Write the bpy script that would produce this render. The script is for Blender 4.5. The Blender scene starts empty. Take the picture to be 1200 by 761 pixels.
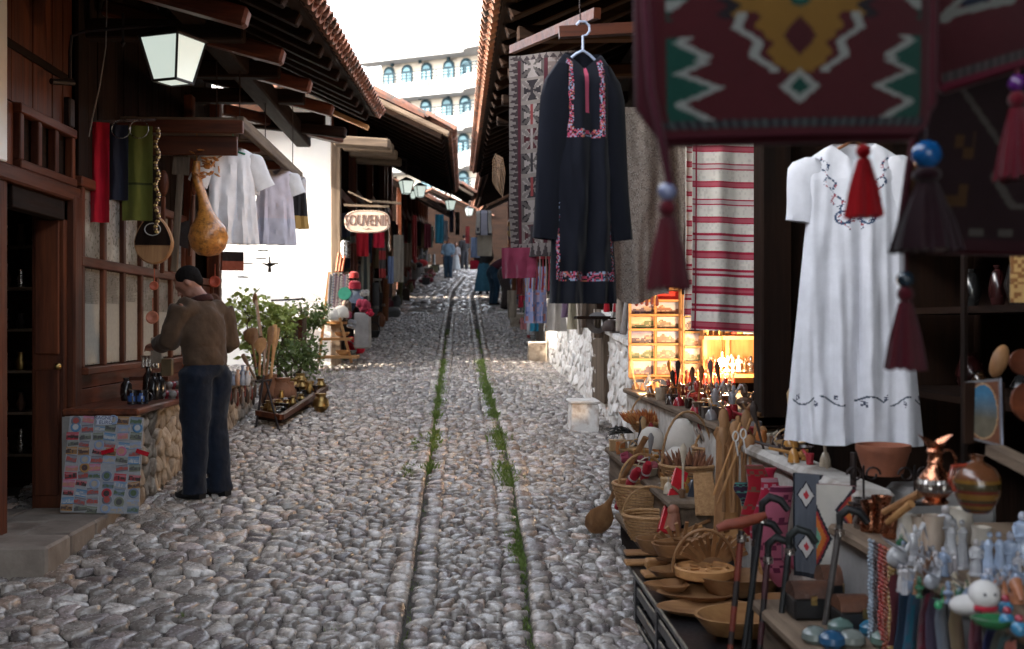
import bpy, bmesh, math, random
import numpy as np
from mathutils import Vector, Matrix, noise
from mathutils.geometry import delaunay_2d_cdt
R = math.radians
rnd = random.Random(7)
sc = bpy.context.scene
# ---------------------------------------------------------------- camera
FPX = 1333.0; CAMZ = 1.9; SLOPE = 0.0825
PSI = math.atan(59 / FPX)
cam = bpy.data.cameras.new('camera'); camo = bpy.data.objects.new('camera', cam)
sc.collection.objects.link(camo); sc.camera = camo
cam.sensor_width = 36; cam.lens = 36 * FPX / 1200
camo.location = (0, 0, CAMZ); camo.rotation_euler = (R(90), 0, -PSI)
cam.clip_start = 0.05; cam.clip_end = 3000
cam.dof.use_dof = True; cam.dof.focus_distance = 7.5; cam.dof.aperture_fstop = 3.0
# ---------------------------------------------------------------- sky, sun, exposure
SUN_EL = 19.0; SUN_AZ = -101.0          # degrees; azimuth from +Y (street direction), negative = left
w = bpy.data.worlds.new('World'); sc.world = w; w.use_nodes = True
nt = w.node_tree; bg = nt.nodes['Background']
sky = nt.nodes.new('ShaderNodeTexSky'); sky.sky_type = 'NISHITA'; sky.sun_disc = False
sky.sun_elevation = R(SUN_EL); sky.sun_rotation = R(SUN_AZ); sky.air_density = 1.0; sky.dust_density = 2.5; sky.ozone_density = 1.0; sky.altitude = 600
hs0 = nt.nodes.new('ShaderNodeHueSaturation'); hs0.inputs['Saturation'].default_value = .33; nt.links.new(sky.outputs[0], hs0.inputs['Color']); nt.links.new(hs0.outputs[0], bg.inputs[0]); bg.inputs[1].default_value = 0.15
sl = bpy.data.lights.new('sun', 'SUN'); sl.energy = 1.7; sl.angle = R(0.5); sl.color = (1.0, 0.88, 0.72)
so = bpy.data.objects.new('sun', sl); sc.collection.objects.link(so)
sd = Vector((math.sin(R(SUN_AZ)) * math.cos(R(SUN_EL)), math.cos(R(SUN_AZ)) * math.cos(R(SUN_EL)), math.sin(R(SUN_EL))))
so.rotation_euler = sd.to_track_quat('Z', 'Y').to_euler(); so.location = sd * 50
sc.view_settings.view_transform = 'Standard'; sc.view_settings.look = 'None'
sc.view_settings.exposure = 3.75; sc.view_settings.gamma = 1.0
# ---------------------------------------------------------------- photograph pixel (1200x761) -> place
CP, SP = math.cos(PSI), math.sin(PSI)
def ray(u, v):
    rx = (u - 600) / FPX
    return (CP * rx + SP, -SP * rx + CP, -(v - 380) / FPX)
def W(u, v, Y):
    d = ray(u, v); t = Y / d[1]; return Vector((d[0] * t, Y, CAMZ + d[2] * t))
def WX(u, v, x):
    d = ray(u, v); t = x / d[0]; return Vector((x, d[1] * t, CAMZ + d[2] * t))
def WZ(u, v, z):
    d = ray(u, v); t = (z - CAMZ) / d[2]; return Vector((d[0] * t, d[1] * t, z))
def G(u, v):
    d = ray(u, v); t = CAMZ / (SLOPE * d[1] - d[2]); return Vector((d[0] * t, d[1] * t, CAMZ + d[2] * t))
def gz(y): return SLOPE * y
# ---------------------------------------------------------------- mesh builder
def lerp(a, b, t): return a + (b - a) * t
def mixc(a, b, t): return tuple(lerp(a[i], b[i], t) for i in range(3))
class MB:
    def __init__(s): s.v = []; s.f = []; s.c = []; s.col = (1, 1, 1); s.used = False
    def face(s, idx): s.f.append(tuple(idx)); s.c.append(s.col)
    def color(s, c): s.col = c; s.used = True; return s
    def box(s, c, d, rot=None, taper=1.0):
        b = len(s.v); c = Vector(c)
        for z in (-.5, .5):
            k = taper if z > 0 else 1.0
            for x, y in ((-.5, -.5), (.5, -.5), (.5, .5), (-.5, .5)):
                p = Vector((x * d[0] * k, y * d[1] * k, z * d[2]))
                if rot: p = rot @ p
                s.v.append(c + p)
        for q in ((0, 3, 2, 1), (4, 5, 6, 7), (0, 1, 5, 4), (1, 2, 6, 5), (2, 3, 7, 6), (3, 0, 4, 7)): s.face([b + i for i in q])
        return s
    def bar(s, p0, p1, wd, ht, up=(0, 0, 1)):
        p0 = Vector(p0); p1 = Vector(p1); d = (p1 - p0); L = d.length
        if L < 1e-6: return s
        z = d / L; x = Vector(up).cross(z)
        if x.length < 1e-4: x = Vector((1, 0, 0)).cross(z)
        x.normalize(); y = z.cross(x); m = Matrix((x, y, z)).transposed()
        return s.box((p0 + p1) / 2, (wd, ht, L), m)
    def tube(s, pts, rad, n=8, cap=True, flat=1.0, up=None):
        pts = [Vector(p) for p in pts]
        if not isinstance(rad, (list, tuple)): rad = [rad] * len(pts)
        b = len(s.v); prev = None
        for i, p in enumerate(pts):
            t = (pts[min(i + 1, len(pts) - 1)] - pts[max(i - 1, 0)]).normalized()
            if prev is None:
                a = Vector(up) if up else (Vector((0, 0, 1)) if abs(t.z) < .9 else Vector((1, 0, 0)))
                x = a.cross(t).normalized()
            else:
                x = (prev - t * prev.dot(t)).normalized()
            prev = x; y = t.cross(x)
            for k in range(n):
                a = 2 * math.pi * k / n
                s.v.append(p + x * math.cos(a) * rad[i] + y * math.sin(a) * rad[i] * flat)
        for i in range(len(pts) - 1):
            for k in range(n):
                s.face((b + i * n + k, b + i * n + (k + 1) % n, b + (i + 1) * n + (k + 1) % n, b + (i + 1) * n + k))
        if cap:
            s.face([b + k for k in range(n)][::-1]); e = b + (len(pts) - 1) * n; s.face([e + k for k in range(n)])
        return s
    def lathe(s, prof, c=(0, 0, 0), n=14, rot=None, sy=1.0, rim=0.0, lobes=0):
        b = len(s.v); c = Vector(c)
        for r, z in prof:
            for k in range(n):
                a = 2 * math.pi * k / n; rr = r * (1 + (rim * math.cos(a * lobes) if lobes else 0))
                p = Vector((math.cos(a) * rr, math.sin(a) * rr * sy, z))
                if rot: p = rot @ p
                s.v.append(c + p)
        for i in range(len(prof) - 1):
            for k in range(n):
                s.face((b + i * n + k, b + i * n + (k + 1) % n, b + (i + 1) * n + (k + 1) % n, b + (i + 1) * n + k))
        if prof[0][0] > 1e-5: s.face([b + k for k in range(n)][::-1])
        if prof[-1][0] > 1e-5: e = b + (len(prof) - 1) * n; s.face([e + k for k in range(n)])
        return s
    def ball(s, c, r, n=10, m=6, rot=None):
        if not isinstance(r, (tuple, list)): r = (r, r, r)
        b = len(s.v); c = Vector(c)
        for i in range(m + 1):
            th = math.pi * i / m
            rr = max(math.sin(th), 1e-3)
            for k in range(n):
                a = 2 * math.pi * k / n
                p = Vector((math.cos(a) * rr * r[0], math.sin(a) * rr * r[1], -math.cos(th) * r[2]))
                if rot: p = rot @ p
                s.v.append(c + p)
        for i in range(m):
            for k in range(n):
                s.face((b + i * n + k, b + i * n + (k + 1) % n, b + (i + 1) * n + (k + 1) % n, b + (i + 1) * n + k))
        return s
    def grid(s, fn, nu, nv, colfn=None):
        b = len(s.v)
        for j in range(nv + 1):
            for i in range(nu + 1): s.v.append(Vector(fn(i / nu, j / nv)))
        for j in range(nv):
            for i in range(nu):
                if colfn: s.color(colfn((i + .5) / nu, (j + .5) / nv))
                a = b + j * (nu + 1) + i; s.face((a, a + 1, a + nu + 2, a + nu + 1))
        return s
    def rings(s, rings, colfn=None, close=True, cap=False):
        b = len(s.v); n = len(rings[0]); m = len(rings)
        for r in rings: s.v += [Vector(p) for p in r]
        for j in range(m - 1):
            for i in range(n if close else n - 1):
                if colfn: s.color(colfn(i / n, (j + .5) / (m - 1)))
                s.face((b + j * n + i, b + j * n + (i + 1) % n, b + (j + 1) * n + (i + 1) % n, b + (j + 1) * n + i))
        if cap: s.face([b + k for k in range(n)][::-1]); s.face([b + (m - 1) * n + k for k in range(n)])
        return s
    def prism(s, poly, fn0, fn1):
        b = len(s.v); n = len(poly)
        s.v += [Vector(fn0(*p)) for p in poly] + [Vector(fn1(*p)) for p in poly]
        s.face(list(range(b, b + n))[::-1]); s.face(list(range(b + n, b + 2 * n)))
        for i in range(n): s.face((b + i, b + (i + 1) % n, b + n + (i + 1) % n, b + n + i))
        return s
    def xf(s, m, start=0):
        for i in range(start, len(s.v)): s.v[i] = m @ Vector(s.v[i])
        return s
    def mesh(s, name, off=(0, 0, 0), smooth=False):
        me = bpy.data.meshes.new(name); o = Vector(off)
        me.from_pydata([tuple(Vector(p) - o) for p in s.v], [], s.f)
        if s.used:
            at = me.attributes.new('Col', 'FLOAT_COLOR', 'CORNER')
            arr = []
            for f, c in zip(s.f, s.c): arr += [c[0], c[1], c[2], 1.0] * len(f)
            at.data.foreach_set('color', arr)
        if smooth: me.polygons.foreach_set('use_smooth', [True] * len(me.polygons))
        bm = bmesh.new(); bm.from_mesh(me); bmesh.ops.recalc_face_normals(bm, faces=bm.faces); bm.to_mesh(me); bm.free()
        return me
def sharp(o, ang=40):
    try: o.data.set_sharp_from_angle(angle=R(ang))
    except Exception: pass
def tag(o, label=None, cat=None, group=None, kind=None):
    if label: o['label'] = label
    if cat: o['category'] = cat
    if group: o['group'] = group
    if kind: o['kind'] = kind
    return o
def link(o, parent=None):
    sc.collection.objects.link(o)
    if parent: o.parent = parent
    return o
class Thing:
    """an Empty at the base of a thing; parts are given in world coordinates (or local when loc is the origin)"""
    def __init__(s, name, loc, label, cat, group=None):
        s.o = link(bpy.data.objects.new(name, None)); s.loc = Vector(loc); s.o.location = s.loc; s.o.empty_display_size = .1
        tag(s.o, label, cat, group)
    def part(s, name, mb, mat, parent=None, smooth=False, label=None, kind=None, bevel=0):
        me = mb.mesh(name, s.loc, smooth); me.materials.append(mat)
        o = link(bpy.data.objects.new(name, me), parent or s.o); tag(o, label, None, None, kind)
        if smooth: sharp(o)
        if bevel: m = o.modifiers.new('b', 'BEVEL'); m.width = bevel; m.segments = 1; m.limit_method = 'ANGLE'
        return o
    def shared(s, name, me, loc, rot=None, scale=None, parent=None, label=None):
        o = link(bpy.data.objects.new(name, me), parent or s.o); o.location = Vector(loc) - s.loc
        if rot is not None: o.rotation_euler = rot
        if scale is not None: o.scale = scale if not isinstance(scale, (int, float)) else (scale,) * 3
        tag(o, label); return o
def single(name, mb, mat, label, cat, group=None, kind=None, smooth=False, loc=None, bevel=0):
    if loc is None:
        xs = [p[0] for p in mb.v]; ys = [p[1] for p in mb.v]; zs = [p[2] for p in mb.v]
        loc = ((min(xs) + max(xs)) / 2, (min(ys) + max(ys)) / 2, min(zs))
    me = mb.mesh(name, loc, smooth); me.materials.append(mat)
    o = link(bpy.data.objects.new(name, me)); o.location = loc; tag(o, label, cat, group, kind)
    if smooth: sharp(o)
    if bevel: m = o.modifiers.new('b', 'BEVEL'); m.width = bevel; m.segments = 1; m.limit_method = 'ANGLE'
    return o
def struct(name, mb, mat, smooth=False, kind='structure', parent=None):
    me = mb.mesh(name, (0, 0, 0), smooth); me.materials.append(mat)
    o = link(bpy.data.objects.new(name, me), parent); o['kind'] = kind; return o
def copy_tree(o, parent=None):
    c = o.copy(); link(c, parent)
    for ch in list(o.children): copy_tree(ch, c)
    return c
def dup(root, loc, rotz=None, label=None, scale=None):
    c = copy_tree(root); c.location = loc
    if rotz is not None: c.rotation_euler = (0, 0, rotz)
    if scale: c.scale = (scale,) * 3 if isinstance(scale, (int, float)) else scale
    if label: c['label'] = label
    return c
# ---------------------------------------------------------------- materials
def _m(name):
    m = bpy.data.materials.new(name); m.use_nodes = True; n = m.node_tree
    return m, n, n.nodes['Principled BSDF'], n.nodes, n.links
def node(n, t, **k):
    x = n.nodes.new(t)
    for a, b in k.items(): setattr(x, a, b)
    return x
def mat(name, c1, c2=None, scale=6, rough=.7, bump=.15, bscale=None, metal=0, rand=.25, stretch=(1, 1, 1), attr=False,
        spec=.5, sheen=0, dirt=None, dirtscale=3, coat=0, thresh=None, trans=0, bdist=.01):
    m, n, P, N, L = _m(name)
    tc = node(n, 'ShaderNodeTexCoord'); mp = node(n, 'ShaderNodeMapping'); mp.inputs['Scale'].default_value = stretch
    oi = node(n, 'ShaderNodeObjectInfo'); ml = node(n, 'ShaderNodeVectorMath', operation='SCALE'); cmb = node(n, 'ShaderNodeCombineXYZ')
    for i in range(3): L.new(oi.outputs['Random'], cmb.inputs[i])
    ml.inputs['Scale'].default_value = 17.0; L.new(cmb.outputs[0], ml.inputs[0])
    ad = node(n, 'ShaderNodeVectorMath', operation='ADD'); L.new(tc.outputs['Object'], ad.inputs[0]); L.new(ml.outputs[0], ad.inputs[1])
    L.new(ad.outputs[0], mp.inputs[0])
    nz = node(n, 'ShaderNodeTexNoise'); nz.inputs['Scale'].default_value = scale; nz.inputs['Detail'].default_value = 6; nz.inputs['Roughness'].default_value = .65
    L.new(mp.outputs[0], nz.inputs['Vector'])
    cr = node(n, 'ShaderNodeValToRGB'); cr.color_ramp.elements[0].position = .3; cr.color_ramp.elements[1].position = .7
    if thresh: cr.color_ramp.elements[0].position, cr.color_ramp.elements[1].position = thresh
    L.new(nz.outputs['Fac'], cr.inputs[0])
    if attr:
        at = node(n, 'ShaderNodeAttribute', attribute_name='Col')
        cr.color_ramp.elements[0].color = (c1[0], c1[1], c1[2], 1); k = c2 or (1, 1, 1); cr.color_ramp.elements[1].color = (k[0], k[1], k[2], 1)
        mx = node(n, 'ShaderNodeMix', data_type='RGBA', blend_type='MULTIPLY'); mx.inputs[0].default_value = 1
        L.new(at.outputs['Color'], mx.inputs[6]); L.new(cr.outputs[0], mx.inputs[7]); out = mx.outputs[2]
    else:
        k = c2 or tuple(x * .6 for x in c1)
        cr.color_ramp.elements[0].color = (c1[0], c1[1], c1[2], 1); cr.color_ramp.elements[1].color = (k[0], k[1], k[2], 1); out = cr.outputs[0]
    if dirt:
        d = node(n, 'ShaderNodeTexNoise'); d.inputs['Scale'].default_value = dirtscale; d.inputs['Detail'].default_value = 5; L.new(ad.outputs[0], d.inputs['Vector'])
        dr = node(n, 'ShaderNodeValToRGB'); dr.color_ramp.elements[0].position = .48; dr.color_ramp.elements[1].position = .68; L.new(d.outputs['Fac'], dr.inputs[0])
        mx = node(n, 'ShaderNodeMix', data_type='RGBA'); L.new(dr.outputs[0], mx.inputs[0]); L.new(out, mx.inputs[6]); mx.inputs[7].default_value = (dirt[0], dirt[1], dirt[2], 1); out = mx.outputs[2]
    if rand:
        hs = node(n, 'ShaderNodeHueSaturation'); mr = node(n, 'ShaderNodeMapRange'); mr.inputs[3].default_value = 1 - rand; mr.inputs[4].default_value = 1 + rand
        L.new(oi.outputs['Random'], mr.inputs[0]); L.new(mr.outputs[0], hs.inputs['Value']); L.new(out, hs.inputs['Color']); out = hs.outputs[0]
    L.new(out, P.inputs['Base Color'])
    P.inputs['Roughness'].default_value = rough; P.inputs['Metallic'].default_value = metal; P.inputs['Specular IOR Level'].default_value = spec
    if coat: P.inputs['Coat Weight'].default_value = coat; P.inputs['Coat Roughness'].default_value = .15
    if sheen: P.inputs['Sheen Weight'].default_value = sheen
    if trans: P.inputs['Transmission Weight'].default_value = trans
    if bump:
        b2 = node(n, 'ShaderNodeTexNoise'); b2.inputs['Scale'].default_value = bscale or scale * 4; b2.inputs['Detail'].default_value = 5; L.new(mp.outputs[0], b2.inputs['Vector'])
        bp = node(n, 'ShaderNodeBump'); bp.inputs['Strength'].default_value = bump; bp.inputs['Distance'].default_value = bdist; L.new(b2.outputs['Fac'], bp.inputs['Height']); L.new(bp.outputs[0], P.inputs['Normal'])
        rr = node(n, 'ShaderNodeMapRange'); rr.inputs[3].default_value = max(rough - .15, .02); rr.inputs[4].default_value = min(rough + .15, 1); L.new(b2.outputs['Fac'], rr.inputs[0]); L.new(rr.outputs[0], P.inputs['Roughness'])
    return m
def emit(name, col, strength):
    m, n, P, N, L = _m(name); P.inputs['Base Color'].default_value = (.8, .8, .75, 1)
    P.inputs['Emission Color'].default_value = (*col, 1); P.inputs['Emission Strength'].default_value = strength; return m
M = {}
def wood(k, c1, c2, axis, rough=.6, rand=.25, bump=.4, scale=14, spec=.25):
    st = {'x': (.08, 1, 1), 'y': (1, .08, 1), 'z': (1, 1, .08)}[axis]
    M[k + '_' + axis] = mat(k + '_' + axis, c1, c2, scale, rough, bump, scale * 3, rand=rand, stretch=st, thresh=(.35, .65), bdist=.004, spec=spec)
for ax in 'xyz':
    wood('dark', (.020, .009, .005), (.007, .004, .003), ax, rough=.8, spec=.12)            # very dark roof timber
    wood('brown', (.125, .034, .013), (.045, .012, .006), ax, rough=.5)   # reddish varnished joinery
    wood('weather', (.20, .145, .10), (.085, .058, .04), ax, rough=.85)  # grey weathered board
    wood('pine', (.50, .27, .11), (.32, .15, .055), ax, rough=.6, bump=.2)
    wood('olive', (.36, .19, .085), (.19, .09, .038), ax, rough=.5, bump=.2)
M['tile'] = mat('clay_tile', (.30, .125, .07), (.17, .075, .05), 9, .85, .5, 40, rand=.35, dirt=(.09, .075, .06), dirtscale=7)
M['stone'] = mat('cobble', (.66, .63, .61), (1.15, 1.12, 1.10), 26, .25, .7, 60, rand=0, attr=True, bdist=.007, dirt=(.20, .175, .155), dirtscale=24, spec=1.0)
M['wallstone'] = mat('rubble_stone', (.5, .43, .35), (.27, .215, .165), 10, .85, .9, 30, rand=.25, dirt=(.20, .15, .11), dirtscale=9, bdist=.012)
M['slab'] = mat('porch_slab', (.30, .26, .22), (.19, .155, .13), 5, .7, .5, 30, rand=.15, dirt=(.15, .12, .10), dirtscale=4)
M['white_stone'] = mat('whitewashed_stone', (.86, .84, .81), (.74, .71, .67), 9, .85, .7, 26, rand=.04, dirt=(.52, .44, .38), dirtscale=14, bdist=.012)
M['mortar'] = mat('mortar', (.38, .32, .27), (.22, .18, .15), 12, .95, .6, 40, rand=.1)
M['plaster'] = mat('plaster', (.90, .89, .87), (.85, .84, .82), 3, .9, .2, 30, rand=0)
M['greyplaster'] = mat('greyplaster', (.28, .27, .26), (.18, .17, .165), 5, .9, .3, 30, rand=0)
M['dirt'] = mat('bed', (.07, .06, .05), (.035, .03, .025), 9, .95, .8, 40, rand=0)
M['cloth'] = mat('cloth', (.86, .86, .86), (1.06, 1.06, 1.06), 9, .95, .25, 220, rand=0, attr=True, spec=.15, sheen=.15, bdist=.002)
M['print'] = mat('print', (.85, .85, .85), (1.1, 1.1, 1.1), 30, .45, 0, rand=0, attr=True)
M['glaze'] = mat('glaze', (.75, .75, .75), (1.1, 1.1, 1.1), 25, .22, .05, 60, rand=0, attr=True, coat=.3)
M['paintmat'] = mat('painted', (.8, .8, .8), (1.1, 1.1, 1.1), 22, .6, .3, 60, rand=0, attr=True)
M['wicker'] = mat('wicker', (.46, .27, .12), (.26, .13, .05), 60, .65, .8, 130, rand=.15, bdist=.006)
M['iron'] = mat('iron', (.02, .02, .022), (.05, .03, .025), 20, .55, .3, 80, metal=.7, rand=.1)
M['blackpaint'] = mat('blackpaint', (.006, .006, .007), (.015, .014, .014), 10, .4, .15, 60, rand=.1)
M['silver'] = mat('silver', (.6, .58, .55), (.25, .22, .2), 20, .28, .3, 70, metal=1, rand=.15)
M['copper'] = mat('copper', (.62, .27, .15), (.26, .10, .06), 18, .26, .3, 70, metal=1, rand=.15)
M['brass'] = mat('brass', (.55, .38, .14), (.25, .15, .06), 18, .35, .3, 70, metal=1, rand=.15)
M['leather'] = mat('leather', (.12, .045, .02), (.05, .02, .012), 14, .5, .4, 80, rand=.25)
M['hair'] = mat('hair', (.006, .005, .005), (.014, .011, .010), 50, .9, .6, 120, rand=0, spec=.1)
M['skin'] = mat('skin', (.36, .17, .115), (.27, .12, .08), 10, .55, .1, 90, rand=0)
M['rubber'] = mat('plastic', (.007, .0075, .009), (.012, .012, .014), 8, .35, .1, 60, rand=.1)
M['leaf'] = mat('leaf', (.19, .27, .05), (.40, .45, .11), 3, .5, .1, 40, rand=.1, trans=0)
M['darkleaf'] = mat('darkleaf', (.07, .12, .03), (.16, .22, .06), 5, .5, .1, 40, rand=.1)
M['grass'] = mat('grass', (.075, .14, .02), (.17, .23, .05), 3, .7, 0, rand=0)
M['bark'] = mat('bark', (.16, .11, .075), (.08, .055, .04), 20, .9, .6, 60, rand=.1)
M['paper'] = mat('paper_glass', (.30, .28, .23), (.15, .14, .12), 5, .3, .1, 30, rand=.2, dirt=(.42, .40, .35), dirtscale=6, coat=.4)
M['hotel'] = mat('hotel_wall', (.25, .23, .20), (.23, .21, .185), .3, .9, .1, 3, rand=0)
M['hotelwhite'] = mat('hotel_white', (.245, .245, .25), (.225, .225, .23), .5, .9, .1, 3, rand=0)
M['hotelglass'] = mat('hotel_glass', (.03, .09, .12), (.10, .18, .22), .6, .5, 0, rand=.3, spec=.2)
M['hotelframe'] = mat('hotel_frame', (.012, .03, .042), None, 5, .7, 0, rand=0, spec=.1)
M['lampglass'] = emit('lamp_glass', (.86, 1.0, .90), .048)
M['lamphot'] = emit('lamp_bulb', (1.0, .98, .85), .3)
# ================================================================ GROUND
def vnoise(x, y, s=1.0, o=0.0): return noise.noise(Vector((x * s + o, y * s - o, o)))
def hill(x, y):
    z = SLOPE * min(y, 55) + .10 * max(0, min(y, 140) - 55)
    if x < -6: z -= min((-6 - x) * .35, 14)        # the ground falls away to the valley left of the bazaar
    return z
gm = MB()
xs = [-900, -400, -180, -90, -50, -25, -14, -9, -6, -4, 0, 4, 8, 20, 60, 180, 400, 900]
ys = [-60, -20, -4, 0, 4, 10, 20, 30, 40, 55, 70, 90, 110, 140, 200, 350, 700, 1500]
gm.grid(lambda a, b: (xs[round(a * (len(xs) - 1))], ys[round(b * (len(ys) - 1))], hill(xs[round(a * (len(xs) - 1))], ys[round(b * (len(ys) - 1))]) - .024), len(xs) - 1, len(ys) - 1)
ground = struct('ground', gm, M['dirt'], True)
def poly_xy(pts): return [G(u, v) for u, v in pts]
LG = poly_xy([(474, 745), (489, 666), (495, 613), (502, 558), (508, 525), (511.5, 483), (519, 429), (525, 381), (531.5, 341), (547, 322)])
RG = poly_xy([(617, 732), (613, 660), (604, 613), (598, 562), (585, 504), (568, 441), (558, 377), (553.6, 347)])
RG.append(Vector((LG[-1].x + .75, LG[-1].y + .5, 0)))
def interp(P, y):
    if y <= P[0].y: return P[0].x
    for a, b in zip(P, P[1:]):
        if y <= b.y: return lerp(a.x, b.x, (y - a.y) / (b.y - a.y))
    return P[-1].x + (y - P[-1].y) * .25
def xl(y): return interp(LG, y)
def xr(y): return interp(RG, y)
def voronoi(pts):
    """cells of the points as counter-clockwise polygons (None where open)"""
    vs, es, fs, ov, oe, of = delaunay_2d_cdt([Vector(p) for p in pts], [], [], 0, 1e-6)
    tri = [[] for _ in vs]; cc = []
    for fi, f in enumerate(fs):
        a, b, c = (vs[i] for i in f)
        d = 2 * (a.x * (b.y - c.y) + b.x * (c.y - a.y) + c.x * (a.y - b.y))
        if abs(d) < 1e-12: cc.append(None); continue
        a2, b2, c2 = a.length_squared, b.length_squared, c.length_squared
        cc.append(((a2 * (b.y - c.y) + b2 * (c.y - a.y) + c2 * (a.y - b.y)) / d, (a2 * (c.x - b.x) + b2 * (a.x - c.x) + c2 * (b.x - a.x)) / d))
        for i in f: tri[i].append(fi)
    out = []
    for i, v in enumerate(vs):
        if len(tri[i]) < 3: out.append(None); continue
        ps = [cc[t] for t in tri[i] if cc[t]]
        cx = sum(p[0] for p in ps) / len(ps); cy = sum(p[1] for p in ps) / len(ps)
        ps.sort(key=lambda p: math.atan2(p[1] - v.y, p[0] - v.x))
        if max((p[0] - v.x) ** 2 + (p[1] - v.y) ** 2 for p in ps) > .6: out.append(None); continue
        out.append(((v.x, v.y), ps))
    return out
def darts(x0, x1, y0, y1, rfun, n, seed, extra=(), keep=None, ay=1.0):
    rg = random.Random(seed); cs = .12; cell = {}; pts = []
    def add(x, y, r): pts.append((x, y)); cell.setdefault((int(x // cs), int(y // cs)), []).append((x, y, r))
    for x, y, r in extra: add(x, y, r)
    for _ in range(n):
        x = rg.uniform(x0, x1); y = rg.uniform(y0, y1)
        if keep and not keep(x, y): continue
        r = rfun(x, y, rg); k = (int(x // cs), int(y // cs)); ok = True
        for i in range(-3, 4):
            for j in range(-3, 4):
                for (a, b, q) in cell.get((k[0] + i, k[1] + j), ()):
                    if (a - x) ** 2 + ((b - y) * ay) ** 2 < ((r + q) * .5) ** 2: ok = False; break
                if not ok: break
            if not ok: break
        if ok: add(x, y, r)
    return pts
def round_poly(ps, gap, it=1):
    # inset towards the centre by roughly gap, then cut the corners (Chaikin)
    cx = sum(p[0] for p in ps) / len(ps); cy = sum(p[1] for p in ps) / len(ps)
    q = []
    for p in ps:
        d = math.hypot(p[0] - cx, p[1] - cy); k = max(0.2, 1 - gap / max(d, 1e-4)); q.append((cx + (p[0] - cx) * k, cy + (p[1] - cy) * k))
    # drop nearly equal vertices
    r = [q[i] for i in range(len(q)) if math.hypot(q[i][0] - q[i - 1][0], q[i][1] - q[i - 1][1]) > .006]
    if len(r) < 3: return None
    for _ in range(it):
        s = []
        for i in range(len(r)):
            a = r[i]; b = r[(i + 1) % len(r)]; s.append((lerp(a[0], b[0], .22), lerp(a[1], b[1], .22))); s.append((lerp(a[0], b[0], .78), lerp(a[1], b[1], .78)))
        r = s
    return r
def stone(mb, poly, h, mapper, low=-.03, rg=rnd, detail=3, flat=.62):
    cx = sum(p[0] for p in poly) / len(poly); cy = sum(p[1] for p in poly) / len(poly)
    tx, ty = rg.uniform(-.2, .2), rg.uniform(-.3, .2); sz = max(math.hypot(p[0] - cx, p[1] - cy) for p in poly)
    lv = [(1.0, low), (.97, h * .36), (.86, h * .76), (flat * .80, h * .98)] if detail >= 3 else [(1.0, low), (.86, h * .75), (.5, h)]
    rings = []
    s1, s2 = rg.uniform(0, 50), rg.uniform(0, 50)
    for k, z in lv:
        ring = []
        for (x, y) in poly:
            dx, dy = (x - cx) * k, (y - cy) * k
            zz = z + (0 if z < 0 else (dx * tx + dy * ty) + .010 * vnoise(dx + s1, dy + s2, 14))
            ring.append(mapper(cx + dx, cy + dy, zz))
        rings.append(ring)
    n = len(poly); b = len(mb.v)
    for r in rings: mb.v += r
    for j in range(len(rings) - 1):
        for i in range(n): mb.face((b + j * n + i, b + j * n + (i + 1) % n, b + (j + 1) * n + (i + 1) % n, b + (j + 1) * n + i))
    mb.v.append(mapper(cx, cy, h * 1.02)); e = len(mb.v) - 1; o = b + (len(rings) - 1) * n
    for i in range(n): mb.face((o + i, o + (i + 1) % n, e))
def stone_tone(rg):
    t = rg.random(); v = rg.uniform(.20, .56)
    if t < .05: return (v * 1.3, v * 1.02, v * .84)
    if t < .20: return (v * 1.14, v * 1.0, v * .97)
    if t < .30: return (v * 1.5, v * 1.46, v * 1.4)
    if t < .42: return (v * .66, v * .6, v * .6)
    return (v * 1.10, v * 1.02, v * .94)
# ---- the cobbles
extra = []
for fx, side in ((xl, -1), (xl, 1), (xr, -1), (xr, 1)):
    y = 4.6
    outer = (fx is xl and side < 0) or (fx is xr and side > 0)
    while y < 46:
        off = (.085 if outer else .07); st = rnd.uniform(.10, .18) if outer else rnd.uniform(.07, .11)
        extra.append((fx(y) + side * off, y, .10 if outer else .09)); y += st
def near_groove(x, y): return abs(x - xl(y)) < .135 or abs(x - xr(y)) < .135
def rf(x, y, rg):
    if y > 26: return rg.uniform(.19, .25)
    if x < -1.1 and y < 8: return rg.uniform(.08, .165)
    if xl(y) < x < xr(y): return rg.uniform(.05, .09)
    return rg.uniform(.05, .108)
def keepc(x, y):
    if near_groove(x, y): return False
    if x < -3.3 and y < 12.2: return False
    if y > 18.5 and x < -2.6: return False
    if (y < 6 and x > 1.25) or (y < 9 and x > 1.5) or (y < 7.5 and x < -3.0) or y > 56: return False
    return True
pts = darts(-4.6, 2.1, 4.5, 26, rf, 140000, 3, extra, keepc, 1.3)
pts += [p for p in darts(-2.6, 2.1, 26.1, 62, rf, 9000, 4, (), keepc)]
cells = voronoi(pts)
rgc = random.Random(11)
def gmap(x, y, h): return Vector((x, y, gz(y) + h - .012))
near = []
for c in cells:
    if not c: continue
    (sx, sy), ps = c
    if sx < -3.2 and sy < 12: continue
    # keep the grooves open
    q = []
    for (x, y) in ps:
        for fx in (xl, xr):
            g = fx(y); wd = .015 if y < 20 else .03
            if abs(x - g) < wd and abs(sx - g) < .22: x = g + (wd if sx > g else -wd)
        q.append((x, y))
    d = sy
    poly = round_poly(q, .0048 if d < 14 else .007, 1 if d < 12 else (1 if d < 26 else 0))
    if poly is None or len(poly) < 3: continue
    edge = near_groove(sx, sy) and not (xl(sy) < sx < xr(sy))
    h = rgc.uniform(.013, .028) + (.016 if edge else 0)
    u = (sx, sy, poly, h, edge)
    near.append((sy, u))
near.sort(key=lambda a: a[0])
def vis(u):  # inside the frame's ground?
    x, y = u[0], u[1]; dx = x * CP - y * SP; dz = x * SP + y * CP; px = 600 + FPX * dx / dz
    return -20 < px < 800
cnt = 0; bulk = MB()
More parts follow.
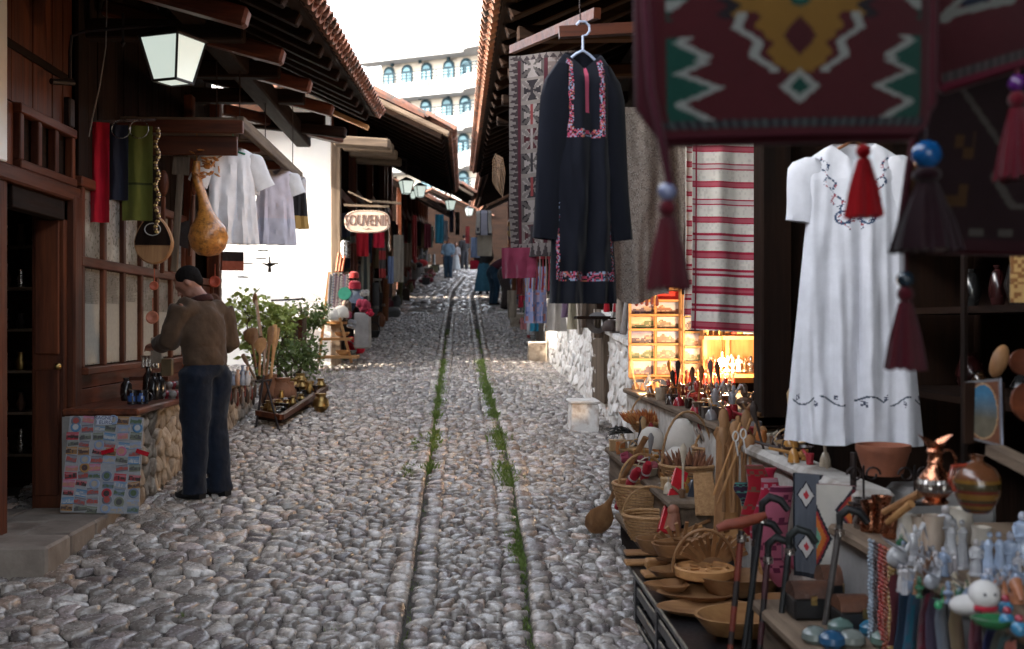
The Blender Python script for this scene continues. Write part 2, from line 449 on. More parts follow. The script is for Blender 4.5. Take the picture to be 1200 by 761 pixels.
for d, u in near:
    col = stone_tone(rgc)
    if u[4]: col = tuple(k * 1.0 for k in (col[0] * 1.03, col[1], col[2] * .97))
    if cnt < 290 and d > 5.0 and vis(u) and 5.0 < d < 8 and (len(u[2]) > 9):
        mb = MB(); mb.color(col); stone(mb, u[2], u[3], gmap, rg=rgc)
        cx, cy = u[0], u[1]
        me = mb.mesh('cobblestone', (0, 0, 0), True); me.materials.append(M['stone'])
        link(bpy.data.objects.new('cobblestone', me), ground); cnt += 1
    else:
        bulk.color(col); stone(bulk, u[2], u[3], gmap, rg=rgc, detail=3 if d < 12 else 2)
bk = struct('cobblestones', bulk, M['stone'], True, 'stuff', ground)
# ---- grass in the grooves and in joints
gb = MB(); rg = random.Random(5)
def blade(x, y, h, col, wd=.004, z0=None):
    a = rg.uniform(0, 6.28); b = len(gb.v); z = (gz(y) - .03) if z0 is None else z0
    lx, ly = rg.uniform(-.6, .6) * h, rg.uniform(-.6, .6) * h; dx, dy = math.cos(a) * wd, math.sin(a) * wd
    gb.v += [Vector((x - dx, y - dy, z)), Vector((x + dx, y + dy, z)), Vector((x + lx * .5 + dx * .6, y + ly * .5 + dy * .6, z + h * .7)), Vector((x + lx, y + ly, z + h))]
    gb.face((b, b + 1, b + 2)); gb.face((b, b + 2, b + 3))
def strip(fx, y0, y1, n, wd, hh, off=0):
    for _ in range(n):
        y = rg.uniform(y0, y1); k = vnoise(0, y, 1.3, 3) + .5 * vnoise(y, 0, 4, 9)
        if k < -.12 and rg.random() < .8: continue
        x = fx(y) + off + rg.gauss(0, wd * (.6 + .6 * max(k, 0))); blade(x, y, rg.uniform(.4, 1) * hh * (1 + .4 * k), None, .004 if y < 9 else .007)
strip(xl, 9.0, 16.5, 4300, .042, .075); strip(xr, 8.2, 16.5, 5200, .05, .08, -.02); strip(xr, 6.4, 7.2, 1500, .035, .055, -.03); strip(xr, 4.8, 6.4, 500, .03, .04)
strip(xl, 4.8, 9, 220, .02, .03); strip(xr, 7.2, 8.2, 300, .03, .05); strip(xl, 8.8, 10.4, 900, .03, .05, -.16); strip(xl, 16, 22, 500, .03, .05); strip(xr, 16, 22, 600, .03, .05)
for _ in range(60):
    cx = rg.uniform(-2, 1.4); cy = rg.uniform(4.8, 16); 
    for _ in range(rg.randint(6, 26)): blade(cx + rg.gauss(0, .03), cy + rg.gauss(0, .04), rg.uniform(.02, .04), None)
for _ in range(1500):  # weedy verge in front of the garden
    cx = rg.uniform(-2.9, -1.55); cy = rg.uniform(13.6, 17.2); blade(cx, cy, rg.uniform(.02, .06), None, .008)
go = single('grass', gb, M['grass'], 'short green grass growing in the two cart grooves of the cobbled street', 'grass', kind='stuff', loc=(0, 0, 0))
# ================================================================ GENERIC STONE WALL FACE
def stone_face(parent, a, b, z0, z1, out, material, sz=.15, seed=1, name='stone', relief=.02, limit=300, slope=True, gap=.006, bulk_name=None):
    """stones on the vertical face from ground point a to b; heights are above the street; out = outward normal"""
    a = Vector(a); b = Vector(b); L = (b - a).length; d = (b - a) / L; out = Vector(out)
    rg2 = random.Random(seed)
    P = darts(-.1, L + .1, z0 - .1, z1 + .1, lambda x, y, r: r.uniform(sz * .6, sz * 1.25), int(L * (z1 - z0) / sz / sz * 16) + 200, seed)
    k = 0; rest = MB()
    for c in voronoi(P):
        if not c: continue
        (sx, sy), ps = c
        ps = [(min(max(x, 0), L), min(max(y, z0), z1)) for x, y in ps]
        if not (0 < sx < L and z0 < sy < z1): continue
        poly = round_poly(ps, gap, 1)
        if not poly: continue
        def mp(x, y, h): p = a + d * x + out * h; return Vector((p.x, p.y, (gz(p.y) if slope else 0) + y))
        tgt = MB() if k < limit else rest
        stone(tgt, poly, rg2.uniform(.3, 1) * relief, mp, low=-.02, rg=rg2, detail=3 if k < limit else 2, flat=.9)
        if k < limit:
            me = tgt.mesh(name, parent.location if parent else (0, 0, 0), True); me.materials.append(material); link(bpy.data.objects.new(name, me), parent)
        k += 1
    if rest.v:
        me = rest.mesh(name + 's', parent.location, True); me.materials.append(material); o = link(bpy.data.objects.new(name + 's', me), parent); o['kind'] = 'stuff'
# ================================================================ ROOFS AND SHOPS
def hsh0(a, b): return (math.sin(a * 12.9 + b * 78.2) * 4375.5) % 1
def tile_mesh(name, r=.088, L=.44, up=1):
    mb = MB(); n = 6
    rings = []
    for (x, k) in ((0, 1.0), (L, .84)):
        o = [(x, math.cos(math.pi * i / n) * r * k, up * math.sin(math.pi * i / n) * r * k * .8) for i in range(n + 1)]
        inn = [(x, math.cos(math.pi * i / n) * (r * k - .016), up * math.sin(math.pi * i / n) * (r * k - .016) * .8) for i in range(n, -1, -1)]
        rings.append(o + inn)
    mb.rings(rings, cap=True)
    me = mb.mesh(name); me.materials.append(M['tile']); return me
TILE = tile_mesh('roof_tile'); PAN = tile_mesh('pan_tile', .085, .44, -1)
def roof(th, side, ex, ze, y0, y1, pitch, depth, courses=3, parts=True, rafter=.62, wd='dark', boards=True, step=.205, seed=1):
    """side -1: roof of the left row (its eave looks to +x); ze = function Y -> eave height"""
    rg = random.Random(seed); s = side; tp = math.tan(R(pitch)); cp = math.cos(R(pitch))
    def P(y, t, h=0): return Vector((ex + s * t, y, ze(y) + t * tp + h))
    slope_y = (ze(y1) - ze(y0)) / (y1 - y0); yaw = math.atan(slope_y)
    # deck boards, running along the street
    nb = int(depth / .16); 
    for k in range(nb):
        t0 = k * .16 + .004; t1 = (k + 1) * .16 - .004; mb = MB(); h = rg.uniform(0, .006)
        a = [P(y0, t0, h), P(y0, t1, h), P(y1, t1, h), P(y1, t0, h)]; b = [p + Vector((0, 0, .022)) for p in a]; i = len(mb.v); mb.v += a + b
        for q in ((0, 1, 2, 3), (7, 6, 5, 4), (0, 4, 5, 1), (1, 5, 6, 2), (2, 6, 7, 3), (3, 7, 4, 0)): mb.face([i + j for j in q])
        th.part('deck_board', mb, M[wd + '_y'])
    y = y0 + .05
    while y < y1:
        mb = MB(); mb.bar(P(y, .06, -.07), P(y, depth, -.07), .085, .12, up=(0, 1, 0)); th.part('rafter', mb, M[wd + '_x'], bevel=.01); y += rafter
    mb = MB(); mb.bar(P(y0, .05, .012), P(y1, .05, .012), .11, .03, up=(0, 0, 1)); th.part('fascia', mb, M[wd + '_y'])
    n = int((y1 - y0) / step); bulk = MB()
    for c in range(courses):
        for k in range(n):
            y = y0 + (k + .5) * step
            for me, dy, dh in ((TILE, 0, .075), (PAN, step / 2, .085)):
                t = c * .35 - .10 + (.02 if me is PAN else 0)
                p = P(y + dy, max(t, -.12), dh - (.0 if t > 0 else 0)); rot = (rg.uniform(-.05, .05), -R(pitch) - R(4), (math.pi if s < 0 else 0) + rg.uniform(-.04, .04))
                if parts and c == 0 and y > 2 and (y < 40) and (me is TILE or n < 90):
                    th.shared(me.name.split('.')[0], me, p, rot)
                else:
                    m4 = Matrix.Translation(p) @ Matrix.Rotation(rot[2], 4, 'Z') @ Matrix.Rotation(rot[1], 4, 'Y')
                    b = len(bulk.v); bulk.v += [m4 @ v.co for v in me.vertices]
                    for pl in me.polygons: bulk.face([b + i for i in pl.vertices])
    if bulk.v: th.part('roof_tiles', bulk, M['tile'], kind='stuff')
    # a plain backing of tiles on top of the deck
    mb = MB(); a = [P(y0, .3, .05), P(y0, depth, .05), P(y1, depth, .05), P(y1, .3, .05)]; b = [p + Vector((0, 0, .05)) for p in a]; mb.v += a + b
    for q in ((0, 1, 2, 3), (7, 6, 5, 4), (0, 4, 5, 1), (1, 5, 6, 2), (2, 6, 7, 3), (3, 7, 4, 0)): mb.face(q)
    th.part('roof_covering', mb, M['tile'])
    # rear slope falls away behind the ridge
    mb = MB(); rz = lambda y: ze(y) + depth * tp
    a = [Vector((ex + s * depth, y0, rz(y0))), Vector((ex + s * depth, y1, rz(y1))), Vector((ex + s * depth * 2, y1, ze(y1))), Vector((ex + s * depth * 2, y0, ze(y0)))]
    b = [p + Vector((0, 0, .10)) for p in a]; mb.v += a + b
    for q in ((0, 1, 2, 3), (7, 6, 5, 4), (0, 4, 5, 1), (1, 5, 6, 2), (2, 6, 7, 3), (3, 7, 4, 0)): mb.face(q)
    th.part('rear_slope', mb, M['tile'])
    return P
def planks_x(th, x, y0, y1, z0, z1, wdt, m, thick=.03, name='plank', seed=0, z1f=None):
    """upright planks on the wall plane x"""
    rg = random.Random(seed); y = y0
    while y < y1 - .02:
        e = min(y + wdt * rg.uniform(.85, 1.15), y1); t = z1f((y + e) / 2) if z1f else z1
        mb = MB(); mb.box((x + rg.uniform(-.004, .004), (y + e) / 2, (z0 + t) / 2), (thick, e - y - .006, t - z0)); th.part(name, mb, m, bevel=.003); y = e
def planks_h(th, x, y0, y1, z0, z1, ht, m, thick=.03, name='board', seed=0):
    rg = random.Random(seed); z = z0
    while z < z1 - .02:
        e = min(z + ht, z1); mb = MB(); mb.box((x + rg.uniform(-.004, .004), (y0 + y1) / 2, (z + e) / 2), (thick, y1 - y0, e - z - .006)); th.part(name, mb, m, bevel=.003); z = e
def bx(th, name, x0, x1, y0, y1, z0, z1, m, parent=None, bevel=.006, label=None):
    mb = MB(); mb.box(((x0 + x1) / 2, (y0 + y1) / 2, (z0 + z1) / 2), (x1 - x0, y1 - y0, z1 - z0)); return th.part(name, mb, m, parent, bevel=bevel, label=label)
# ---------------------------------------------------------------- left shop with the door and windows
XW = -2.65
zeL = lambda y: 3.97 + (y - 7.26) * .065
S1 = Thing('shop', (XW, 9, gz(9)), 'dark timber shop with glazed front and door, nearest on the left', 'shop')
roof(S1, -1, -1.04, zeL, -9, 13.8, 25, 3.1, courses=4, seed=2)
zr = lambda y: zeL(y) + (-1.04 - XW) * math.tan(R(25)) - .02
bx(S1, 'plate_beam', -1.98, -1.80, -2.4, 13.7, 4.02, 4.20, M['dark_y'], bevel=.015).rotation_euler = (0, 0, 0)
for y in (5.2, 6.6, 8.2, 9.8, 11.3, 13.0): bx(S1, 'tie_beam', -2.7, -1.55, y - .07, y + .07, 3.86 + (y - 7) * .05, 4.0 + (y - 7) * .05, M['dark_x'], bevel=.012)
for k, y in enumerate((7.0, 8.4, 9.9, 11.6)):   # projecting joist ends under the eave
    mb = MB(); z = zeL(y) - .19; mb.bar((-2.6, y, z + .35), (-1.30, y, z), .12, .13, up=(0, 1, 0)); S1.part('joist', mb, M['brown_x'], bevel=.02)
mb = MB(); mb.bar((-2.15, 13.72, 4.70), (-1.12, 13.72, 4.26), .05, .13, up=(0, 1, 0)); S1.part('barge_board', mb, M['pine_x'], label='orange lit end rafter')  # pine tone stands in for warm sun on this rafter
mb = MB(); mb.bar((-2.6, 12.4, 4.22), (-1.45, 13.75, 4.14), .14, .13); S1.part('brace_beam', mb, M['brown_y'], bevel=.02)
mb = MB(); mb.bar((-3.4, 12.9, 4.28), (-1.30, 12.9, 4.06), .12, .12, up=(0, 1, 0)); S1.part('brace_beam', mb, M['dark_x'], bevel=.02)
# back, ends
bx(S1, 'rear_wall', -5.9, -5.75, -9, 12.3, -.5, 4.9, M['greyplaster'], bevel=0)
bx(S1, 'end_wall', -5.75, XW - .02, 12.2, 12.35, .6, 4.3, M['dark_x'], bevel=0)
bx(S1, 'partition', -5.7, -2.72, 8.62, 8.68, .5, 4.4, M['dark_x'], bevel=0)
bx(S1, 'shop_floor', -5.75, -2.60, 5.0, 12.2, .5, .64, M['greyplaster'], bevel=0)
bx(S1, 'partition', -5.7, -2.72, 5.0, 5.1, .5, 4.4, M['dark_x'], bevel=0)
bx(S1, 'ceiling', -5.75, -2.68, 5.0, 12.2, 3.55, 3.6, M['dark_y'], bevel=0)
# door front
planks_x(S1, -2.72, -9, 5.4, -1, 3.9, .5, M['brown_z'], seed=33, z1f=lambda y: zr(y) - .05)
planks_x(S1, -2.72, 5.4, 6.58, .5, 2.84, .2, M['brown_z'], seed=34)
bx(S1, 'plaster_pilaster', -2.75, -2.655, 6.3, 6.78, 2.85, 4.5, M['plaster'])
bx(S1, 'door_post', -2.84, -2.66, 6.50, 6.80, .62, 2.78, M['brown_z'], bevel=.012)
bx(S1, 'door_post', -2.74, -2.62, 7.84, 7.99, .62, 2.78, M['brown_z'], bevel=.012)
bx(S1, 'lintel', -2.78, -2.63, 6.55, 8.0, 2.74, 2.84, M['brown_y'], bevel=.012)
bx(S1, 'lintel', -2.76, -2.67, 6.9, 7.9, 2.60, 2.737, M['dark_y'])
for z in (.95, 1.25, 1.55, 1.85, 2.15, 2.45):
    bx(S1, 'shelf', -3.5, -2.92, 8.32, 8.6, z, z + .02, M['weather_x'], bevel=0)
    for q in range(4):
        mb = MB(); h = .10 + .1 * hsh0(q, z * 10); r = .03 + .02 * hsh0(z * 7, q); mb.lathe([(r * .7, 0), (r, h * .4), (r * .5, h * .8), (r * .6, h)], (-3.32 + q * .12, 8.42, z + .02), 10); single('ornament', mb, M[['brass', 'leather', 'silver', 'iron'][(q + int(z * 10)) % 4]], '%s ornament on the %s shelf inside the dark doorway' % (['brass', 'brown', 'silver', 'black'][(q + int(z * 10)) % 4], ['lowest', 'second lowest', 'third', 'fourth', 'second highest', 'highest'][min(5, int((z - .94) / .3))]), 'ornament', 'ornaments on the doorway shelves', smooth=True)
d = bx(S1, 'door', -2.885, -2.67, 7.775, 7.835, .63, 2.735, M['brown_z'], label='dark brown door leaf folded inward')
for z0, z1 in ((.75, 1.6), (1.7, 2.6)): bx(S1, 'door_panel', -2.86, -2.70, 7.755, 7.775, z0, z1, M['brown_z'], d)
mb = MB(); mb.ball((-2.70, 7.74, 1.62), .025, 8, 6); S1.part('door_handle', mb, M['brass'], d, True)
planks_x(S1, -2.71, 5.4, 8.0, 3.24, 3.9, .17, M['brown_z'], seed=3, z1f=lambda y: zr(y) - .05)
planks_x(S1, -2.71, 5.4, 6.98, 2.84, 3.235, .16, M['brown_z'], seed=4)
f = bx(S1, 'window', -2.76, -2.72, 6.98, 7.98, 2.845, 3.235, M['dark_y'], bevel=0, label='small dark three pane transom')
for y in (7.02, 7.32, 7.62, 7.94): bx(S1, 'mullion', -2.715, -2.66, y - .03, y + .03, 2.9, 3.18, M['brown_z'], f)
bx(S1, 'frame_rail', -2.715, -2.65, 6.98, 7.98, 3.18, 3.24, M['brown_y'], f)
bx(S1, 'frame_rail', -2.715, -2.65, 6.98, 7.98, 2.845, 2.90, M['brown_y'], f)
# glazed front
ZS, ZM = 1.60, 2.34
bx(S1, 'sill', XW - .05, XW + .07, 7.99, 11.0, ZS - .05, ZS, M['brown_y'])
bx(S1, 'rail', XW - .04, XW + .03, 7.99, 12.2, ZM - .035, ZM + .035, M['brown_y'])
bx(S1, 'rail', XW - .04, XW + .03, 7.99, 12.2, 2.86, 2.93, M['brown_y'])
ny = 6; y0 = 8.05; st = .487
for k in range(ny + 1):
    y = y0 + k * st; bx(S1, 'mullion', XW - .035, XW + .02, y - .032, y + .032, ZS, 2.86, M['brown_z'])
for k in range(ny):
    y = y0 + (k + .5) * st
    bx(S1, 'window_pane', XW - .022, XW - .014, y - .21, y + .21, ZS + .01, ZM - .04, M['paper'], bevel=0, label='pane papered over with old newsprint')
    bx(S1, 'window_pane', XW - .022, XW - .014, y - .21, y + .21, ZM + .04, 2.855, M['paper'], bevel=0)
    # newsprint columns stuck behind the glass
    mb = MB()
    for q in range(26):
        zz = ZM - .06 - q * .012
        mb.color((.16, .15, .13)); mb.box((XW - .012, y + rnd.uniform(-.01, .01), zz), (.002, rnd.uniform(.24, .36), .005))
    S1.part('newsprint', mb, M['print'])
    mb = MB(); mb.color((.34, .32, .27)); a = rnd.uniform(.34, .38); hh_ = rnd.uniform(.36, .48); mb.box((XW - .010, y + rnd.uniform(-.015, .015), ZS + .02 + hh_ / 2), (.002, a, hh_)); S1.part('paper_sheet', mb, M['print'])
planks_h(S1, XW - .01, 7.99, 11.0, 1.22, ZS - .05, .115, M['brown_y'], seed=8)
planks_x(S1, XW - .01, 11.03, 12.2, .7, 2.30, .19, M['brown_z'], seed=9)
planks_x(S1, XW - .01, 7.99, 12.2, 2.93, 4.4, .2, M['dark_z'], seed=10, z1f=lambda y: zr(y) - .05)
bx(S1, 'corner_post', XW - .04, XW + .08, 10.98, 11.12, .9, 4.1, M['brown_z'], bevel=.012)
bx(S1, 'corner_post', XW - .04, XW + .10, 12.1, 12.24, .9, 4.3, M['brown_z'], bevel=.012)
# ---------------------------------------------------------------- board canopy over the counter
C1 = Thing('canopy', (-2.1, 10.4, 3.45), 'small board canopy over the left counter with shirts hung under it', 'canopy')
k = 0
for i in range(7):
    y0 = 8.95 + i * .46; mb = MB(); mb.box((-2.20, y0 + .23, 3.50 + .01 * (i % 2)), (.98, .452, .028)); C1.part('board', mb, M['weather_x'])
bx(C1, 'edge_beam', -1.75, -1.69, 8.93, 12.2, 3.42, 3.52, M['weather_y'])
bx(C1, 'front_beam', -2.78, -1.69, 8.87, 8.93, 3.38, 3.48, M['brown_x'])
bx(C1, 'front_beam', -2.78, -1.75, 8.95, 9.0, 3.22, 3.37, M['brown_x'])
for y in (10.0, 11.1, 12.1): bx(C1, 'cross_beam', -2.6, -1.75, y - .03, y + .03, 3.40, 3.48, M['brown_x'])
for (u, v0, v1, y) in ((254, 60, 140, 9.2), (281, 80, 135, 9.6), (311, 150, 180, 11), (343, 150, 205, 12)):
    a = W(u, v1, y); b = Vector((a.x, a.y, zeL(y) + .25)); a.z = 3.45; mb = MB(); mb.tube([a, b], .005, 5); C1.part('hanger_wire', mb, M['iron'])
# ---------------------------------------------------------------- counter of stone with brown top
K1 = Thing('counter', (-2.42, 9.9, gz(9.9)), 'rubble stone counter with brown board top in front of the left shop', 'counter')
ztop = 1.335
bx(K1, 'core', -2.64, -2.215, 7.70, 12.05, .5, ztop - .045, M['mortar'], bevel=0)
mb = MB(); mb.box((-2.40, 9.1, ztop - .02), (.50, 2.86, .045)); K1.part('counter_top', mb, M['brown_y'], bevel=.01)
mb = MB(); mb.box((-2.40, 11.3, ztop - .02), (.50, 1.50, .04)); K1.part('counter_top', mb, M['weather_y'], bevel=.01)
stone_face(K1.o, (-2.205, 7.70, 0), (-2.205, 12.05, 0), 0, .72, (1, 0, 0), M['wallstone'], .125, 21, relief=.028)
for ch in K1.o.children:
    if ch.name.startswith('stone'):
        for v in ch.data.vertices:
            if v.co.z + K1.loc.z > ztop - .05: v.co.z = ztop - .05 - K1.loc.z
        for v in ch.data.vertices: pass
fx = MB(); fx.box((-2.43, 7.69, (.55 + ztop - .05) / 2), (.44, .03, ztop - .05 - .55)); K1.part('plaster_front', fx, M['greyplaster'])
# ---------------------------------------------------------------- porch of slabs
pc = G(56, 676); pz = W(56, 652, pc.y).z
PO = Thing('porch', (-3, 7, pz - .15), 'low worn stone slab porch in front of the left shop door', 'porch')
rg = random.Random(4); xedge = pc.x
rows = [(pc.y, pc.y + .38), (pc.y + .385, pc.y + .83), (pc.y + .835, 7.685)]
for (a, b) in rows:
    x = -4.2
    while x < xedge - .01:
        e = min(x + rg.uniform(.35, .75), xedge)
        if xedge - e < .2: e = xedge
        mb = MB(); h = .13 if a == rows[0][0] or e == xedge else .1; mb.box(((x + e) / 2 + 0, (a + b) / 2, pz - h / 2 + rg.uniform(-.004, .004)), (e - x - .008, b - a - .004, h + .1))
        o = PO.part('slab', mb, M['slab'], bevel=.014); x = e
# ---------------------------------------------------------------- second left shop (roof with the lit top)
def far_shop(label, side, xw, y0, y1, ex, ze, pitch, depth, seed, back=1.1, wd='dark', courses=2, yf=None, xr_=None):
    s = side; th = Thing('shop', (xw, (y0 + y1) / 2, gz((y0 + y1) / 2)), label, 'shop')
    roof(th, s, ex, ze, y0, y1, pitch, depth, courses=courses, wd=wd, seed=seed)
    xb = xw + s * back; rg = random.Random(seed); yf = yf or y0 + .4
    xf = lambda a, b: (min(a, b), max(a, b))
    z0 = gz(y0) - .1; zt = ze(y0) + 1.2
    a, b = xf(xb, xb + s * .1); bx(th, 'rear_wall', a, b, yf + .05, y1, z0, zt + .2, M['dark_y'], bevel=0)
    n = max(2, int((y1 - y0) / 3.0))
    for k in range(n + 1):
        y = lerp(yf, y1 - .1, k / n); zt2 = ze(y) + abs(xw - ex) * math.tan(R(pitch)) - .06
        a, b = xf(xw, xw + s * .14); bx(th, 'post', a, b, y - .07, y + .07, gz(y), zt2, M['brown_z'], bevel=.012)
        a, b = xf(xw + s * .14, xb); bx(th, 'partition', a, b, y - .04, y + .04, gz(y) - .1, zt2 + .3, M['dark_x'], bevel=0)
    for k in range(n):
        ya, yb = lerp(yf, y1 - .1, k / n), lerp(yf, y1 - .1, (k + 1) / n); zz = gz((ya + yb) / 2)
        a, b = xf(xw, xb); bx(th, 'counter', a, b, ya + .08, yb - .08, gz(ya) - .1, zz + .55, M['dark_y'])
        a, b = xf(xw + s * .02, xw + s * .09); bx(th, 'lintel', a, b, ya + .08, yb - .08, zz + 2.35, zz + 2.5, M['brown_y'])
        for q in range(3): a, b = xf(xb - s * .25, xb - s * .01); bx(th, 'shelf', a, b, ya + .1, yb - .1, zz + .95 + q * .42, zz + .98 + q * .42, M['brown_y'], bevel=0)
    return th
zeL2 = lambda y: 4.42 + (y - 15) * .052
S2 = far_shop('second left shop beyond the gap, dark timber with low tiled roof and souvenir sign', -1, -1.82, 16.1, 27.2, -.19, zeL2, 25, 3.6, 5, courses=6, yf=16.28)
roof(S2, -1, -.19, zeL2, 14.9, 16.08, 25, 1.72, courses=4, seed=55)
for k, y in enumerate((14.95, 15.35, 16.0, 16.9, 18.0)):
    mb = MB(); mb.bar((-1.66, y, 4.30 + .05 * k), (-.95, y, 4.26 + .05 * k), .13, .17, up=(0, 1, 0)); S2.part('tie_beam', mb, M['weather_x'], bevel=.02)
mb = MB(); mb.bar((-.17, 14.86, 4.38), (-1.88, 14.86, 4.38 + 1.71 * math.tan(R(25))), .05, .24, up=(0, 1, 0)); S2.part('barge_board', mb, M['weather_x'])
bx(S2, 'corner_post', -1.84, -1.70, 16.08, 16.2, gz(16), 4.55, M['weather_z'], bevel=.012)
mb = MB(); mb.prism([(-9, 1.0), (-1.84, 1.0), (-1.84, 5.02), (-3.7, 5.95), (-9, 5.95)], lambda x, z: (x, 16.1, z), lambda x, z: (x, 16.3, z)); S2.part('side_wall', mb, M['plaster'], label='white plastered side wall')
mb = MB(); mb.bar((-2.2, 16.35, 5.0), (-2.2, 26, 5.5), .15, .15); S2.part('plate_beam', mb, M['dark_y'])
S3 = far_shop('third left shop along the street, its light timber gable just past the second roof', -1, -1.9, 27, 31.5, .25, lambda y: 5.0 + (y - 27) * .07, 30, 2.6, 6, courses=2)
mb = MB(); mb.bar((.27, 26.95, 4.95), (-2.2, 26.95, 4.95 + 2.47 * math.tan(R(30))), .06, .2, up=(0, 1, 0)); S3.part('barge_board', mb, M['weather_x'])
S4 = far_shop('far left shop at the bend of the street', -1, -1.7, 32, 58, -.35, lambda y: 5.1 + (y - 32) * .085, 28, 2.6, 7, courses=2)
# ---------------------------------------------------------------- right side
zeR = lambda y: 4.05 + (y - 7.4) * .05
XR = 1.42
SR = Thing('shop', (1.9, 10, gz(10)), 'long dark timber shop row on the right with tiled eave over the street', 'shop')
PR = roof(SR, 1, .27, zeR, -9, 21.5, 24, 3.0, courses=2, seed=9, step=.21)
zq = lambda y: zeR(y) + (1.75 - .27) * math.tan(R(24)) - .05
bx(SR, 'rear_wall', 3.1, 3.25, -9, 21.4, -1, 5.6, M['dark_y'], bevel=0)
bx(SR, 'end_wall', 1.5, 3.1, 21.3, 21.4, 1.5, 5.6, M['dark_x'], bevel=0)
bx(SR, 'shop_floor', 1.55, 3.1, -2.5, 21.3, .2, .35, M['greyplaster'], bevel=0)
bx(SR, 'plate_beam', 1.62, 1.80, -2.5, 21.3, 4.42, 4.58, M['dark_y'], bevel=.012)
bx(SR, 'header', 1.66, 1.72, -2.5, 21.3, 3.35, 4.42, M['dark_y'], bevel=0)
for y in (3.4, 5.0, 6.6, 8.2, 9.8, 11.4, 13.0): 
    z = zeR(y) - .10; mb = MB(); mb.bar((.40, y, z), (2.6, y, z + .06), .11, .13, up=(0, 1, 0)); SR.part('tie_beam', mb, M['dark_x'], bevel=.015)
mb = MB(); mb.bar(W(745, 33, 5.2), W(655, 38, 5.2), .05, .05); SR.part('hanging_rail', mb, M['brown_x'])
mb = MB(); mb.bar(W(700, 15, 5.3), W(600, 58, 7.2), .035, .05); SR.part('hanging_rail', mb, M['brown_x'], label='slim pole under the eave')
for (Y, x) in ((5.35, 1.62), (9.95, 1.9), (2.2, 1.7)):
    pass
pa = W(893, 400, 5.9); pb = W(929, 400, 5.9)
bx(SR, 'post', pa.x, pb.x, 5.9, 6.08, 1.35, 4.35, M['dark_z'], bevel=.01)
bx(SR, 'partition', pb.x - .02, 3.1, 6.0, 6.06, .6, 4.4, M['dark_z'], bevel=0)
bx(SR, 'partition', 2.25, 3.1, 9.72, 9.8, .7, 4.4, M['dark_x'], bevel=0)
bx(SR, 'partition', 1.55, 3.1, 14.0, 14.08, 1.0, 4.6, M['dark_x'], bevel=0)
bx(SR, 'rear_wall', 2.75, 2.82, -2.5, 6.0, .3, 4.4, M['dark_z'], bevel=0)
bx(SR, 'rail_post', W(1130, 380, 3.9).x, W(1134, 380, 3.9).x, 3.9, 3.93, 1.3, 3.4, M['dark_z'], bevel=0)
for z in (1.55, 1.95, 2.35): bx(SR, 'shelf', 2.2, 2.74, 2.0, 5.9, z, z + .03, M['dark_y'], bevel=0)
# ---- whitewashed rubble wall
WL = Thing('wall', (1.42, 13, gz(13)), 'whitewashed rubble stone wall along the right of the street', 'wall')
A0 = G(738, 521); B0 = G(641, 425)
mb = MB(); n = 10
def wp(t, off, z): return Vector((lerp(A0.x, B0.x, t) + off, lerp(A0.y, B0.y, t), lerp(A0.z, B0.z, t) + z))
rr = []
for t in [i / n for i in range(n + 1)]: rr.append([wp(t, .025, -.1), wp(t, .025, .88), wp(t, .42, .88), wp(t, .42, -.1)])
mb.rings(rr, cap=True); WL.part('core', mb, M['white_stone'])
nrm = Vector((-(B0.y - A0.y), (B0.x - A0.x), 0)).normalized()
if nrm.x > 0: nrm = -nrm
stone_face(WL.o, (A0.x + .02, A0.y, 0), (B0.x + .02, B0.y, 0), 0.02, .87, nrm, M['white_stone'], .15, 31, relief=.010, gap=.003)
rr = [[wp(t, -.02, .88), wp(t, -.02, .925), wp(t, .46, .925), wp(t, .46, .88)] for t in [i / n for i in range(n + 1)]]
mb = MB(); mb.rings(rr, cap=True); WL.part('coping', mb, M['white_stone'])
ya = WX(706, 440, 1.40).y; yb = WX(692, 440, 1.40).y; xa = lerp(A0.x, B0.x, (ya - A0.y) / (B0.y - A0.y))
bx(WL, 'timber_post', xa - .03, xa + .1, ya, yb + .06, gz(ya) + .18, gz(ya) + .95, M['weather_z'], label='brown upright timber set in the white wall')
# end return of the wall, facing the postcard rack
bx(WL, 'end_face', A0.x - .01, 2.25, A0.y - .06, A0.y + .02, .6, 1.80, M['white_stone'], bevel=.01)
# lower wall further up
mb = MB(); a = G(641, 425); b = G(618, 372); 
mb.rings([[Vector((p.x, p.y, p.z - .1)), Vector((p.x, p.y, p.z + .75)), Vector((p.x + .5, p.y, p.z + .75)), Vector((p.x + .5, p.y, p.z - .1))] for p in (a, b)], cap=True)
single('wall', mb, M['wallstone'], 'grey stone counter wall up the street behind the two bending shoppers', 'wall', bevel=.01)
def block(u, v, du, h, dep, label, m):
    p = G(u, v); s = FPX / p.y; wd = du / s; th = Thing('stone_block', (p.x + wd / 2, p.y + dep / 2, p.z), label, 'stone block')
    rg = random.Random(int(u)); mb = MB(); mb.box((p.x + wd / 2, p.y + dep / 2, p.z + h / 2 - .03), (wd, dep, h + .06))
    for i in range(len(mb.v)): mb.v[i] = mb.v[i] + Vector((rg.uniform(-.02, .02), rg.uniform(-.02, .02), rg.uniform(-.012, .012)))
    th.part('block', mb, m, bevel=.015)
    mb = MB(); mb.box((p.x + wd / 2, p.y + dep / 2, p.z + h + .01), (wd + .02, dep + .02, .03)); th.part('cap', mb, M['white_stone'], bevel=.012)
block(669, 506, 34, .27, .42, 'square stone block at the foot of the white wall, nearer one', M['white_stone'])
block(620, 423, 26, .26, .5, 'rough stone step at the foot of the white wall, farther one', M['wallstone'])
block(598, 383, 18, .26, .5, 'small stone block by the bending shoppers', M['wallstone'])
SR2 = far_shop('second right shop under the next tiled eave up the street', 1, 1.7, 21.4, 38.6, .45, lambda y: 4.9 + (y - 22) * .06, 26, 2.8, 12, courses=2)
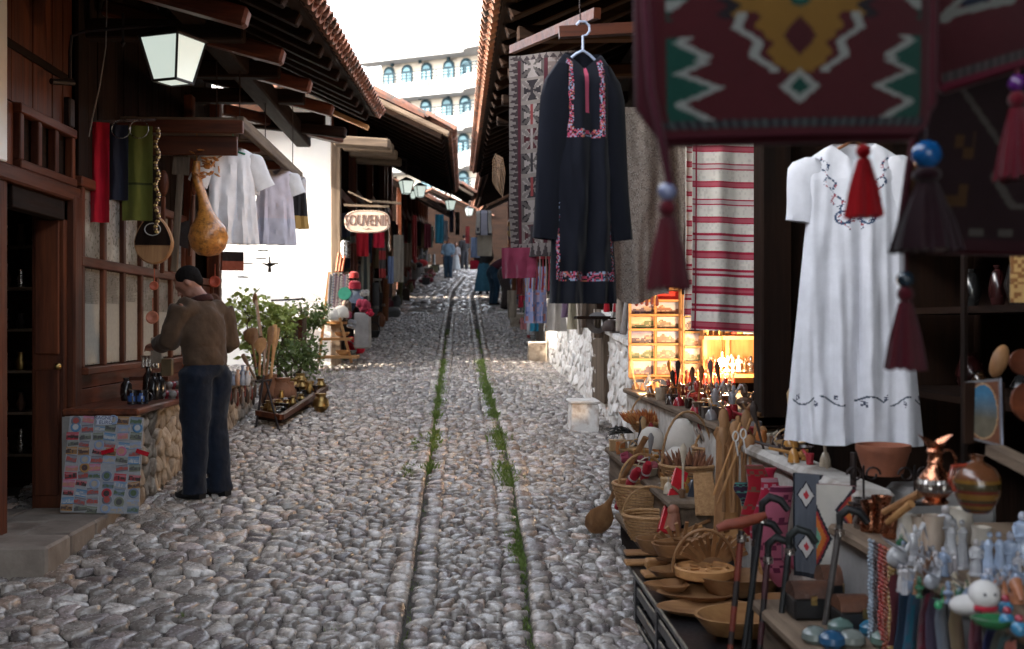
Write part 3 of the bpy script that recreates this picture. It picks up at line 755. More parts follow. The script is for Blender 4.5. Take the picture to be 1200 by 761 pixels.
SR3 = far_shop('far right shop where the street bends', 1, 2.1, 38.7, 52, .8, lambda y: 5.9 + (y - 38) * .08, 26, 2.6, 13, courses=2)
EB = far_shop('shop closing the view at the bend of the street', -1, .3, 60.5, 70, 1.6, lambda y: 7.6 + (y - 60) * .08, 24, 3.2, 14, courses=1)
bx(EB, 'end_wall', -4, 6, 60.6, 60.8, 4, 8.5, M['dark_x'], bevel=0)
# ---------------------------------------------------------------- hotel on the hill
HB = Thing('hotel', W(480, 200, 105), 'cream and white hotel with curved balconies and arched windows on the hill', 'hotel')
HA = W(548, 380, 102.0); HL = W(418, 380, 107.5); hx = (HA - HL); hx.z = 0; HLn = hx.length; hx.normalize(); hn = Vector((hx.y, -hx.x, 0))
if hn.y > 0: hn = -hn
def H(a, z, out=0): p = HL + hx * a + hn * out; return Vector((p.x, p.y, z))
def hbox(name, a0, a1, z0, z1, o0, o1, m, parent=None):
    mb = MB(); b = 0; mb.v = [H(a, z, o) for z in (z0, z1) for a, o in ((a0, o0), (a1, o0), (a1, o1), (a0, o1))]
    for q in ((0, 3, 2, 1), (4, 5, 6, 7), (0, 1, 5, 4), (1, 2, 6, 5), (2, 3, 7, 6), (3, 0, 4, 7)): mb.face(q)
    return HB.part(name, mb, m, parent)
PIT = 3.42; ZT = 27.9
hbox('wall', 1.6, HLn + 16, 2, ZT - .9, -14, -1.7, M['hotel'])
def bowed(o, a0, a1, seg=10):
    """plan line of a balcony edge: straight, then a round bay on the right, then straight on"""
    pts = [(a0, o), (HLn - .4, o)]
    for k in range(1, seg): t = math.pi * k / seg; pts.append((HLn + 1.5 - math.cos(t) * 1.9, o + math.sin(t) * 1.3))
    pts += [(HLn + 3.4, o), (a1, o)]; return pts
for fl in range(6):
    zb = ZT - fl * PIT if fl == 0 else 24.15 - (fl - 1) * PIT
    hgt = 1.5 if fl == 0 else 1.35
    pl = bowed(0, 0 if fl < 2 else .9, HLn + 16)
    mb = MB(); ring = [(a, o) for a, o in pl] + [(pl[-1][0], -1.75), (pl[0][0], -1.75)]
    mb.prism(ring, lambda a, o: H(a, zb - hgt, o), lambda a, o: H(a, zb, o)); bal = HB.part('balcony', mb, M['hotelwhite'])
    mb = MB(); ln = sum(((b[0] - a[0]) ** 2 + (b[1] - a[1]) ** 2) ** .5 for a, b in zip(pl, pl[1:]))
    hr = .25 if fl == 0 else .95
    for a, b in zip(pl, pl[1:]):
        for hh in ((1.0,) if fl == 0 else (1, .7, .4)): mb.bar(H(a[0], zb + hr * hh, a[1] - .05), H(b[0], zb + hr * hh, b[1] - .05), .07, .07)
        n = max(1, int(abs(b[0] - a[0]) / (1.4 if fl else .7)))
        for k in range(n): t = k / n; mb.bar(H(lerp(a[0], b[0], t), zb, lerp(a[1], b[1], t) - .05), H(lerp(a[0], b[0], t), zb + hr, lerp(a[1], b[1], t) - .05), .06, .06)
    HB.part('railing', mb, M['hotelframe'], bal)
    if True:
        mb = MB()
        for k in range(9):
            a = .8 + k * 1.15; mb.box(H(a, zb - .28, .06), (.18, .10, .3))
        HB.part('bracket', mb, M['hotel'], bal)
    if fl == 0: continue
    zf = zb - .25
    us = {1: (456, 477, 500, 526, 546), 2: (476, 499, 524, 545), 3: (476, 500, 522, 543)}.get(fl, (500, 522, 543))
    for u in us:
        d = ray(u, 380); o = HL - hn * 1.7; den = d[0] * hn.x + d[1] * hn.y; t = (o.x * hn.x + o.y * hn.y) / den; a = (Vector((d[0] * t, d[1] * t, 0)) - Vector((HL.x, HL.y, 0))).dot(hx)
        wv, hv = 1.15, 2.35
        def arch(w_, h_, z0=0): 
            p = [(-w_ / 2, z0), (w_ / 2, z0), (w_ / 2, h_ - w_ / 2)]
            p += [(math.cos(t_) * w_ / 2, h_ - w_ / 2 + math.sin(t_) * w_ / 2) for t_ in [math.pi * q / 8 for q in range(1, 8)]] + [(-w_ / 2, h_ - w_ / 2)]; return p
        mb = MB(); mb.prism(arch(wv, hv), lambda x, z: H(a + x, zf + z, -1.69), lambda x, z: H(a + x, zf + z, -1.60)); wn = HB.part('window', mb, M['hotelframe'])
        for sx in (-.27, .27):
            mb = MB(); mb.box((0, 0, 0), (.001, .001, .001)); mb = MB(); mb.prism([(-.18, .15), (.18, .15), (.18, 1.5), (-.18, 1.5)], lambda x, z: H(a + sx + x, zf + z, -1.60), lambda x, z: H(a + sx + x, zf + z, -1.58)); HB.part('pane', mb, M['hotelglass'], wn)
        mb = MB(); mb.prism([(math.cos(t_) * .36, 1.72 + math.sin(t_) * .36) for t_ in [math.pi * q / 8 for q in range(9)]], lambda x, z: H(a + x, zf + z, -1.60), lambda x, z: H(a + x, zf + z, -1.58)); HB.part('pane', mb, M['hotelglass'], wn)
    for a in (3.1, 6.1, 9.1):
        mb = MB(); mb.bar(H(a, zf + 2.75, -1.7), H(a, zf + 2.75, -1.3), .05, .05); mb.lathe([(.05, .25), (.28, .05), (.18, 0), (.16, -.25), (.02, -.3)], H(a, zf + 2.5, -1.3), 8); HB.part('wall_lantern', mb, M['hotelframe'])
# white awning and lower wing
mb = MB(); z = 24.15 - 3 * PIT
mb.rings([[H(HLn - 2.5, z - 1.4, 0), H(HLn + 4, z - 1.4, 0), H(HLn + 4, z - 3.0, 1.6), H(HLn - 2.5, z - 3.0, 1.6)], [H(HLn - 2.5, z - 1.35, 0), H(HLn + 4, z - 1.35, 0), H(HLn + 4, z - 2.95, 1.6), H(HLn - 2.5, z - 2.95, 1.6)]], cap=True)
HB.part('awning', mb, M['greyplaster'])

bw = MB(); bw.box((-3.6, 13.85, 1.9), (.25, 2.9, 2.7)); single('wall', bw, M['wallstone'], 'garden wall behind the nearest left shop, along the courtyard', 'wall', bevel=.02)  # hidden wall added to shade the cobbles beside the gap

RB = Thing('building', (0, -27, -2.2), 'building across the lower end of the street behind the viewer', 'building')  # added out of view to limit light coming from behind the camera
bx(RB, 'wall', -6, 6, -28, -27, -3, 3.0, M['greyplaster'], bevel=0); bx(RB, 'door', -1, .2, -27, -26.95, -2.2, 0, M['brown_z'], bevel=0)
# ================================================================ CLOTH, GARMENTS, BAGS
RED = (.42, .02, .03); DRED = (.13, .008, .014); WINE = (.20, .012, .03); WHITE = (.72, .72, .74); NAVY = (.007, .008, .014); GREEN = (.05, .10, .03)
BLACK = (.012, .012, .014); CREAM = (.58, .50, .40); BLUE = (.05, .22, .42); PINK = (.65, .10, .18); TAN = (.36, .22, .11); GREY = (.22, .22, .23); OCH = (.42, .20, .04); TEAL = (.02, .12, .10)
def sheet(name, top, wid, hgt, yaw, colfn, label, cat, group=None, folds=4, amp=.02, nu=18, nv=24, flare=1.0, wave=0, thick=.006, seed=0, rail=None, m=None, tilt=0):
    """a hanging piece of cloth; top = middle of its upper edge; front looks to -y before turning by yaw"""
    top = Vector(top); c, s = math.cos(yaw), math.sin(yaw)
    def P(a, b, o):
        x = (a - .5) * wid * (1 + (flare - 1) * b); k = .35 + .65 * b
        y = amp * k * (.7 * math.sin(a * folds * 6.283 + seed + b) + 1.6 * noise.noise(Vector((a * folds * 2.2, b * 1.3, seed))) + .5 * noise.noise(Vector((a * 9, b * 6, seed + 5)))) + o
        z = -b * hgt + wave * math.sin(a * 6.283 * 1.3 + seed) * b + tilt * (a - .5) * b
        return top + Vector((c * x - s * y, s * x + c * y, z))
    mb = MB(); mb.grid(lambda a, b: P(a, b, -thick / 2), nu, nv, colfn)
    k0 = len(mb.v); mb.grid(lambda a, b: P(a, b, thick / 2), nu, nv, colfn)
    W1 = nu + 1
    def q(a, b, c2, d): mb.face((a, b, c2, d))
    for i in range(nu): q(i, i + 1, k0 + i + 1, k0 + i); j = nv * W1; q(j + i, j + i + 1, k0 + j + i + 1, k0 + j + i)
    for j in range(nv): a = j * W1; b = a + W1; q(a, b, k0 + b, k0 + a); a += nu; b += nu; q(a, b, k0 + b, k0 + a)
    return single(name, mb, m or M['cloth'], label, cat, group, smooth=True, loc=top)
def plain(c): return lambda a, b: c
def garment(name, top, hgt, yaw, label, cat, col, group=None, sh=.21, hem=.27, dep=.045, sleeve=None, colfn=None, neck='v', folds=5, n=40, rows=34, amp=.018, slcol=None, hanger=None, shade=None, hem_wave=.0, seed=0):
    """a shirt/dress on a hanger: closed body tube with shoulders, folds, sleeves. top = neck point; front faces -y then yaw"""
    top = Vector(top); c, s = math.cos(yaw), math.sin(yaw); th = Thing(name, top, label, cat, group)
    def X(x, y, z): return top + Vector((c * x - s * y, s * x + c * y, z))
    prof = lambda t: (lerp(.075, sh, min(1, (t / .07)) ** .8) if t < .07 else (lerp(sh, sh * .90, min(1, (t - .07) / .2)) if t < .27 else lerp(sh * .90, hem, (t - .27) / .73)))
    rr = []
    for j in range(rows + 1):
        t = j / rows; t2 = t ** 1.15; w_ = prof(t2); d_ = dep * (.35 + .65 * min(1, t2 / .12)) * (1 + .3 * t2); ring = []
        for i in range(n):
            a = 2 * math.pi * i / n; ca, sa = math.cos(a), math.sin(a)
            x = w_ * (abs(ca) ** .8) * (1 if ca > 0 else -1); f = amp * (.12 + max(0, t2 - .08)) * (math.sin((x / hem) * folds * 2.3 + seed + (sa > 0) * 1.3 + t2 * 1.2) * .55 + 2.2 * noise.noise(Vector((x * folds * 4.2, t2 * 1.6 + seed, sa > 0))) + .8 * noise.noise(Vector((x * 30, t2 * 7 + seed * 3, 4)))) * (abs(sa) ** .5)
            y = d_ * sa + f; z = -t2 * hgt
            if t2 < .10 and sa < 0 and neck: z -= .07 * max(0, 1 - abs(x) / .085) * (1 - t2 / .10)
            if t2 > .9: z += hem_wave * math.sin(x / hem * 5 + seed) * (t2 - .9) * 10
            ring.append(X(x, y, z))
        rr.append(ring)
    def cf(i, t):
        t2 = t ** 1.15; a = 2 * math.pi * i; x = math.cos(a)
        if colfn: return colfn(x * prof(t2), t2 * hgt, math.sin(a) < 0)
        return col
    mb = MB(); mb.rings(rr, cf); th.part('body', mb, M['cloth'], smooth=True)
    if sleeve:
        L, wr, ang, cf2 = sleeve
        for sx in (-1, 1):
            p0 = Vector((sx * (sh - .045), 0, -.055)); dirv = Vector((sx * math.sin(ang), 0, -math.cos(ang)))
            mb = MB(); rings = []; m = 10
            for j in range(m + 1):
                t = j / m; p = p0 + dirv * (L * t); r = lerp(.085, wr, t) * min(1, .35 + t * 5); perp = Vector((dirv.z, 0, -dirv.x)); ring = []
                for i in range(14):
                    a = 2 * math.pi * i / 14; q = p + perp * math.cos(a) * r * (1 + .06 * math.sin(5 * t + i)) + Vector((0, math.sin(a) * (dep * .75 + .006 * math.sin(9 * t + i * 2)), 0)); ring.append(X(q.x, q.y, q.z))
                rings.append(ring)
            mb.rings(rings, (lambda i, t: cf2(t)) if cf2 else (lambda i, t: col)); th.part('sleeve', mb, M['cloth'], smooth=True)
    if hanger:
        mb = MB(); r = .006 if hanger != 'thin' else .003
        mb.tube([X(-sh * .85, 0, -.075), X(-.03, 0, -.005), X(0, 0, .012), X(.03, 0, -.005), X(sh * .85, 0, -.075)], r, 8)
        mb.tube([X(0, 0, .005)] + [X(.032 * math.sin(q) , 0, .075 - .032 * math.cos(q) + .03) for q in [0, .6, 1.3, 2.0, 2.8, 3.6, 4.3]], r * .85, 7)
        mb.color({'white': (.55, .62, .8), 'wood': (.3, .12, .05), 'thin': (.4, .4, .42)}[hanger if isinstance(hanger, str) else 'white'])
        mb.used = True; mb.c = [mb.col] * len(mb.f); th.part('hanger', mb, M['print'], smooth=True)
    return th
def hsh(*a): return (math.sin(sum(x * k for x, k in zip(a, (12.9898, 78.233, 37.719)))) * 43758.5453) % 1
# ---------------------------------------------------------------- navy tunic
def navy(x, z, front):
    c = NAVY
    if front:
        ax = abs(x)
        f = hsh(int(x * 210), int(z * 200), 1); bl = ((.5, .07, .13) if f < .25 else (.30, .38, .52) if f < .46 else (.5, .18, .10) if f < .55 else NAVY)
        if z < .365 and .046 < ax < .074 and z > .02: c = bl
        elif .33 < z < .365 and ax < .074: c = bl
        elif z < .26 and ax < .004: c = PINK
        if .93 < z < .965 and ax < .12: c = bl if f < .8 else NAVY
        if .63 < z < .96 and .110 < ax < .126: c = bl if f < .8 else NAVY
    return c
def navs(t): return (.5, .05, .14) if .86 < t < .90 else ((.4, .5, .7) if .78 < t < .86 and hsh(t * 10) > .4 else NAVY)
tp = W(683, 62, 4.8)
garment('tunic', tp, 1.06, R(14), 'navy long sleeved tunic with pink embroidered neck on a pale plastic hanger', 'tunic', NAVY, sh=.135, hem=.150, sleeve=(.74, .060, R(6), navs), colfn=navy, n=220, rows=210, folds=4, hanger='white', amp=.03)
a = W(676, 0, 4.8); mb = MB(); mb.tube([tp + Vector((-.01, 0, .12)), tp + Vector((-.015, 0, .26)), tp + Vector((0, 0, .9))], .003, 5)
single('hanging_wire', mb, M['iron'], 'thin wire holding the hanger of the navy tunic', 'wire')
# ---------------------------------------------------------------- white embroidered dress
def wdress(x, z, front):
    c = (.70, .71, .76)
    if front:
        ax = abs(x)
        def vine(cx, cz, r, n):
            return False
        if z < .34:
            d = abs(ax - (.135 - z * .36)); k = math.sin(z * 90) * .012
            if abs(d - .008 - k) < .006 and z > .05 and hsh(int(x * 240), int(z * 240)) > .35: c = (.04, .07, .13) if hsh(int(x * 80), int(z * 80), 5) > .35 else (.35, .08, .10)
            if .24 < z < .34 and ax < .07:
                q = math.hypot(ax - .035, z - .29); 
                if abs(q - .024) < .0035: c = (.05, .08, .15)
        if .955 < z < 1.035:
            q = (z - .995) + .018 * math.sin(x * 42)
            if abs(q) < .0035 and abs(((x * 9 + .15) % 1) - .5) < .40: c = (.05, .07, .10)
            if abs((z - .995) - .018 * math.sin(x * 42)) < .011 and math.sin(x * 84) > .80 and hsh(int(x * 300), int(z * 300)) > .3: c = (.05, .06, .10)
    return c
tp = W(1000, 168, 4.35)
garment('dress', tp, 1.16, R(-12), 'long white short sleeved dress with embroidered neck and hem, on a brown hanger', 'dress', WHITE, sh=.200, hem=.262, sleeve=(.25, .066, R(9), lambda t: (.70, .71, .76)), colfn=wdress, n=260, rows=320, folds=6, amp=.022, hanger='wood', hem_wave=.008)
# ---------------------------------------------------------------- patterned rug strip hanging behind the tunic
def rug(a, b):
    x = a * 13; z = b * 44
    base = (.20, .165, .15); dk = (.03, .022, .025); lt = (.40, .34, .31)
    if x < 1.6 or x > 11.4 or b > .93 or b < .03:
        t = abs(((z * 1.5) % 2) - 1) if x < 1.6 or x > 11.4 else abs(((x * 1.5) % 2) - 1); q = (x / 1.6 if x < 1.6 else (x - 11.4) / 1.6 if x > 11.4 else (b - .93) / .07 if b > .5 else b / .03)
        return (.30, .25, .23) if q < t else (.07, .05, .05)
    if x < 2.2 or x > 10.8: return (.10, .02, .03)
    if x < 6.8:
        cy = b * 8.4; i = int(cy); fy = cy - i - .5; fx = (x - 4.5) / 2.3
        if abs(fy) > .43: return (.30, .25, .22)
        bg = [(.13, .11, .10), (.24, .2, .18)][i % 2]
        if abs(fx) > .92: return bg
        ar = abs(abs(fx) - abs(fy * 2.2))
        if abs(fx) < .12 and abs(fy) < .4: return [lt, dk, (.3, .05, .05)][i % 3]
        if (abs(fx) < abs(fy * 2.2) * .55) or (abs(fy * 2.2) < abs(fx) * .45 and abs(fx) < .75): return [(.42, .36, .33), dk, lt, (.09, .015, .02)][i % 4]
        if abs(ar - .3) < .1: return dk if i % 2 == 0 else lt
        return bg
    if x < 7.6: return (.10, .02, .03)
    fz = (z * .5) % 2; return lt if abs(fz - 1) < abs((x - 9.2) / 1.7) * .9 and int(z) % 2 else ((.26, .2, .18) if x < 9 else (.16, .12, .115))
sheet('rug', W(636, 62, 6.3), .40, 1.13, R(-24), lambda a, b: tuple(k * .55 for k in rug(a, b)), 'narrow grey and maroon geometric kilim rug hung behind the navy tunic', 'rug', folds=1.2, amp=.02, nu=66, nv=150)
sheet('scarf', W(608, 290, 6.35), .20, .17, R(-20), plain((.20, .03, .06)), 'dark pink folded cloth showing under the grey kilim rug', 'scarf', folds=3, amp=.015)
th = Thing('towel', W(631, 300, 6.6), 'red fringed shawl with long white tassels below the kilim rug', 'shawl')
mb = MB(); mb.grid(lambda a, b: W(618, 293, 6.6) + Vector((a * .16, .01 * math.sin(a * 20), -b * .05)), 12, 3, lambda a, b: (.45, .06, .08)); th.part('cloth', mb, M['cloth'])
for k in range(9):
    x = k * .018; mb = MB(); c_ = [(.6, .55, .5), (.45, .06, .08)][k % 2]; mb.color(c_); p = W(618, 299, 6.6) + Vector((x, 0, 0)); mb.tube([p, p + Vector((.003, -.004, -.10)), p + Vector((-.002, .003, -.21 + .02 * hsh(k)))], [.004, .006, .007], 6); th.part('tassel', mb, M['cloth'])
def floral(a, b): h = hsh(int(a * 14), int(b * 18), 3); return (.30, .34, .55) if h < .5 else (.45, .38, .5) if h < .75 else (.5, .22, .2) if h < .87 else (.15, .2, .42)
sheet('scarf', W(628, 312, 7.2), .14, .36, R(8), floral, 'pale blue and coral flowered scarf hanging beside the navy tunic hem', 'scarf', folds=2, amp=.02)
# lace panels
def lace(a, b):
    h = hsh(int(a * 90), int(b * 170), 2); g = math.sin(a * 40) * math.sin(b * 75) > .35
    return (.27, .225, .19) if (h < .6 or g) and not (g and h > .85) else (.17, .14, .12) if h < .85 else (.34, .30, .27)
sheet('tablecloth', W(735, 125, 6.6), .50, 1.12, R(6), lace, 'beige crochet lace tablecloth hanging behind the navy tunic sleeve', 'tablecloth', folds=2.5, amp=.035, nu=90, nv=170, flare=.95, wave=.03)
sheet('tablecloth', W(790, 150, 6.9), .22, .82, R(-14), lace, 'narrow ivory lace runner hanging left of the red striped blanket', 'tablecloth', folds=2, amp=.03, nu=44, nv=130)
def redstripe(a, b):
    k = (b * 11.5) % 1
    if abs(a - .06) < .012 or abs(a - .10) < .008: return (.35, .02, .05)
    if k < .10 or .30 < k < .40: return (.40, .02, .05)
    if .10 <= k < .30: return (.46, .10, .13) if int(b * 11.5) % 2 else (.58, .46, .44)
    return (.70, .65, .58) if hsh(int(a * 60), int(b * 80)) > .2 else (.62, .57, .51)
sheet('blanket', W(851, 150, 6.1), .375, 1.10, R(4), redstripe, 'white woven blanket with crimson stripes hanging by the dark post on the right', 'blanket', folds=1.6, amp=.02, nu=40, nv=160, tilt=-.02)
sheet('blanket', W(812, 172, 6.35), .10, .95, R(30), redstripe, 'folded edge of a second crimson striped cloth left of the striped blanket', 'blanket', folds=1, amp=.015, nu=12, nv=140)
# ---------------------------------------------------------------- woven kilim bags close to the camera (upper right)
def zig(x, z, cx, wd, z0, z1, n, inn):
    return None
def bagA(a, b):
    u = 750 + a * 345; v = -130 + b * 290      # drawn on the bag's own face, 345 x 290 weave steps
    r = (.115, .007, .013); wh = (.50, .52, .48); gr = (.006, .10, .07); oc = (.38, .19, .025); dk = (.02, .012, .018)
    x = u - 926; ax = abs(x)
    if ax > 160 or v > 156: return (.13, .008, .022)
    if 143 < v < 150: return (.10, .12, .12) if int(u / 6) % 2 else (.03, .02, .03)
    if ax > 150: return r
    # side zigzags
    def tri(p, per): return abs(((p / per) % 1) - .5) * 2
    q = 150 - ax
    if 52 < v < 146:
        t = tri(v - 42, 33); e = 20 + 38 * t * (1.15 if 80 < v < 120 else .8)
        if q < e - 14: return gr
        if q < e: return wh
    # centre medallion
    d = ax + abs(v - 108) * 1.25
    if v > 84 and d < 12: return gr
    if v > 84 and d < 24: return wh
    def steps(v, a0, b0, per, amp_, base): return base + amp_ * tri(v + a0, per)
    if 28 < v < 94:
        e = [82, 60, 46][0] if False else (80 - (v - 30) * .62); e += 16 * (1 - tri(v - 30, 30)) - 8
        if ax < e - 12:
            if abs(v - 54) * .9 + ax < 20: return (.10, .007, .012)
            if ax < (e - 12) * .72 + 6 * tri(v, 14): return oc
            return r
        if ax < e: return wh
    if v <= 34:
        if math.hypot(ax, v - 10) < 13: return (.1, .3, .26) if math.hypot(ax, v - 10) < 6 else gr
        e = 66 + 14 * tri(v + 4, 17); 
        if ax < e: return oc
        if ax < e + 16: return dk
        t = abs(((-v) / 60) % 1 - .5) * 2
        if q < 40 * t: return wh if int(v / 12) % 2 else gr
    return r
def bag(name, pts, Y, colfn0, label, nu, nv, depth=.07, yaw=0, round_=.12):
    """pts: pixel corners tl, tr, br, bl of the bag face at street distance Y"""
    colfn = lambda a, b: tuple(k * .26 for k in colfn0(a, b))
    tl, tr, br, bl = [W(u, v, Y + dy) for (u, v, dy) in pts]; th = Thing('bag', (tl + tr + br + bl) / 4, label, 'woven bag')
    nrm = (tr - tl).cross(bl - tl).normalized()
    if nrm.y > 0: nrm = -nrm
    def P(a, b, k):
        # rounded lower corners
        if b > 1 - round_:
            q = (b - (1 - round_)) / round_; ins = (1 - math.sqrt(max(0, 1 - q * q))) * round_ * .7; a = ins + a * (1 - 2 * ins)
        p = tl.lerp(tr, a).lerp(bl.lerp(br, a), b)
        return p + nrm * k * (math.sin(min(max(a, 0), 1) * math.pi) ** .4 * math.sin(min(1, max(.02, 1 - (b - .5) * .96 if b > .5 else 1)) * math.pi / 2) ** .5)
    mb = MB(); mb.grid(lambda a, b: P(a, b, depth / 2), nu, nv, colfn); th.part('front', mb, M['cloth'], smooth=False)
    mb = MB(); mb.color((.10, .006, .012)); mb.grid(lambda a, b: P(a, b, -depth / 2), 10, 12); th.part('back', mb, M['cloth'])
    mb = MB(); mb.color((.035, .002, .006)); pl = [P(0, t / 8, 0) for t in range(9)] + [P(t / 12, 1, 0) for t in range(13)] + [P(1, 1 - t / 8, 0) for t in range(9)]; mb.tube(pl, depth * .16, 8); th.part('piping', mb, M['cloth'], smooth=True)
    return th, P
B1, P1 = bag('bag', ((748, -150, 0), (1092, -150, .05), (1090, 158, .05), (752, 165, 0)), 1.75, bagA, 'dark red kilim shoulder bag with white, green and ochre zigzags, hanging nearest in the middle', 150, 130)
mb = MB(); mb.color((.05, .004, .013)); mb.tube([W(745, -160, 1.72), W(757, 20, 1.70), W(762, 100, 1.70), W(775, 165, 1.72), W(787, 225, 1.75)], .006, 8); B1.part('strap', mb, M['cloth'], smooth=True)
def bagB(a, b):
    r = (.10, .007, .013); wh = (.30, .31, .28)
    x = a * 170 + 1085; v = b * 200 - 60
    if b > .95: return (.22, .01, .04)
    if b > .89: return (.06, .05, .05) if int(a * 40) % 2 else (.12, .1, .1)
    for (cx, cy) in ((1128, 10), (1146, 25), (1152, 47), (1092, 45), (1132, -14)):
        if math.hypot(x - cx, v - cy) < 7.5: return wh
    def seg(x0, y0, x1, y1, w_):
        dx, dy = x1 - x0, y1 - y0; t = max(0, min(1, ((x - x0) * dx + (v - y0) * dy) / (dx * dx + dy * dy))); return math.hypot(x - x0 - t * dx, v - y0 - t * dy) < w_
    if seg(1092, 40, 1128, 8, 4) or seg(1128, 8, 1140, 46, 4) or seg(1092, 43, 1150, 48, 5): return wh
    if abs(x - 1120) + abs(v - 30) < 20: return (.015, .02, .05)
    return r
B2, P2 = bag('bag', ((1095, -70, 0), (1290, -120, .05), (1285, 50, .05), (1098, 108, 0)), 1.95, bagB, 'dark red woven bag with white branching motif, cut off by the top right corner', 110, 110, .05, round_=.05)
def bagC(a, b):
    r = (.03, .004, .007); wh = (.16, .14, .12)
    x = a * 190 + 1075; v = b * 230 + 70
    def seg(x0, y0, x1, y1, w_):
        dx, dy = x1 - x0, y1 - y0; t = max(0, min(1, ((x - x0) * dx + (v - y0) * dy) / (dx * dx + dy * dy))); return math.hypot(x - x0 - t * dx, v - y0 - t * dy) < w_
    if seg(1112, 115, 1165, 192, 3) or seg(1165, 192, 1152, 215, 4) or seg(1152, 215, 1172, 248, 4) or seg(1172, 248, 1200, 250, 3) or seg(1200, 250, 1215, 225, 3): return wh
    if 275 < v < 283 and int(x / 14) % 2 and 1110 < x: return wh
    if 120 < x < 1130 and 165 < v < 250 and hsh(int(x / 8), int(v / 14)) > .8: return (.14, .06, .01)
    return r if b < .95 else (.06, .005, .012)
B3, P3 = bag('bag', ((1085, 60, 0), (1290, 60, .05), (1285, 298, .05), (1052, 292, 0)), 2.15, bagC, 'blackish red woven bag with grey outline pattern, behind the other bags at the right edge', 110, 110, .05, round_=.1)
def tassel(u, v0, vb, v1, Y, col, wid, label, bead=None, skirt=True):
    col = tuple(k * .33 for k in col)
    top = W(u, v0, Y); s = FPX / Y; th = Thing('tassel', top, label, 'tassel', 'tassels of the woven bags')
    zb = top.z - (vb - v0) / s; ze = top.z - (v1 - v0) / s; w_ = wid / s / 2; x, y = top.x, top.y
    mb = MB(); mb.color(tuple(k * .8 for k in col)); mb.tube([(x, y, top.z), (x + .002, y, (top.z + zb) / 2), (x, y, zb)], .0035, 6); th.part('cord', mb, M['cloth'])
    if bead:
        mb = MB(); mb.color(tuple(k * .55 for k in bead)); mb.ball((x, y, zb), (w_ * .42, w_ * .42, w_ * .40), 12, 8); th.part('bead', mb, M['glaze'], smooth=True); zb -= w_ * .35
    L = zb - ze; mb = MB(); mb.color(tuple(k * 1.1 for k in col)); mb.ball((x, y, zb - L * .09), (w_ * .40, w_ * .40, L * .10), 12, 8); mb.tube([(x, y, zb - L * .20), (x, y, zb - L * .22)], w_ * .30, 10); th.part('knot', mb, M['cloth'], smooth=True)
    mb = MB(); rg = random.Random(int(u)); mb.color(tuple(k * .9 for k in col)); mb.lathe([(w_ * .26, zb - L * .18), (w_ * .5, zb - L * .4), (w_ * .74, zb - L * .7), (w_ * .86, ze + L * .04)], (x, y, 0), 18, rim=.05, lobes=9)
    for k in range(70):
        a = rg.uniform(0, 6.28); r = w_ * rg.uniform(.6, 1.0); mb.color(tuple(q * rg.uniform(.75, 1.25) for q in col))
        mb.tube([(x + math.cos(a) * w_ * .26, y + math.sin(a) * w_ * .26, zb - L * .19), (x + math.cos(a) * r * .72, y + math.sin(a) * r * .72, zb - L * .6), (x + math.cos(a) * r, y + math.sin(a) * r, ze + rg.uniform(0, L * .04))], .0028, 4)
    th.part('fringe', mb, M['cloth'], smooth=True)
tassel(782, 165, 225, 342, 1.75, (.17, .008, .02), 56, 'large wine red tassel with pale bead, hanging from the left corner of the nearest bag', (.25, .28, .45))
tassel(1012, 150, 170, 258, 2.0, (.9, .008, .02), 46, 'bright scarlet tassel hanging in front of the white dress neckline')
tassel(1061, 262, 328, 437, 2.1, (.15, .006, .02), 50, 'wine red tassel hanging low in front of the white dress skirt', (.02, .05, .08))
tassel(1086, 110, 182, 300, 2.0, (.035, .004, .012), 86, 'dark maroon tassel under a bright blue bead', (.01, .16, .50))
tassel(1192, 80, 98, 215, 1.9, (.20, .003, .018), 54, 'crimson tassel with purple bead at the right edge', (.12, .02, .2))
# ---------------------------------------------------------------- cloths hanging at the left shop
sheet('scarf', W(114, 143, 8.3), .165, .72, R(12), plain((.38, .006, .02)), 'bright red scarf hanging leftmost on the left shop front', 'scarf', 'scarves hanging on the left shop', folds=1.5, amp=.018)
sheet('scarf', W(136, 146, 8.42), .17, .55, R(12), plain((.016, .018, .03)), 'navy black scarf hanging between the red and the green ones', 'scarf', 'scarves hanging on the left shop', folds=1.5, amp=.015)
def grn(a, b): return (.10, .105, .02) if not (.60 < b < .615) else (.03, .035, .01)
sheet('scarf', W(161, 147, 8.5), .215, .70, R(10), grn, 'olive green folded scarf hanging behind two steel rings', 'scarf', 'scarves hanging on the left shop', folds=1.5, amp=.012, nv=40)
for u, lb in ((142, 'steel hoop in front of the navy scarf, left of the pair'), (163, 'steel hoop in front of the green scarf, right of the pair')):
    mb = MB(); c_ = W(u, 151, 8.35); mb.tube([c_ + Vector((math.cos(q) * .068, .01 * math.sin(q), math.sin(q) * .068)) for q in [2 * math.pi * k / 24 for k in range(25)]], .0035, 6, cap=False); single('hoop', mb, M['silver'], lb, 'hoop', smooth=True)
mb = MB(); mb.bar(W(108, 143, 8.3), W(182, 140, 8.6), .02, .02); single('hanging_rail', mb, M['iron'], 'thin iron rail carrying the scarves of the left shop', 'rail')
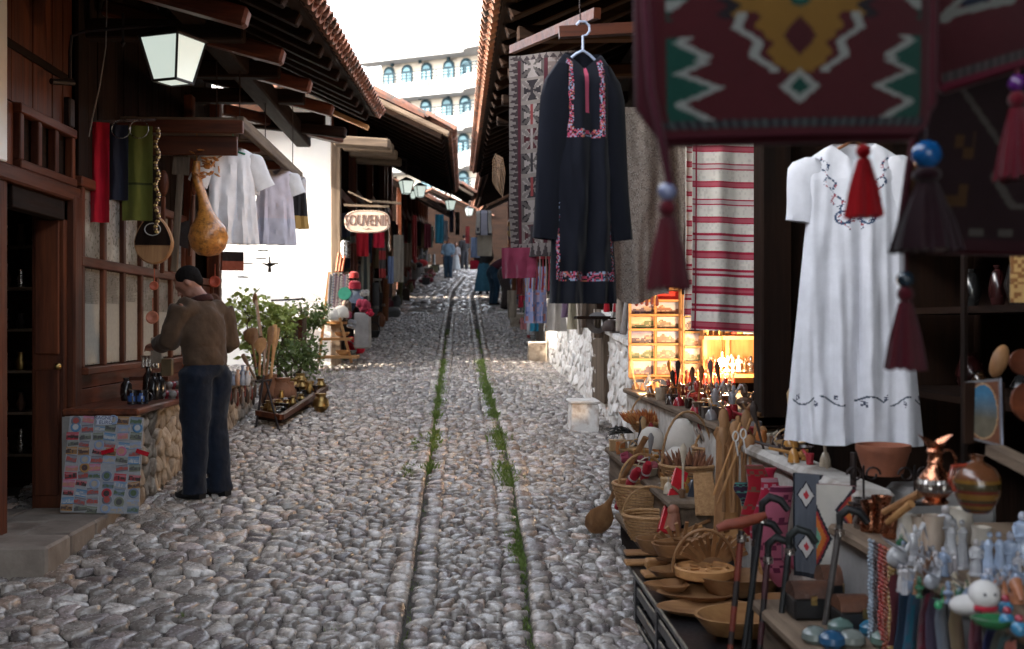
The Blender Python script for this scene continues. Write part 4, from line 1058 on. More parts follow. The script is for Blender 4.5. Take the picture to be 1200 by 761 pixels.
# shirts under the canopy
def wsh(x, z, f): return (.78, .78, .81)
garment('shirt', W(272, 172, 9.5), .80, R(28), 'white cotton shirt hanging on a green hanger under the left canopy', 'shirt', WHITE, sh=.20, hem=.23, sleeve=(.30, .09, R(26), None), colfn=wsh, n=60, rows=40, folds=5, amp=.03)
mb = MB(); p = W(273, 176, 9.5); mb.color((.02, .25, .16)); mb.tube([p + Vector((-.1, 0, -.03)), p, p + Vector((.1, 0, -.03))], .008, 6); mb.tube([p, p + Vector((0, 0, .14))], .004, 6); single('hanger', mb, M['print'], 'green plastic hanger of the white shirt', 'hanger')
def lsh(x, z, f): return (.62, .58, .66) if z < .5 else (.56, .57, .68)
garment('shirt', W(322, 196, 11.3), .76, R(20), 'pale lilac white blouse hanging right of the white shirt', 'shirt', WHITE, sh=.19, hem=.22, sleeve=(.22, .09, R(22), None), colfn=lsh, n=60, rows=40, folds=5, amp=.03, seed=2)
def vst(x, z, f): return (.50, .46, .46) if z < .18 else ((.02, .018, .02) if z < .43 else (.40, .25, .08))
garment('waistcoat', W(349, 206, 12.0), .55, R(30), 'small black and white folk waistcoat at the end of the canopy', 'waistcoat', BLACK, sh=.10, hem=.12, colfn=vst, n=30, rows=24)
mb = MB()
def bagm(a, b): return (.02, .015, .015) if b < .5 else (.28, .08, .05)
sheet('purse', W(272, 295, 10.6), .20, .17, R(30), bagm, 'small black and red purse hanging below the white shirt', 'purse', folds=.5, amp=.01, thick=.05)
# far hanging textiles -----------------------------------------------------------------------------
def stripes(*cols, n=8, vert=True):
    return lambda a, b: cols[int((a if vert else b) * n) % len(cols)]
FAR = [  # u, v top, v bottom, px width, Y, colour function, label, category
 (415, 285, 335, 9, 17.2, plain((.09, .03, .02)), 'brown striped cloth hanging leftmost under the souvenir sign', 'cloth'),
 (425, 272, 300, 14, 17.0, plain((.33, .01, .02)), 'short red scarf hanging under the left end of the souvenir sign', 'scarf'),
 (428, 296, 352, 11, 17.3, stripes((.12, .12, .10), (.04, .05, .05), n=3), 'grey green woven runner hanging below the souvenir sign', 'runner'),
 (444, 272, 290, 13, 17.0, plain((.36, .01, .03)), 'small red scarf hanging under the right end of the souvenir sign', 'scarf'),
 (448, 283, 325, 8, 17.5, stripes((.05, .05, .05), (.25, .03, .03), n=4, vert=False), 'red and black fringed cloth right of the grey runner', 'cloth'),
 (467, 275, 330, 12, 18.6, plain((.26, .24, .21)), 'pair of pale trousers hanging left of the shelf stalls', 'trousers'),
 (486, 252, 300, 5, 22, plain((.30, .03, .03)), 'thin red scarf hanging left of the sky blue cloth', 'scarf'),
 (515, 251, 285, 10, 27, plain((.03, .20, .30)), 'sky blue cloth hanging in the far left stall', 'cloth'),
 (522, 258, 282, 6, 28, plain((.30, .30, .34)), 'white towel hanging right of the sky blue cloth', 'towel'),
 (529, 242, 272, 5, 30, plain((.07, .08, .16)), 'dark blue cloth hanging below the far lantern', 'cloth'),
 (536, 248, 275, 5, 31, stripes((.22, .2, .19), (.12, .1, .1), n=4, vert=False), 'grey striped runner hanging right of the dark blue cloth', 'runner'),
 (501, 262, 290, 8, 25, plain((.12, .02, .03)), 'maroon cloth hanging left of the sky blue cloth', 'cloth'),
 (548, 265, 285, 5, 38, plain((.22, .03, .03)), 'small red cloth hanging at the end of the street', 'cloth'),
 (478, 285, 312, 9, 20, plain((.10, .07, .05)), 'brown shawl hanging beside the pale trousers', 'shawl'),
 (458, 300, 332, 7, 18, plain((.12, .16, .28)), 'dusty blue shirt hanging behind the pale trousers', 'shirt'),
]
for i, (u, v0, v1, wpx, Y, cf, lb, ct) in enumerate(FAR):
    s = FPX / Y; sheet(ct, W(u, v0, Y), wpx / s, (v1 - v0) / s, R(12), cf, lb, ct, folds=2, amp=.02, nu=12, nv=12, seed=i)
def vestc(x, z, f):
    if not f: return (.4, .38, .36)
    ax = abs(x)
    if ax < .04: return (.36, .36, .45)
    if ax < .062 or z > .405 or ax > .14: return (.03, .03, .035)
    if abs(x + .10) < .022 and abs(z - .34) < .025: return (.02, .02, .03)
    return (.46, .44, .41)
garment('waistcoat', W(567, 246, 20), .44, R(-6), 'white folk waistcoat with black edging hanging on the right of the street', 'waistcoat', WHITE, sh=.145, hem=.15, colfn=vestc, n=48, rows=30, neck=None, folds=1)
sheet('skirt', W(568, 272, 20.1), .27, .42, R(-6), plain((.38, .34, .28)), 'plain cream apron hanging beneath the white waistcoat', 'apron', folds=1.5, amp=.02)
sheet('shirt', W(557, 278, 20.3), .16, .36, R(10), plain((.25, .33, .52)), 'light blue shirt hanging left of the cream apron', 'shirt', folds=1.5, amp=.03)
for k in range(6):
    a = 588 - k * 2.2; mb = MB(); q = W(589 - k * 1.6, 190 - k, 11 + k * .3); mb.tube([q + Vector((0, 0, .05)), q + Vector((-.03, 0, -.02)), q + Vector((-.035, 0, -.26)), q + Vector((0, 0, -.34)), q + Vector((.025, 0, -.1)), q + Vector((0, 0, .05))], .0035, 5)
    mb.color((.16, .08, .03)); mb.used = True; mb.c = [mb.col] * len(mb.f)
    single('hanger', mb, M['print'], 'empty wooden hanger in the bunch left of the grey kilim rug', 'hanger', 'bunch of empty wooden hangers')
# ================================================================ RIGHT STALLS
M['ledge'] = mat('ledge_paint', (.60, .57, .53), (.40, .37, .33), 9, .85, .8, 30, rand=.05, dirt=(.26, .22, .18), dirtscale=7, bdist=.01)
def plinth(name, label, x0, x1, y0, y1, z, zb, front, top, cat='counter', lip=.04, bev=.01):
    th = Thing(name, ((x0 + x1) / 2, (y0 + y1) / 2, zb), label, cat)
    bx(th, 'base', x0, x1, y0, y1, zb, z - lip, front, bevel=bev); bx(th, 'top', x0 - .03, x1, y0 - .02, y1 + .02, z - lip, z, top, bevel=bev); return th
CA = plinth('counter', 'whitewashed masonry counter with painted ledge behind the walking canes', 1.40, 1.52, 3.93, 5.86, 1.32, .25, M['ledge'], M['ledge'], lip=.06, bev=.02)
CB = plinth('counter', 'nearest right counter covered with white figurines, plank edge, pouches hanging from it', 1.30, 2.2, 1.6, 3.88, 1.21, .1, M['greyplaster'], M['weather_y'])
CC = plinth('counter', 'pale counter full of trinkets beside the post card rack', 1.40, 2.3, 6.1, 9.62, 1.36, .4, M['ledge'], M['weather_y'])
CD = plinth('display_step', 'low step of grey boards carrying felt caps and baskets', 1.08, 1.385, 5.75, 8.3, 1.00, .45, M['weather_y'], M['weather_y'], 'display step')
CE = Thing('crate', (1.1, 4.8, gz(4.8)), 'low black plastic crate table under the wooden bowls and trays', 'crate')
bx(CE, 'top', .83, 1.39, 3.6, 5.88, .675, .705, M['rubber'], bevel=.006)
for z in (.40, .49, .58): bx(CE, 'rail', .845, .865, 3.6, 5.55, z, z + .055, M['rubber'])
for z in (.45, .54, .62): bx(CE, 'rail', .84, 1.38, 5.53, 5.55, z, z + .05, M['rubber'])
for y in (3.7, 4.3, 4.9, 5.5): bx(CE, 'upright', .84, .88, y - .03, y + .03, gz(y) - .02, .675, M['rubber'])
bx(CE, 'inner', .9, 1.38, 3.6, 5.5, .25, .66, M['rubber'], bevel=0)
CF = plinth('display_step', 'small dark box step under the two wicker baskets', .98, 1.38, 5.9, 7.0, .73, .4, M['dark_y'], M['weather_y'], 'display step')
CG = plinth('shelf', 'narrow wooden shelf holding trinket boxes and glass paperweights', 1.06, 1.29, 2.7, 4.0, .92, .1, M['weather_y'], M['weather_y'], 'shelf')
# ---------------------------------------------------------------- generic small things
def pot(name, label, cat, p, prof, m, group=None, n=18, extra=None, col=None, sy=1, rot=None):
    mb = MB()
    if col: mb.color(col)
    mb.lathe(prof, p, n, rot=rot, sy=sy)
    return single(name, mb, m, label, cat, group, smooth=True, loc=p)
def basket(label, p, r0, r1, h, handle=None, fill=None, m='wicker', group=None, ax=0, sy=1.0):
    th = Thing('basket', p, label, 'basket', group); p = Vector(p); n = 28
    mb = MB(); rows = max(5, int(h / .014))
    for k in range(rows):       # woven courses
        t = k / (rows - 1); r = lerp(r0, r1, t ** .7); z = t * h
        mb.tube([p + Vector((math.cos(2 * math.pi * q / n) * (r + .0035 * (-1) ** (q + k)), math.sin(2 * math.pi * q / n) * (r + .0035 * (-1) ** (q + k)) * sy, z)) for q in range(n + 1)], .0082, 5, cap=False)
    th.part('weave', mb, M[m], smooth=True)
    mb = MB(); mb.lathe([(0.001, .004), (r0, .004), (r0 * .98, .012), (.001, .012)], p, n, sy=sy); th.part('bottom', mb, M[m])
    mb = MB(); mb.tube([p + Vector((math.cos(2 * math.pi * q / n) * r1, math.sin(2 * math.pi * q / n) * r1 * sy, h)) for q in range(n + 1)], .011, 6, cap=False); th.part('rim', mb, M[m], smooth=True)
    if handle:
        mb = MB(); c, s = math.cos(ax), math.sin(ax)
        mb.tube([p + Vector((math.cos(a) * r1 * c, math.cos(a) * r1 * s, h + math.sin(a) * handle)) for a in [math.pi * q / 16 for q in range(17)]], .007, 6); th.part('handle', mb, M[m], smooth=True)
    return th
def bowl(label, p, r, h, name='bowl', sx=1.0, rotz=0, m='olive_x', group=None, lip=.012, heart=0):
    p = Vector(p); mb = MB(); n = 28; prof = [(.35, 0), (.75, .25), (1, 1), (.93, 1.0), (.68, .35), (.3, .12)]
    rr = []
    for (k, z) in prof:
        ring = []
        for q in range(n):
            a = 2 * math.pi * q / n; f = 1 + heart * (abs(math.sin(a * 1.5 + .3)) - .5) * .35
            x, y = math.cos(a) * r * k * f * sx, math.sin(a) * r * k * f
            ring.append(p + Vector((x * math.cos(rotz) - y * math.sin(rotz), x * math.sin(rotz) + y * math.cos(rotz), z * h)))
        rr.append(ring)
    mb.rings(rr, cap=True); return single(name, mb, M[m], label, 'bowl', group, smooth=True, loc=p)
def figurine(p, h, col, label, cat='figurine', group=None, kind=0, mat_='glaze', yaw=0):
    """small standing statuette: plinth, robe, arms, head"""
    th = Thing('figurine', p, label, cat, group); p = Vector(p); r = h * .2; c = col
    mb = MB(); mb.color(c)
    if kind == 0:   # robed figure
        mb.lathe([(r * 1.05, 0), (r * 1.05, h * .05), (r * .85, h * .08), (r * .75, h * .3), (r * .55, h * .5), (r * .85, h * .66), (r * .75, h * .74), (r * .3, h * .8)], p, 12, rim=.08, lobes=5)
        th.part('body', mb, M[mat_], smooth=True)
        mb = MB(); mb.color(mixc(c, (.6, .5, .45), .3)); mb.ball(p + Vector((0, 0, h * .88)), (r * .42, r * .42, h * .11), 10, 7); th.part('head', mb, M[mat_], smooth=True)
        mb = MB(); mb.color(c)
        for s in (-1, 1): mb.tube([p + Vector((s * r * .8, 0, h * .68)), p + Vector((s * r * .95, -r * .5, h * .5)), p + Vector((s * r * .2, -r * .9, h * .52))], [r * .28, r * .24, r * .16], 7)
        th.part('arms', mb, M[mat_], smooth=True)
    elif kind == 1:  # bird, eagle with spread wings
        mb.lathe([(r * 1.1, 0), (r, h * .12), (r * .4, h * .2), (r * .4, h * .3)], p, 12); th.part('stand', mb, M[mat_], smooth=True)
        mb = MB(); mb.color(c); mb.ball(p + Vector((0, 0, h * .5)), (r * .6, r * .5, h * .25), 10, 7); mb.ball(p + Vector((r * .2, -r * .1, h * .82)), (r * .32, r * .3, h * .12), 8, 6); mb.lathe([(r * .12, 0), (.001, r * .5)], p + Vector((r * .5, -r * .1, h * .8)), 6, rot=Matrix.Rotation(R(90), 3, 'Y')); th.part('body', mb, M[mat_], smooth=True)
        for s in (-1, 1):
            mb = MB(); mb.color(c); mb.tube([p + Vector((s * r * .4, 0, h * .6)), p + Vector((s * r * 1.3, r * .2, h * .95)), p + Vector((s * r * 1.9, r * .3, h * .55))], [r * .35, r * .45, r * .1], 7, flat=.35); th.part('wing', mb, M[mat_], smooth=True)
    elif kind == 2:  # bust
        mb.lathe([(r * .9, 0), (r * .9, h * .1), (r * .5, h * .16), (r * .45, h * .28), (r * 1.2, h * .42), (r * 1.15, h * .52), (r * .4, h * .6)], p, 12, sy=.7); th.part('bust', mb, M[mat_], smooth=True)
        mb = MB(); mb.color(c); mb.ball(p + Vector((0, 0, h * .76)), (r * .55, r * .6, h * .17), 10, 8); mb.ball(p + Vector((0, -r * .6, h * .74)), (r * .1, r * .14, h * .05), 6, 5); th.part('head', mb, M[mat_], smooth=True)
        mb = MB(); mb.color(mixc(c, (0, 0, 0), .3)); mb.lathe([(r * .62, h * .82), (r * .6, h * .9), (r * .3, h * .98), (.001, h)], p, 12); th.part('helmet', mb, M[mat_], smooth=True)
    elif kind == 3:  # couple / horse-like lump with two heads
        for s in (-1, 1):
            mb = MB(); mb.color(c); mb.lathe([(r * .6, 0), (r * .55, h * .3), (r * .35, h * .55), (r * .5, h * .68), (r * .2, h * .78)], p + Vector((s * r * .55, 0, 0)), 10, rim=.1, lobes=4); mb.ball(p + Vector((s * r * .45, 0, h * .87)), r * .3, 8, 6); th.part('body', mb, M[mat_], smooth=True)
        mb = MB(); mb.color(c); mb.lathe([(r * 1.3, -.001), (r * 1.25, h * .05)], p, 12); th.part('stand', mb, M[mat_])
    elif kind == 4:  # swan / dove pair: low body with raised neck
        mb.ball(p + Vector((0, 0, h * .3)), (r * 1.5, r * .8, h * .3), 12, 8); mb.tube([p + Vector((r, 0, h * .4)), p + Vector((r * 1.6, 0, h * .7)), p + Vector((r * 1.1, 0, h * .92)), p + Vector((r * 1.7, 0, h * .9))], [r * .4, r * .22, r * .24, r * .06], 8); th.part('body', mb, M[mat_], smooth=True)
        for s in (-1, 1):
            mb = MB(); mb.color(mixc(c, (.4, .5, .7), .15)); mb.tube([p + Vector((r * .6, s * r * .7, h * .45)), p + Vector((-r * .6, s * r * 1.0, h * .62)), p + Vector((-r * 1.9, s * r * .8, h * .8))], [r * .4, r * .5, r * .08], 7, flat=.4); th.part('wing', mb, M[mat_], smooth=True)
    return th
# ---------------------------------------------------------------- post card racks
def picture(seed, base=None):
    sky = [(.25, .30, .42), (.40, .38, .42), (.18, .22, .38), (.5, .3, .2), (.12, .12, .25)][seed % 5]; land = [(.16, .11, .07), (.10, .13, .06), (.25, .10, .06), (.12, .08, .12)][seed % 4]
    def f(a, b):
        hzn = .45 + .16 * math.sin(a * 5 + seed) + .06 * math.sin(a * 17 + seed * 2)
        if b < hzn: return mixc(sky, (.6, .5, .45), b / hzn * .5)
        h = hsh(int(a * 9), int(b * 8), seed); return mixc(land, (.5, .35, .22) if h > .72 else (.03, .03, .03), .5 if h > .6 else .15)
    return f
RK = Thing('postcard_rack', W(768, 440, 9.5), 'tall pale wooden rack of landscape post cards at the end of the white wall', 'postcard rack')
def RP(u, v, Y=9.5): return W(u, v, Y)
def fbar(th, u0, v0, u1, v1, Y, wd, m, name='frame_bar'):
    mb = MB(); mb.bar(W(u0, v0, Y), W(u1, v1, Y), wd, .03, up=(0, 1, 0)); return th.part(name, mb, m)
for u in (738, 768, 797): fbar(RK, u, 338, u, 442, 9.5, .022 if u != 768 else .015, M['pine_z'])
for v in (338, 352, 369, 386, 403, 421, 440): fbar(RK, 738, v, 797, v, 9.49, .018, M['pine_x'])
k = 0
for r_, (v0, v1) in enumerate(((341, 351), (354, 368), (371, 385), (388, 402), (405, 420), (423, 438))):
    for (u0, u1) in ((740, 766), (770, 795)):
        a, b, c_, d = W(u0, v0, 9.53), W(u1, v0, 9.53), W(u1, v1, 9.53), W(u0, v1, 9.53)
        mb = MB(); cf = picture(k * 3 + 1) if not (r_ == 0 and u0 > 760) else plain((.6, .03, .02)); mb.grid(lambda p, q: a.lerp(b, p).lerp(d.lerp(c_, p), q), 14, 9, cf)
        mb.color((.5, .45, .4)); mb.box((a + c_) / 2 + Vector((0, .008, 0)), (abs(b.x - a.x), .012, abs(a.z - d.z))); RK.part('postcard', mb, M['print']); k += 1
bk_ = MB(); bk_.box(RP(768, 390, 9.57), (.44, .02, .78)); RK.part('back_board', bk_, M['pine_z'])
RK2 = Thing('postcard_rack', W(811, 440, 9.4), 'second narrower rack of dark post cards partly behind the striped blanket', 'postcard rack')
for u in (801, 822): fbar(RK2, u, 345, u, 446, 9.4, .018, M['pine_z'])
for v in (370, 389, 406, 424, 444): fbar(RK2, 801, v, 822, v, 9.4, .014, M['pine_x'])
for j, (v0, v1) in enumerate(((350, 368), (372, 387), (391, 404), (408, 422), (426, 442))):
    a, b, c_, d = W(803, v0, 9.43), W(820, v0, 9.43), W(820, v1, 9.43), W(803, v1, 9.43); mb = MB(); mb.grid(lambda p, q: a.lerp(b, p).lerp(d.lerp(c_, p), q), 10, 8, picture(j * 7 + 40)); mb.color((.4, .35, .3)); mb.box((a + c_) / 2 + Vector((0, .008, 0)), (.13, .012, .1)); RK2.part('postcard', mb, M['print'])
for k in range(5):
    mb = MB(); p = W(746 + k * 6, 346 - (k % 2) * 2, 9.42); mb.color((.10, .02, .015)); mb.tube([p + Vector((0, 0, .02)), p], .002, 4); mb.lathe([(.004, 0), (.012, -.02), (.015, -.08), (.004, -.09)], p, 8); single('keyring', mb, M['print'], 'small dark keyring hung along the top of the post card rack', 'keyring', 'keyrings on the post card rack', smooth=True, loc=p)
# shelf unit with bulb behind
SH = Thing('shelf_unit', W(858, 440, 9.2), 'pine shelf unit full of small figures under the striped blanket', 'shelf unit')
for u in (826, 852, 897): fbar(SH, u, 330, u, 445, 9.2, .03, M['pine_z'], 'upright')
for v in (394, 438): 
    mb = MB(); a = W(822, v, 9.2); b = W(900, v + 3, 9.2); mb.box((a + b) / 2, ((b - a).length, .22, .03)); SH.part('shelf_board', mb, M['pine_x'])
mb = MB(); mb.box(W(860, 385, 9.36), (.54, .02, .9)); SH.part('back_board', mb, M['pine_z'])
# lit bulb
BL = Thing('lamp', W(846, 428, 9.05), 'bare warm bulb glowing among the trinkets on the right', 'lamp')
bp_ = W(846, 424, 8.98)
mb = MB(); mb.ball(bp_, .035, 12, 8); BL.part('bulb', mb, emit('warm_bulb', (1.0, .62, .25), 30), smooth=True)
mb = MB(); mb.lathe([(.02, .03), (.022, .08), (.008, .1)], bp_, 10); mb.tube([bp_ + Vector((0, 0, .1)), bp_ + Vector((.01, .03, .5))], .004, 5); BL.part('socket', mb, M['brass'])
def plight(name, p, e, col, r): 
    l = bpy.data.lights.new(name, 'POINT'); l.energy = e; l.color = col; l.shadow_soft_size = r; o = link(bpy.data.objects.new(name, l), None); o.location = p; return o
plight('bulb_light', bp_ + Vector((-.05, -.30, .06)), 7.5, (1.0, .66, .36), .05)
B2_ = Thing('lamp', W(762, 452, 9.2), 'small warm lamp low behind the flower basket at the end of the white wall', 'lamp')
bp2 = W(762, 462, 9.0)
mb = MB(); mb.ball(bp2, .028, 12, 8); B2_.part('bulb', mb, bpy.data.materials['warm_bulb'], smooth=True)
mb = MB(); mb.lathe([(.018, -.02), (.02, -.06), (.008, -.08)], bp2, 10); B2_.part('socket', mb, M['brass'])
plight('bulb_light', bp2 + Vector((-.05, -.22, .06)), 4.5, (1.0, .68, .4), .04)
# figures and trinkets of the shelf unit: an assortment, each its own
FC = [(.50, .06, .04), (.55, .50, .44), (.06, .05, .05), (.42, .26, .08), (.35, .33, .32), (.30, .06, .05), (.62, .56, .48), (.14, .09, .06)]
CN = ['red', 'cream', 'black', 'golden', 'grey', 'maroon', 'ivory', 'brown']
rg = random.Random(3)
j = 0
for row, (v, h) in enumerate(((392, .15), (436, .13))):
    for i, u in enumerate(range(860, 897, 6) if row == 0 else range(830, 897, 7)):
        ci = (i * 3 + row * 5) % 8; p = W(u, v - 1, 9.15); 
        figurine((p.x, 9.13, p.z), h * rg.uniform(.8, 1.1), FC[ci], '%s %s figurine on the %s board of the pine shelf unit, %s' % (['small', 'slim'][i % 2], CN[ci], ['upper', 'lower'][row], ['by its left end', 'left of its middle', 'near its middle', 'near its middle', 'right of its middle', 'by its right end'][min(5, i if row == 0 else i * 6 // 10)]), kind=(i + row) % 3)
for k, u in enumerate((829, 836, 843)):
    mb = MB(); p = W(u, 378, 9.1); mb.color((.55, .35, .1) if k % 2 == 0 else (.12, .06, .03)); mb.tube([W(u, 350, 9.1), W(u, 392, 9.1)], .006, 6)
    for q in range(8): mb.ball(W(u, 352 + q * 5, 9.1), .012, 7, 5)
    single('necklace', mb, M['glaze'], 'string of %s beads hung at the left of the pine shelf unit' % (['amber', 'dark brown', 'yellow gold'][k]), 'necklace', smooth=True)
# trinket crowd on counter C : rows of red hanging trinkets, pipes, magnets
for k in range(34):
    u = 792 + (k % 17) * 4.2; v = 442 + (k // 17) * 15 + (k % 3) * 2; Y = 8.8 - (k // 17) * .7; p = W(u, v, Y); c_ = [(.42, .04, .03), (.30, .05, .03), (.45, .16, .06), (.14, .03, .02)][k % 4]
    mb = MB(); mb.color(c_); mb.lathe([(.005, .06), (.014, .045), (.008, .02), (.018, -.03), (.006, -.05)], p, 8); single('trinket', mb, M['glaze'], 'small red or brown hanging trinket in the dense rows below the post cards', 'trinket', 'rows of small red trinkets', smooth=True, loc=p)
mb = MB()
for v, Y in ((438, 8.8), (452, 8.1)): mb.bar(W(788, v, Y), W(862, v, Y), .01, .015)
single('display_rail', mb, M['pine_x'], 'thin pine rails carrying the rows of small red trinkets', 'rail')
names = [('brass', 'brass'), ('silver', 'silver')]
for k in range(26):
    u = 778 + (k * 37) % 110; Y = 8.5 - (k % 5) * .42; 
    z = 1.362; p = WZ(u, 380 + FPX * (CAMZ - z) / Y, z); p = Vector((p.x, Y, z)) if p.x > 1.42 else Vector((1.47 + (k % 5) * .12, Y, z))
    hh = .07 + .05 * hsh(k); kind = k % 4
    lb = 'little %s trinket in the crowd on the pale counter by the post cards' 
    if kind == 0: mb = MB(); mb.color(FC[k % 8]); mb.lathe([(.02, 0), (.035, .02), (.03, .05), (.012, hh), (.018, hh + .01)], p, 12); single('vase', mb, M['glaze'], 'tiny %s glazed vase in the %s row of the pale trinket counter' % (CN[k % 8], ['farthest', 'second farthest', 'middle', 'second nearest', 'nearest'][k % 5]), 'vase', smooth=True, loc=p)
    elif kind == 1: figurine(p, hh * 1.5, FC[(k + 3) % 8], 'tiny %s statuette in the %s row of the crowd on the pale trinket counter' % (CN[(k + 3) % 8], ['farthest', 'second farthest', 'middle', 'second nearest', 'nearest'][k % 5]), kind=2)
    elif kind == 2: mb = MB(); mb.lathe([(.025, 0), (.03, .01), (.01, .02), (.008, hh * .6), (.028, hh * .8), (.03, hh)], p, 12); single('goblet', mb, M[['silver', 'brass', 'copper'][k % 3]], '%s goblet in the crowd on the pale trinket counter' % ['silver', 'brass', 'copper'][k % 3], 'goblet', 'goblets on the trinket counter', smooth=True, loc=p)
    else: mb = MB(); mb.color(FC[(k * 5) % 8]); mb.box(p + Vector((0, 0, .03)), (.07, .05, .06)); mb.box(p + Vector((0, 0, .066)), (.076, .056, .012)); single('box', mb, M['paintmat'], 'small %s trinket box in the %s row on the pale trinket counter' % (CN[(k * 5) % 8], ['farthest', 'second farthest', 'middle', 'second nearest', 'nearest'][k % 5]), 'box', bevel=.004)
# metal and dark statuettes nearer: u 830..930, v 440..520
big = [(838, 505, 6.9, .20, (.33, .32, .33), 1, 'dull silver eagle with raised wings'), (858, 500, 6.7, .19, (.30, .30, .32), 1, 'grey metal eagle statuette'), (872, 492, 6.5, .20, (.16, .10, .07), 2, 'dark bronze helmeted bust'), (889, 486, 6.4, .21, (.05, .035, .03), 0, 'blackish robed statuette'),
       (905, 500, 6.3, .16, (.45, .27, .12), 3, 'golden brown couple statuette'), (921, 478, 6.4, .17, (.20, .20, .21), 2, 'dark grey bust statuette'), (848, 482, 7.4, .15, (.55, .5, .45), 2, 'white bust with helmet'), (880, 512, 6.05, .13, (.25, .08, .04), 3, 'small red brown couple figure'), (914, 512, 6.1, .14, (.5, .42, .33), 4, 'beige bird figure')]
for (u, v, Y, h, c_, kd, lb) in big:
    p = W(u, v, Y); p.z = max(p.z, 1.365); p.z = 1.362; figurine(p, h, c_, lb + ' on the pale trinket counter left of the white dress', kind=kd)
for k, (u, v) in enumerate(((893, 505), (915, 520), (898, 522))):
    p = W(u, v, 5.95); p.z = 1.362 if p.x > 1.4 else 1.362; mb = MB(); mb.box(p + Vector((0, 0, .03)), (.15, .1, .05)); mb.box(p + Vector((0, 0, .065)), (.10, .08, .02)); single('block', mb, M['olive_x'], ['low stack of wooden boxes behind the mittens', 'wooden tray box at the dark post', 'small wooden box next to the golden couple'][k], 'box', bevel=.004)
# hats hanging from the post area (dark pot shapes at 905..935, 425..450)
for k, (u, v) in enumerate(((907, 432), (921, 440))):
    p = W(u, v, 6.3); pot('bell', ['dark iron bell hanging left of the white dress', 'smaller blackened bell hanging beside the dark post'][k], 'bell', p, [(.06, -.05), (.055, 0), (.035, .05), (.008, .07), (.005, .3)], M['iron'])
# ---------------------------------------------------------------- felt caps, baskets on the steps
def dome(label, p, r, h, tilt=0, col=(.60, .56, .50)):
    mb = MB(); mb.color(col); mb.lathe([(r * .93, .0), (r, .02), (r * .97, h * .4), (r * .8, h * .75), (r * .45, h * .96), (.001, h)], p, 18, rot=Matrix.Rotation(tilt, 3, 'Y')); single('felt_cap', mb, M['cloth'], label, 'felt cap', smooth=True, loc=p)
dome('white felt cap left of the handled basket of pine cones', W(762, 524, 7.1), .085, .13, R(8))
dome('largest white felt cap standing inside the arched basket handle', W(800, 528, 6.9), .105, .20)
dome('small white felt cap in front of the largest one', W(794, 545, 6.6), .075, .11)
dome('ivory felt cap behind, right of the largest cap', W(824, 520, 7.0), .10, .17, R(-6), (.5, .43, .37))
dome('pale felt cap low behind the wicker basket', W(776, 592, 6.9), .12, .20, R(4), (.42, .38, .36))
b = basket('low round basket with tall arched handle and brown pods inside', W(806, 560, 6.35) + Vector((0, 0, 0)), .115, .155, .075, .30, ax=.2)
def pods(n, c, r, h, cols, label, name='dried_pod', cat='dried pods', seed=0, sp=1.0):
    rg = random.Random(seed); mb = MB()
    for k in range(n):
        a = rg.uniform(0, 6.28); q = r * math.sqrt(rg.random()); p = Vector(c) + Vector((math.cos(a) * q, math.sin(a) * q, 0)); d = Vector((math.cos(a) * .5 * sp * q / r + rg.uniform(-.2, .2), math.sin(a) * .5 * sp * q / r + rg.uniform(-.2, .2), 1)).normalized() * h * rg.uniform(.6, 1.1)
        mb.color(rg.choice(cols)); mb.tube([p, p + d * .5, p + d], [.003, .010, .002], 5)
    return single(name, mb, M['paintmat'], label, cat, kind=None, smooth=True, loc=c)
pods(60, W(806, 548, 6.35), .13, .10, [(.20, .08, .04), (.30, .13, .07), (.12, .05, .03)], 'bunch of brown dried pods filling the arched basket', seed=1)
basket('small basket of orange dried flowers at the end of the white wall', W(762, 505, 8.2), .10, .15, .07, .20, ax=.1)
pods(170, W(762, 500, 8.2) + Vector((0, 0, .03)), .17, .10, [(.50, .18, .05), (.42, .13, .04), (.55, .28, .10)], 'mound of orange brown dried flowers in the small basket', name='dried_flowers', cat='dried flowers', seed=2, sp=2)
mb = MB(); rg = random.Random(9)
for k in range(26):
    p = W(722, 504, 7.7); a = rg.uniform(0, 6.28); mb.color((.015, .018, .015)); mb.tube([p + Vector((.12, 0, -.02)), p + Vector((rg.uniform(-.02, .1), rg.uniform(-.03, .03), rg.uniform(-.02, .03))), p + Vector((rg.uniform(-.09, .02), rg.uniform(-.05, .05), rg.uniform(-.07, .02)))], [.004, .009, .002], 5, flat=.4)
single('herb_bunch', mb, M['paintmat'], 'dark bunch of dried herbs sticking out left of the flower basket', 'herbs')
basket('round wicker basket with two red rolls in it, handle folded back', W(752, 603, 6.5), .11, .165, .18, .17, ax=.5)
basket('lower wicker basket with thin handle, in front of the red roll basket', W(763, 631, 6.05), .10, .15, .13, .15, ax=-.1)
basket('wide flat wicker tray basket below the arched basket', W(812, 575, 6.3), .13, .165, .05)
for k, (u, v, a) in enumerate(((742, 560, 1.3), (757, 553, 1.5), (731, 585, 1.2))):
    p = W(u, v, 6.6); mb = MB(); d = Vector((math.cos(a) * .09, -.05, math.sin(a) * .06))
    mb.color((.34, .012, .025)); mb.tube([p - d, p - d * .5, p, p + d * .6, p + d], [.02, .028, .025, .03, .018], 10); mb.color((.5, .42, .42)); mb.tube([p - d * .1, p + d * .05], .029, 10)
    single('cloth_roll', mb, M['cloth'], ['red cloth roll with pale band, left in the round basket', 'red cloth roll standing right in the round basket', 'red cloth roll against the left side of the round basket'][k], 'cloth roll', smooth=True)
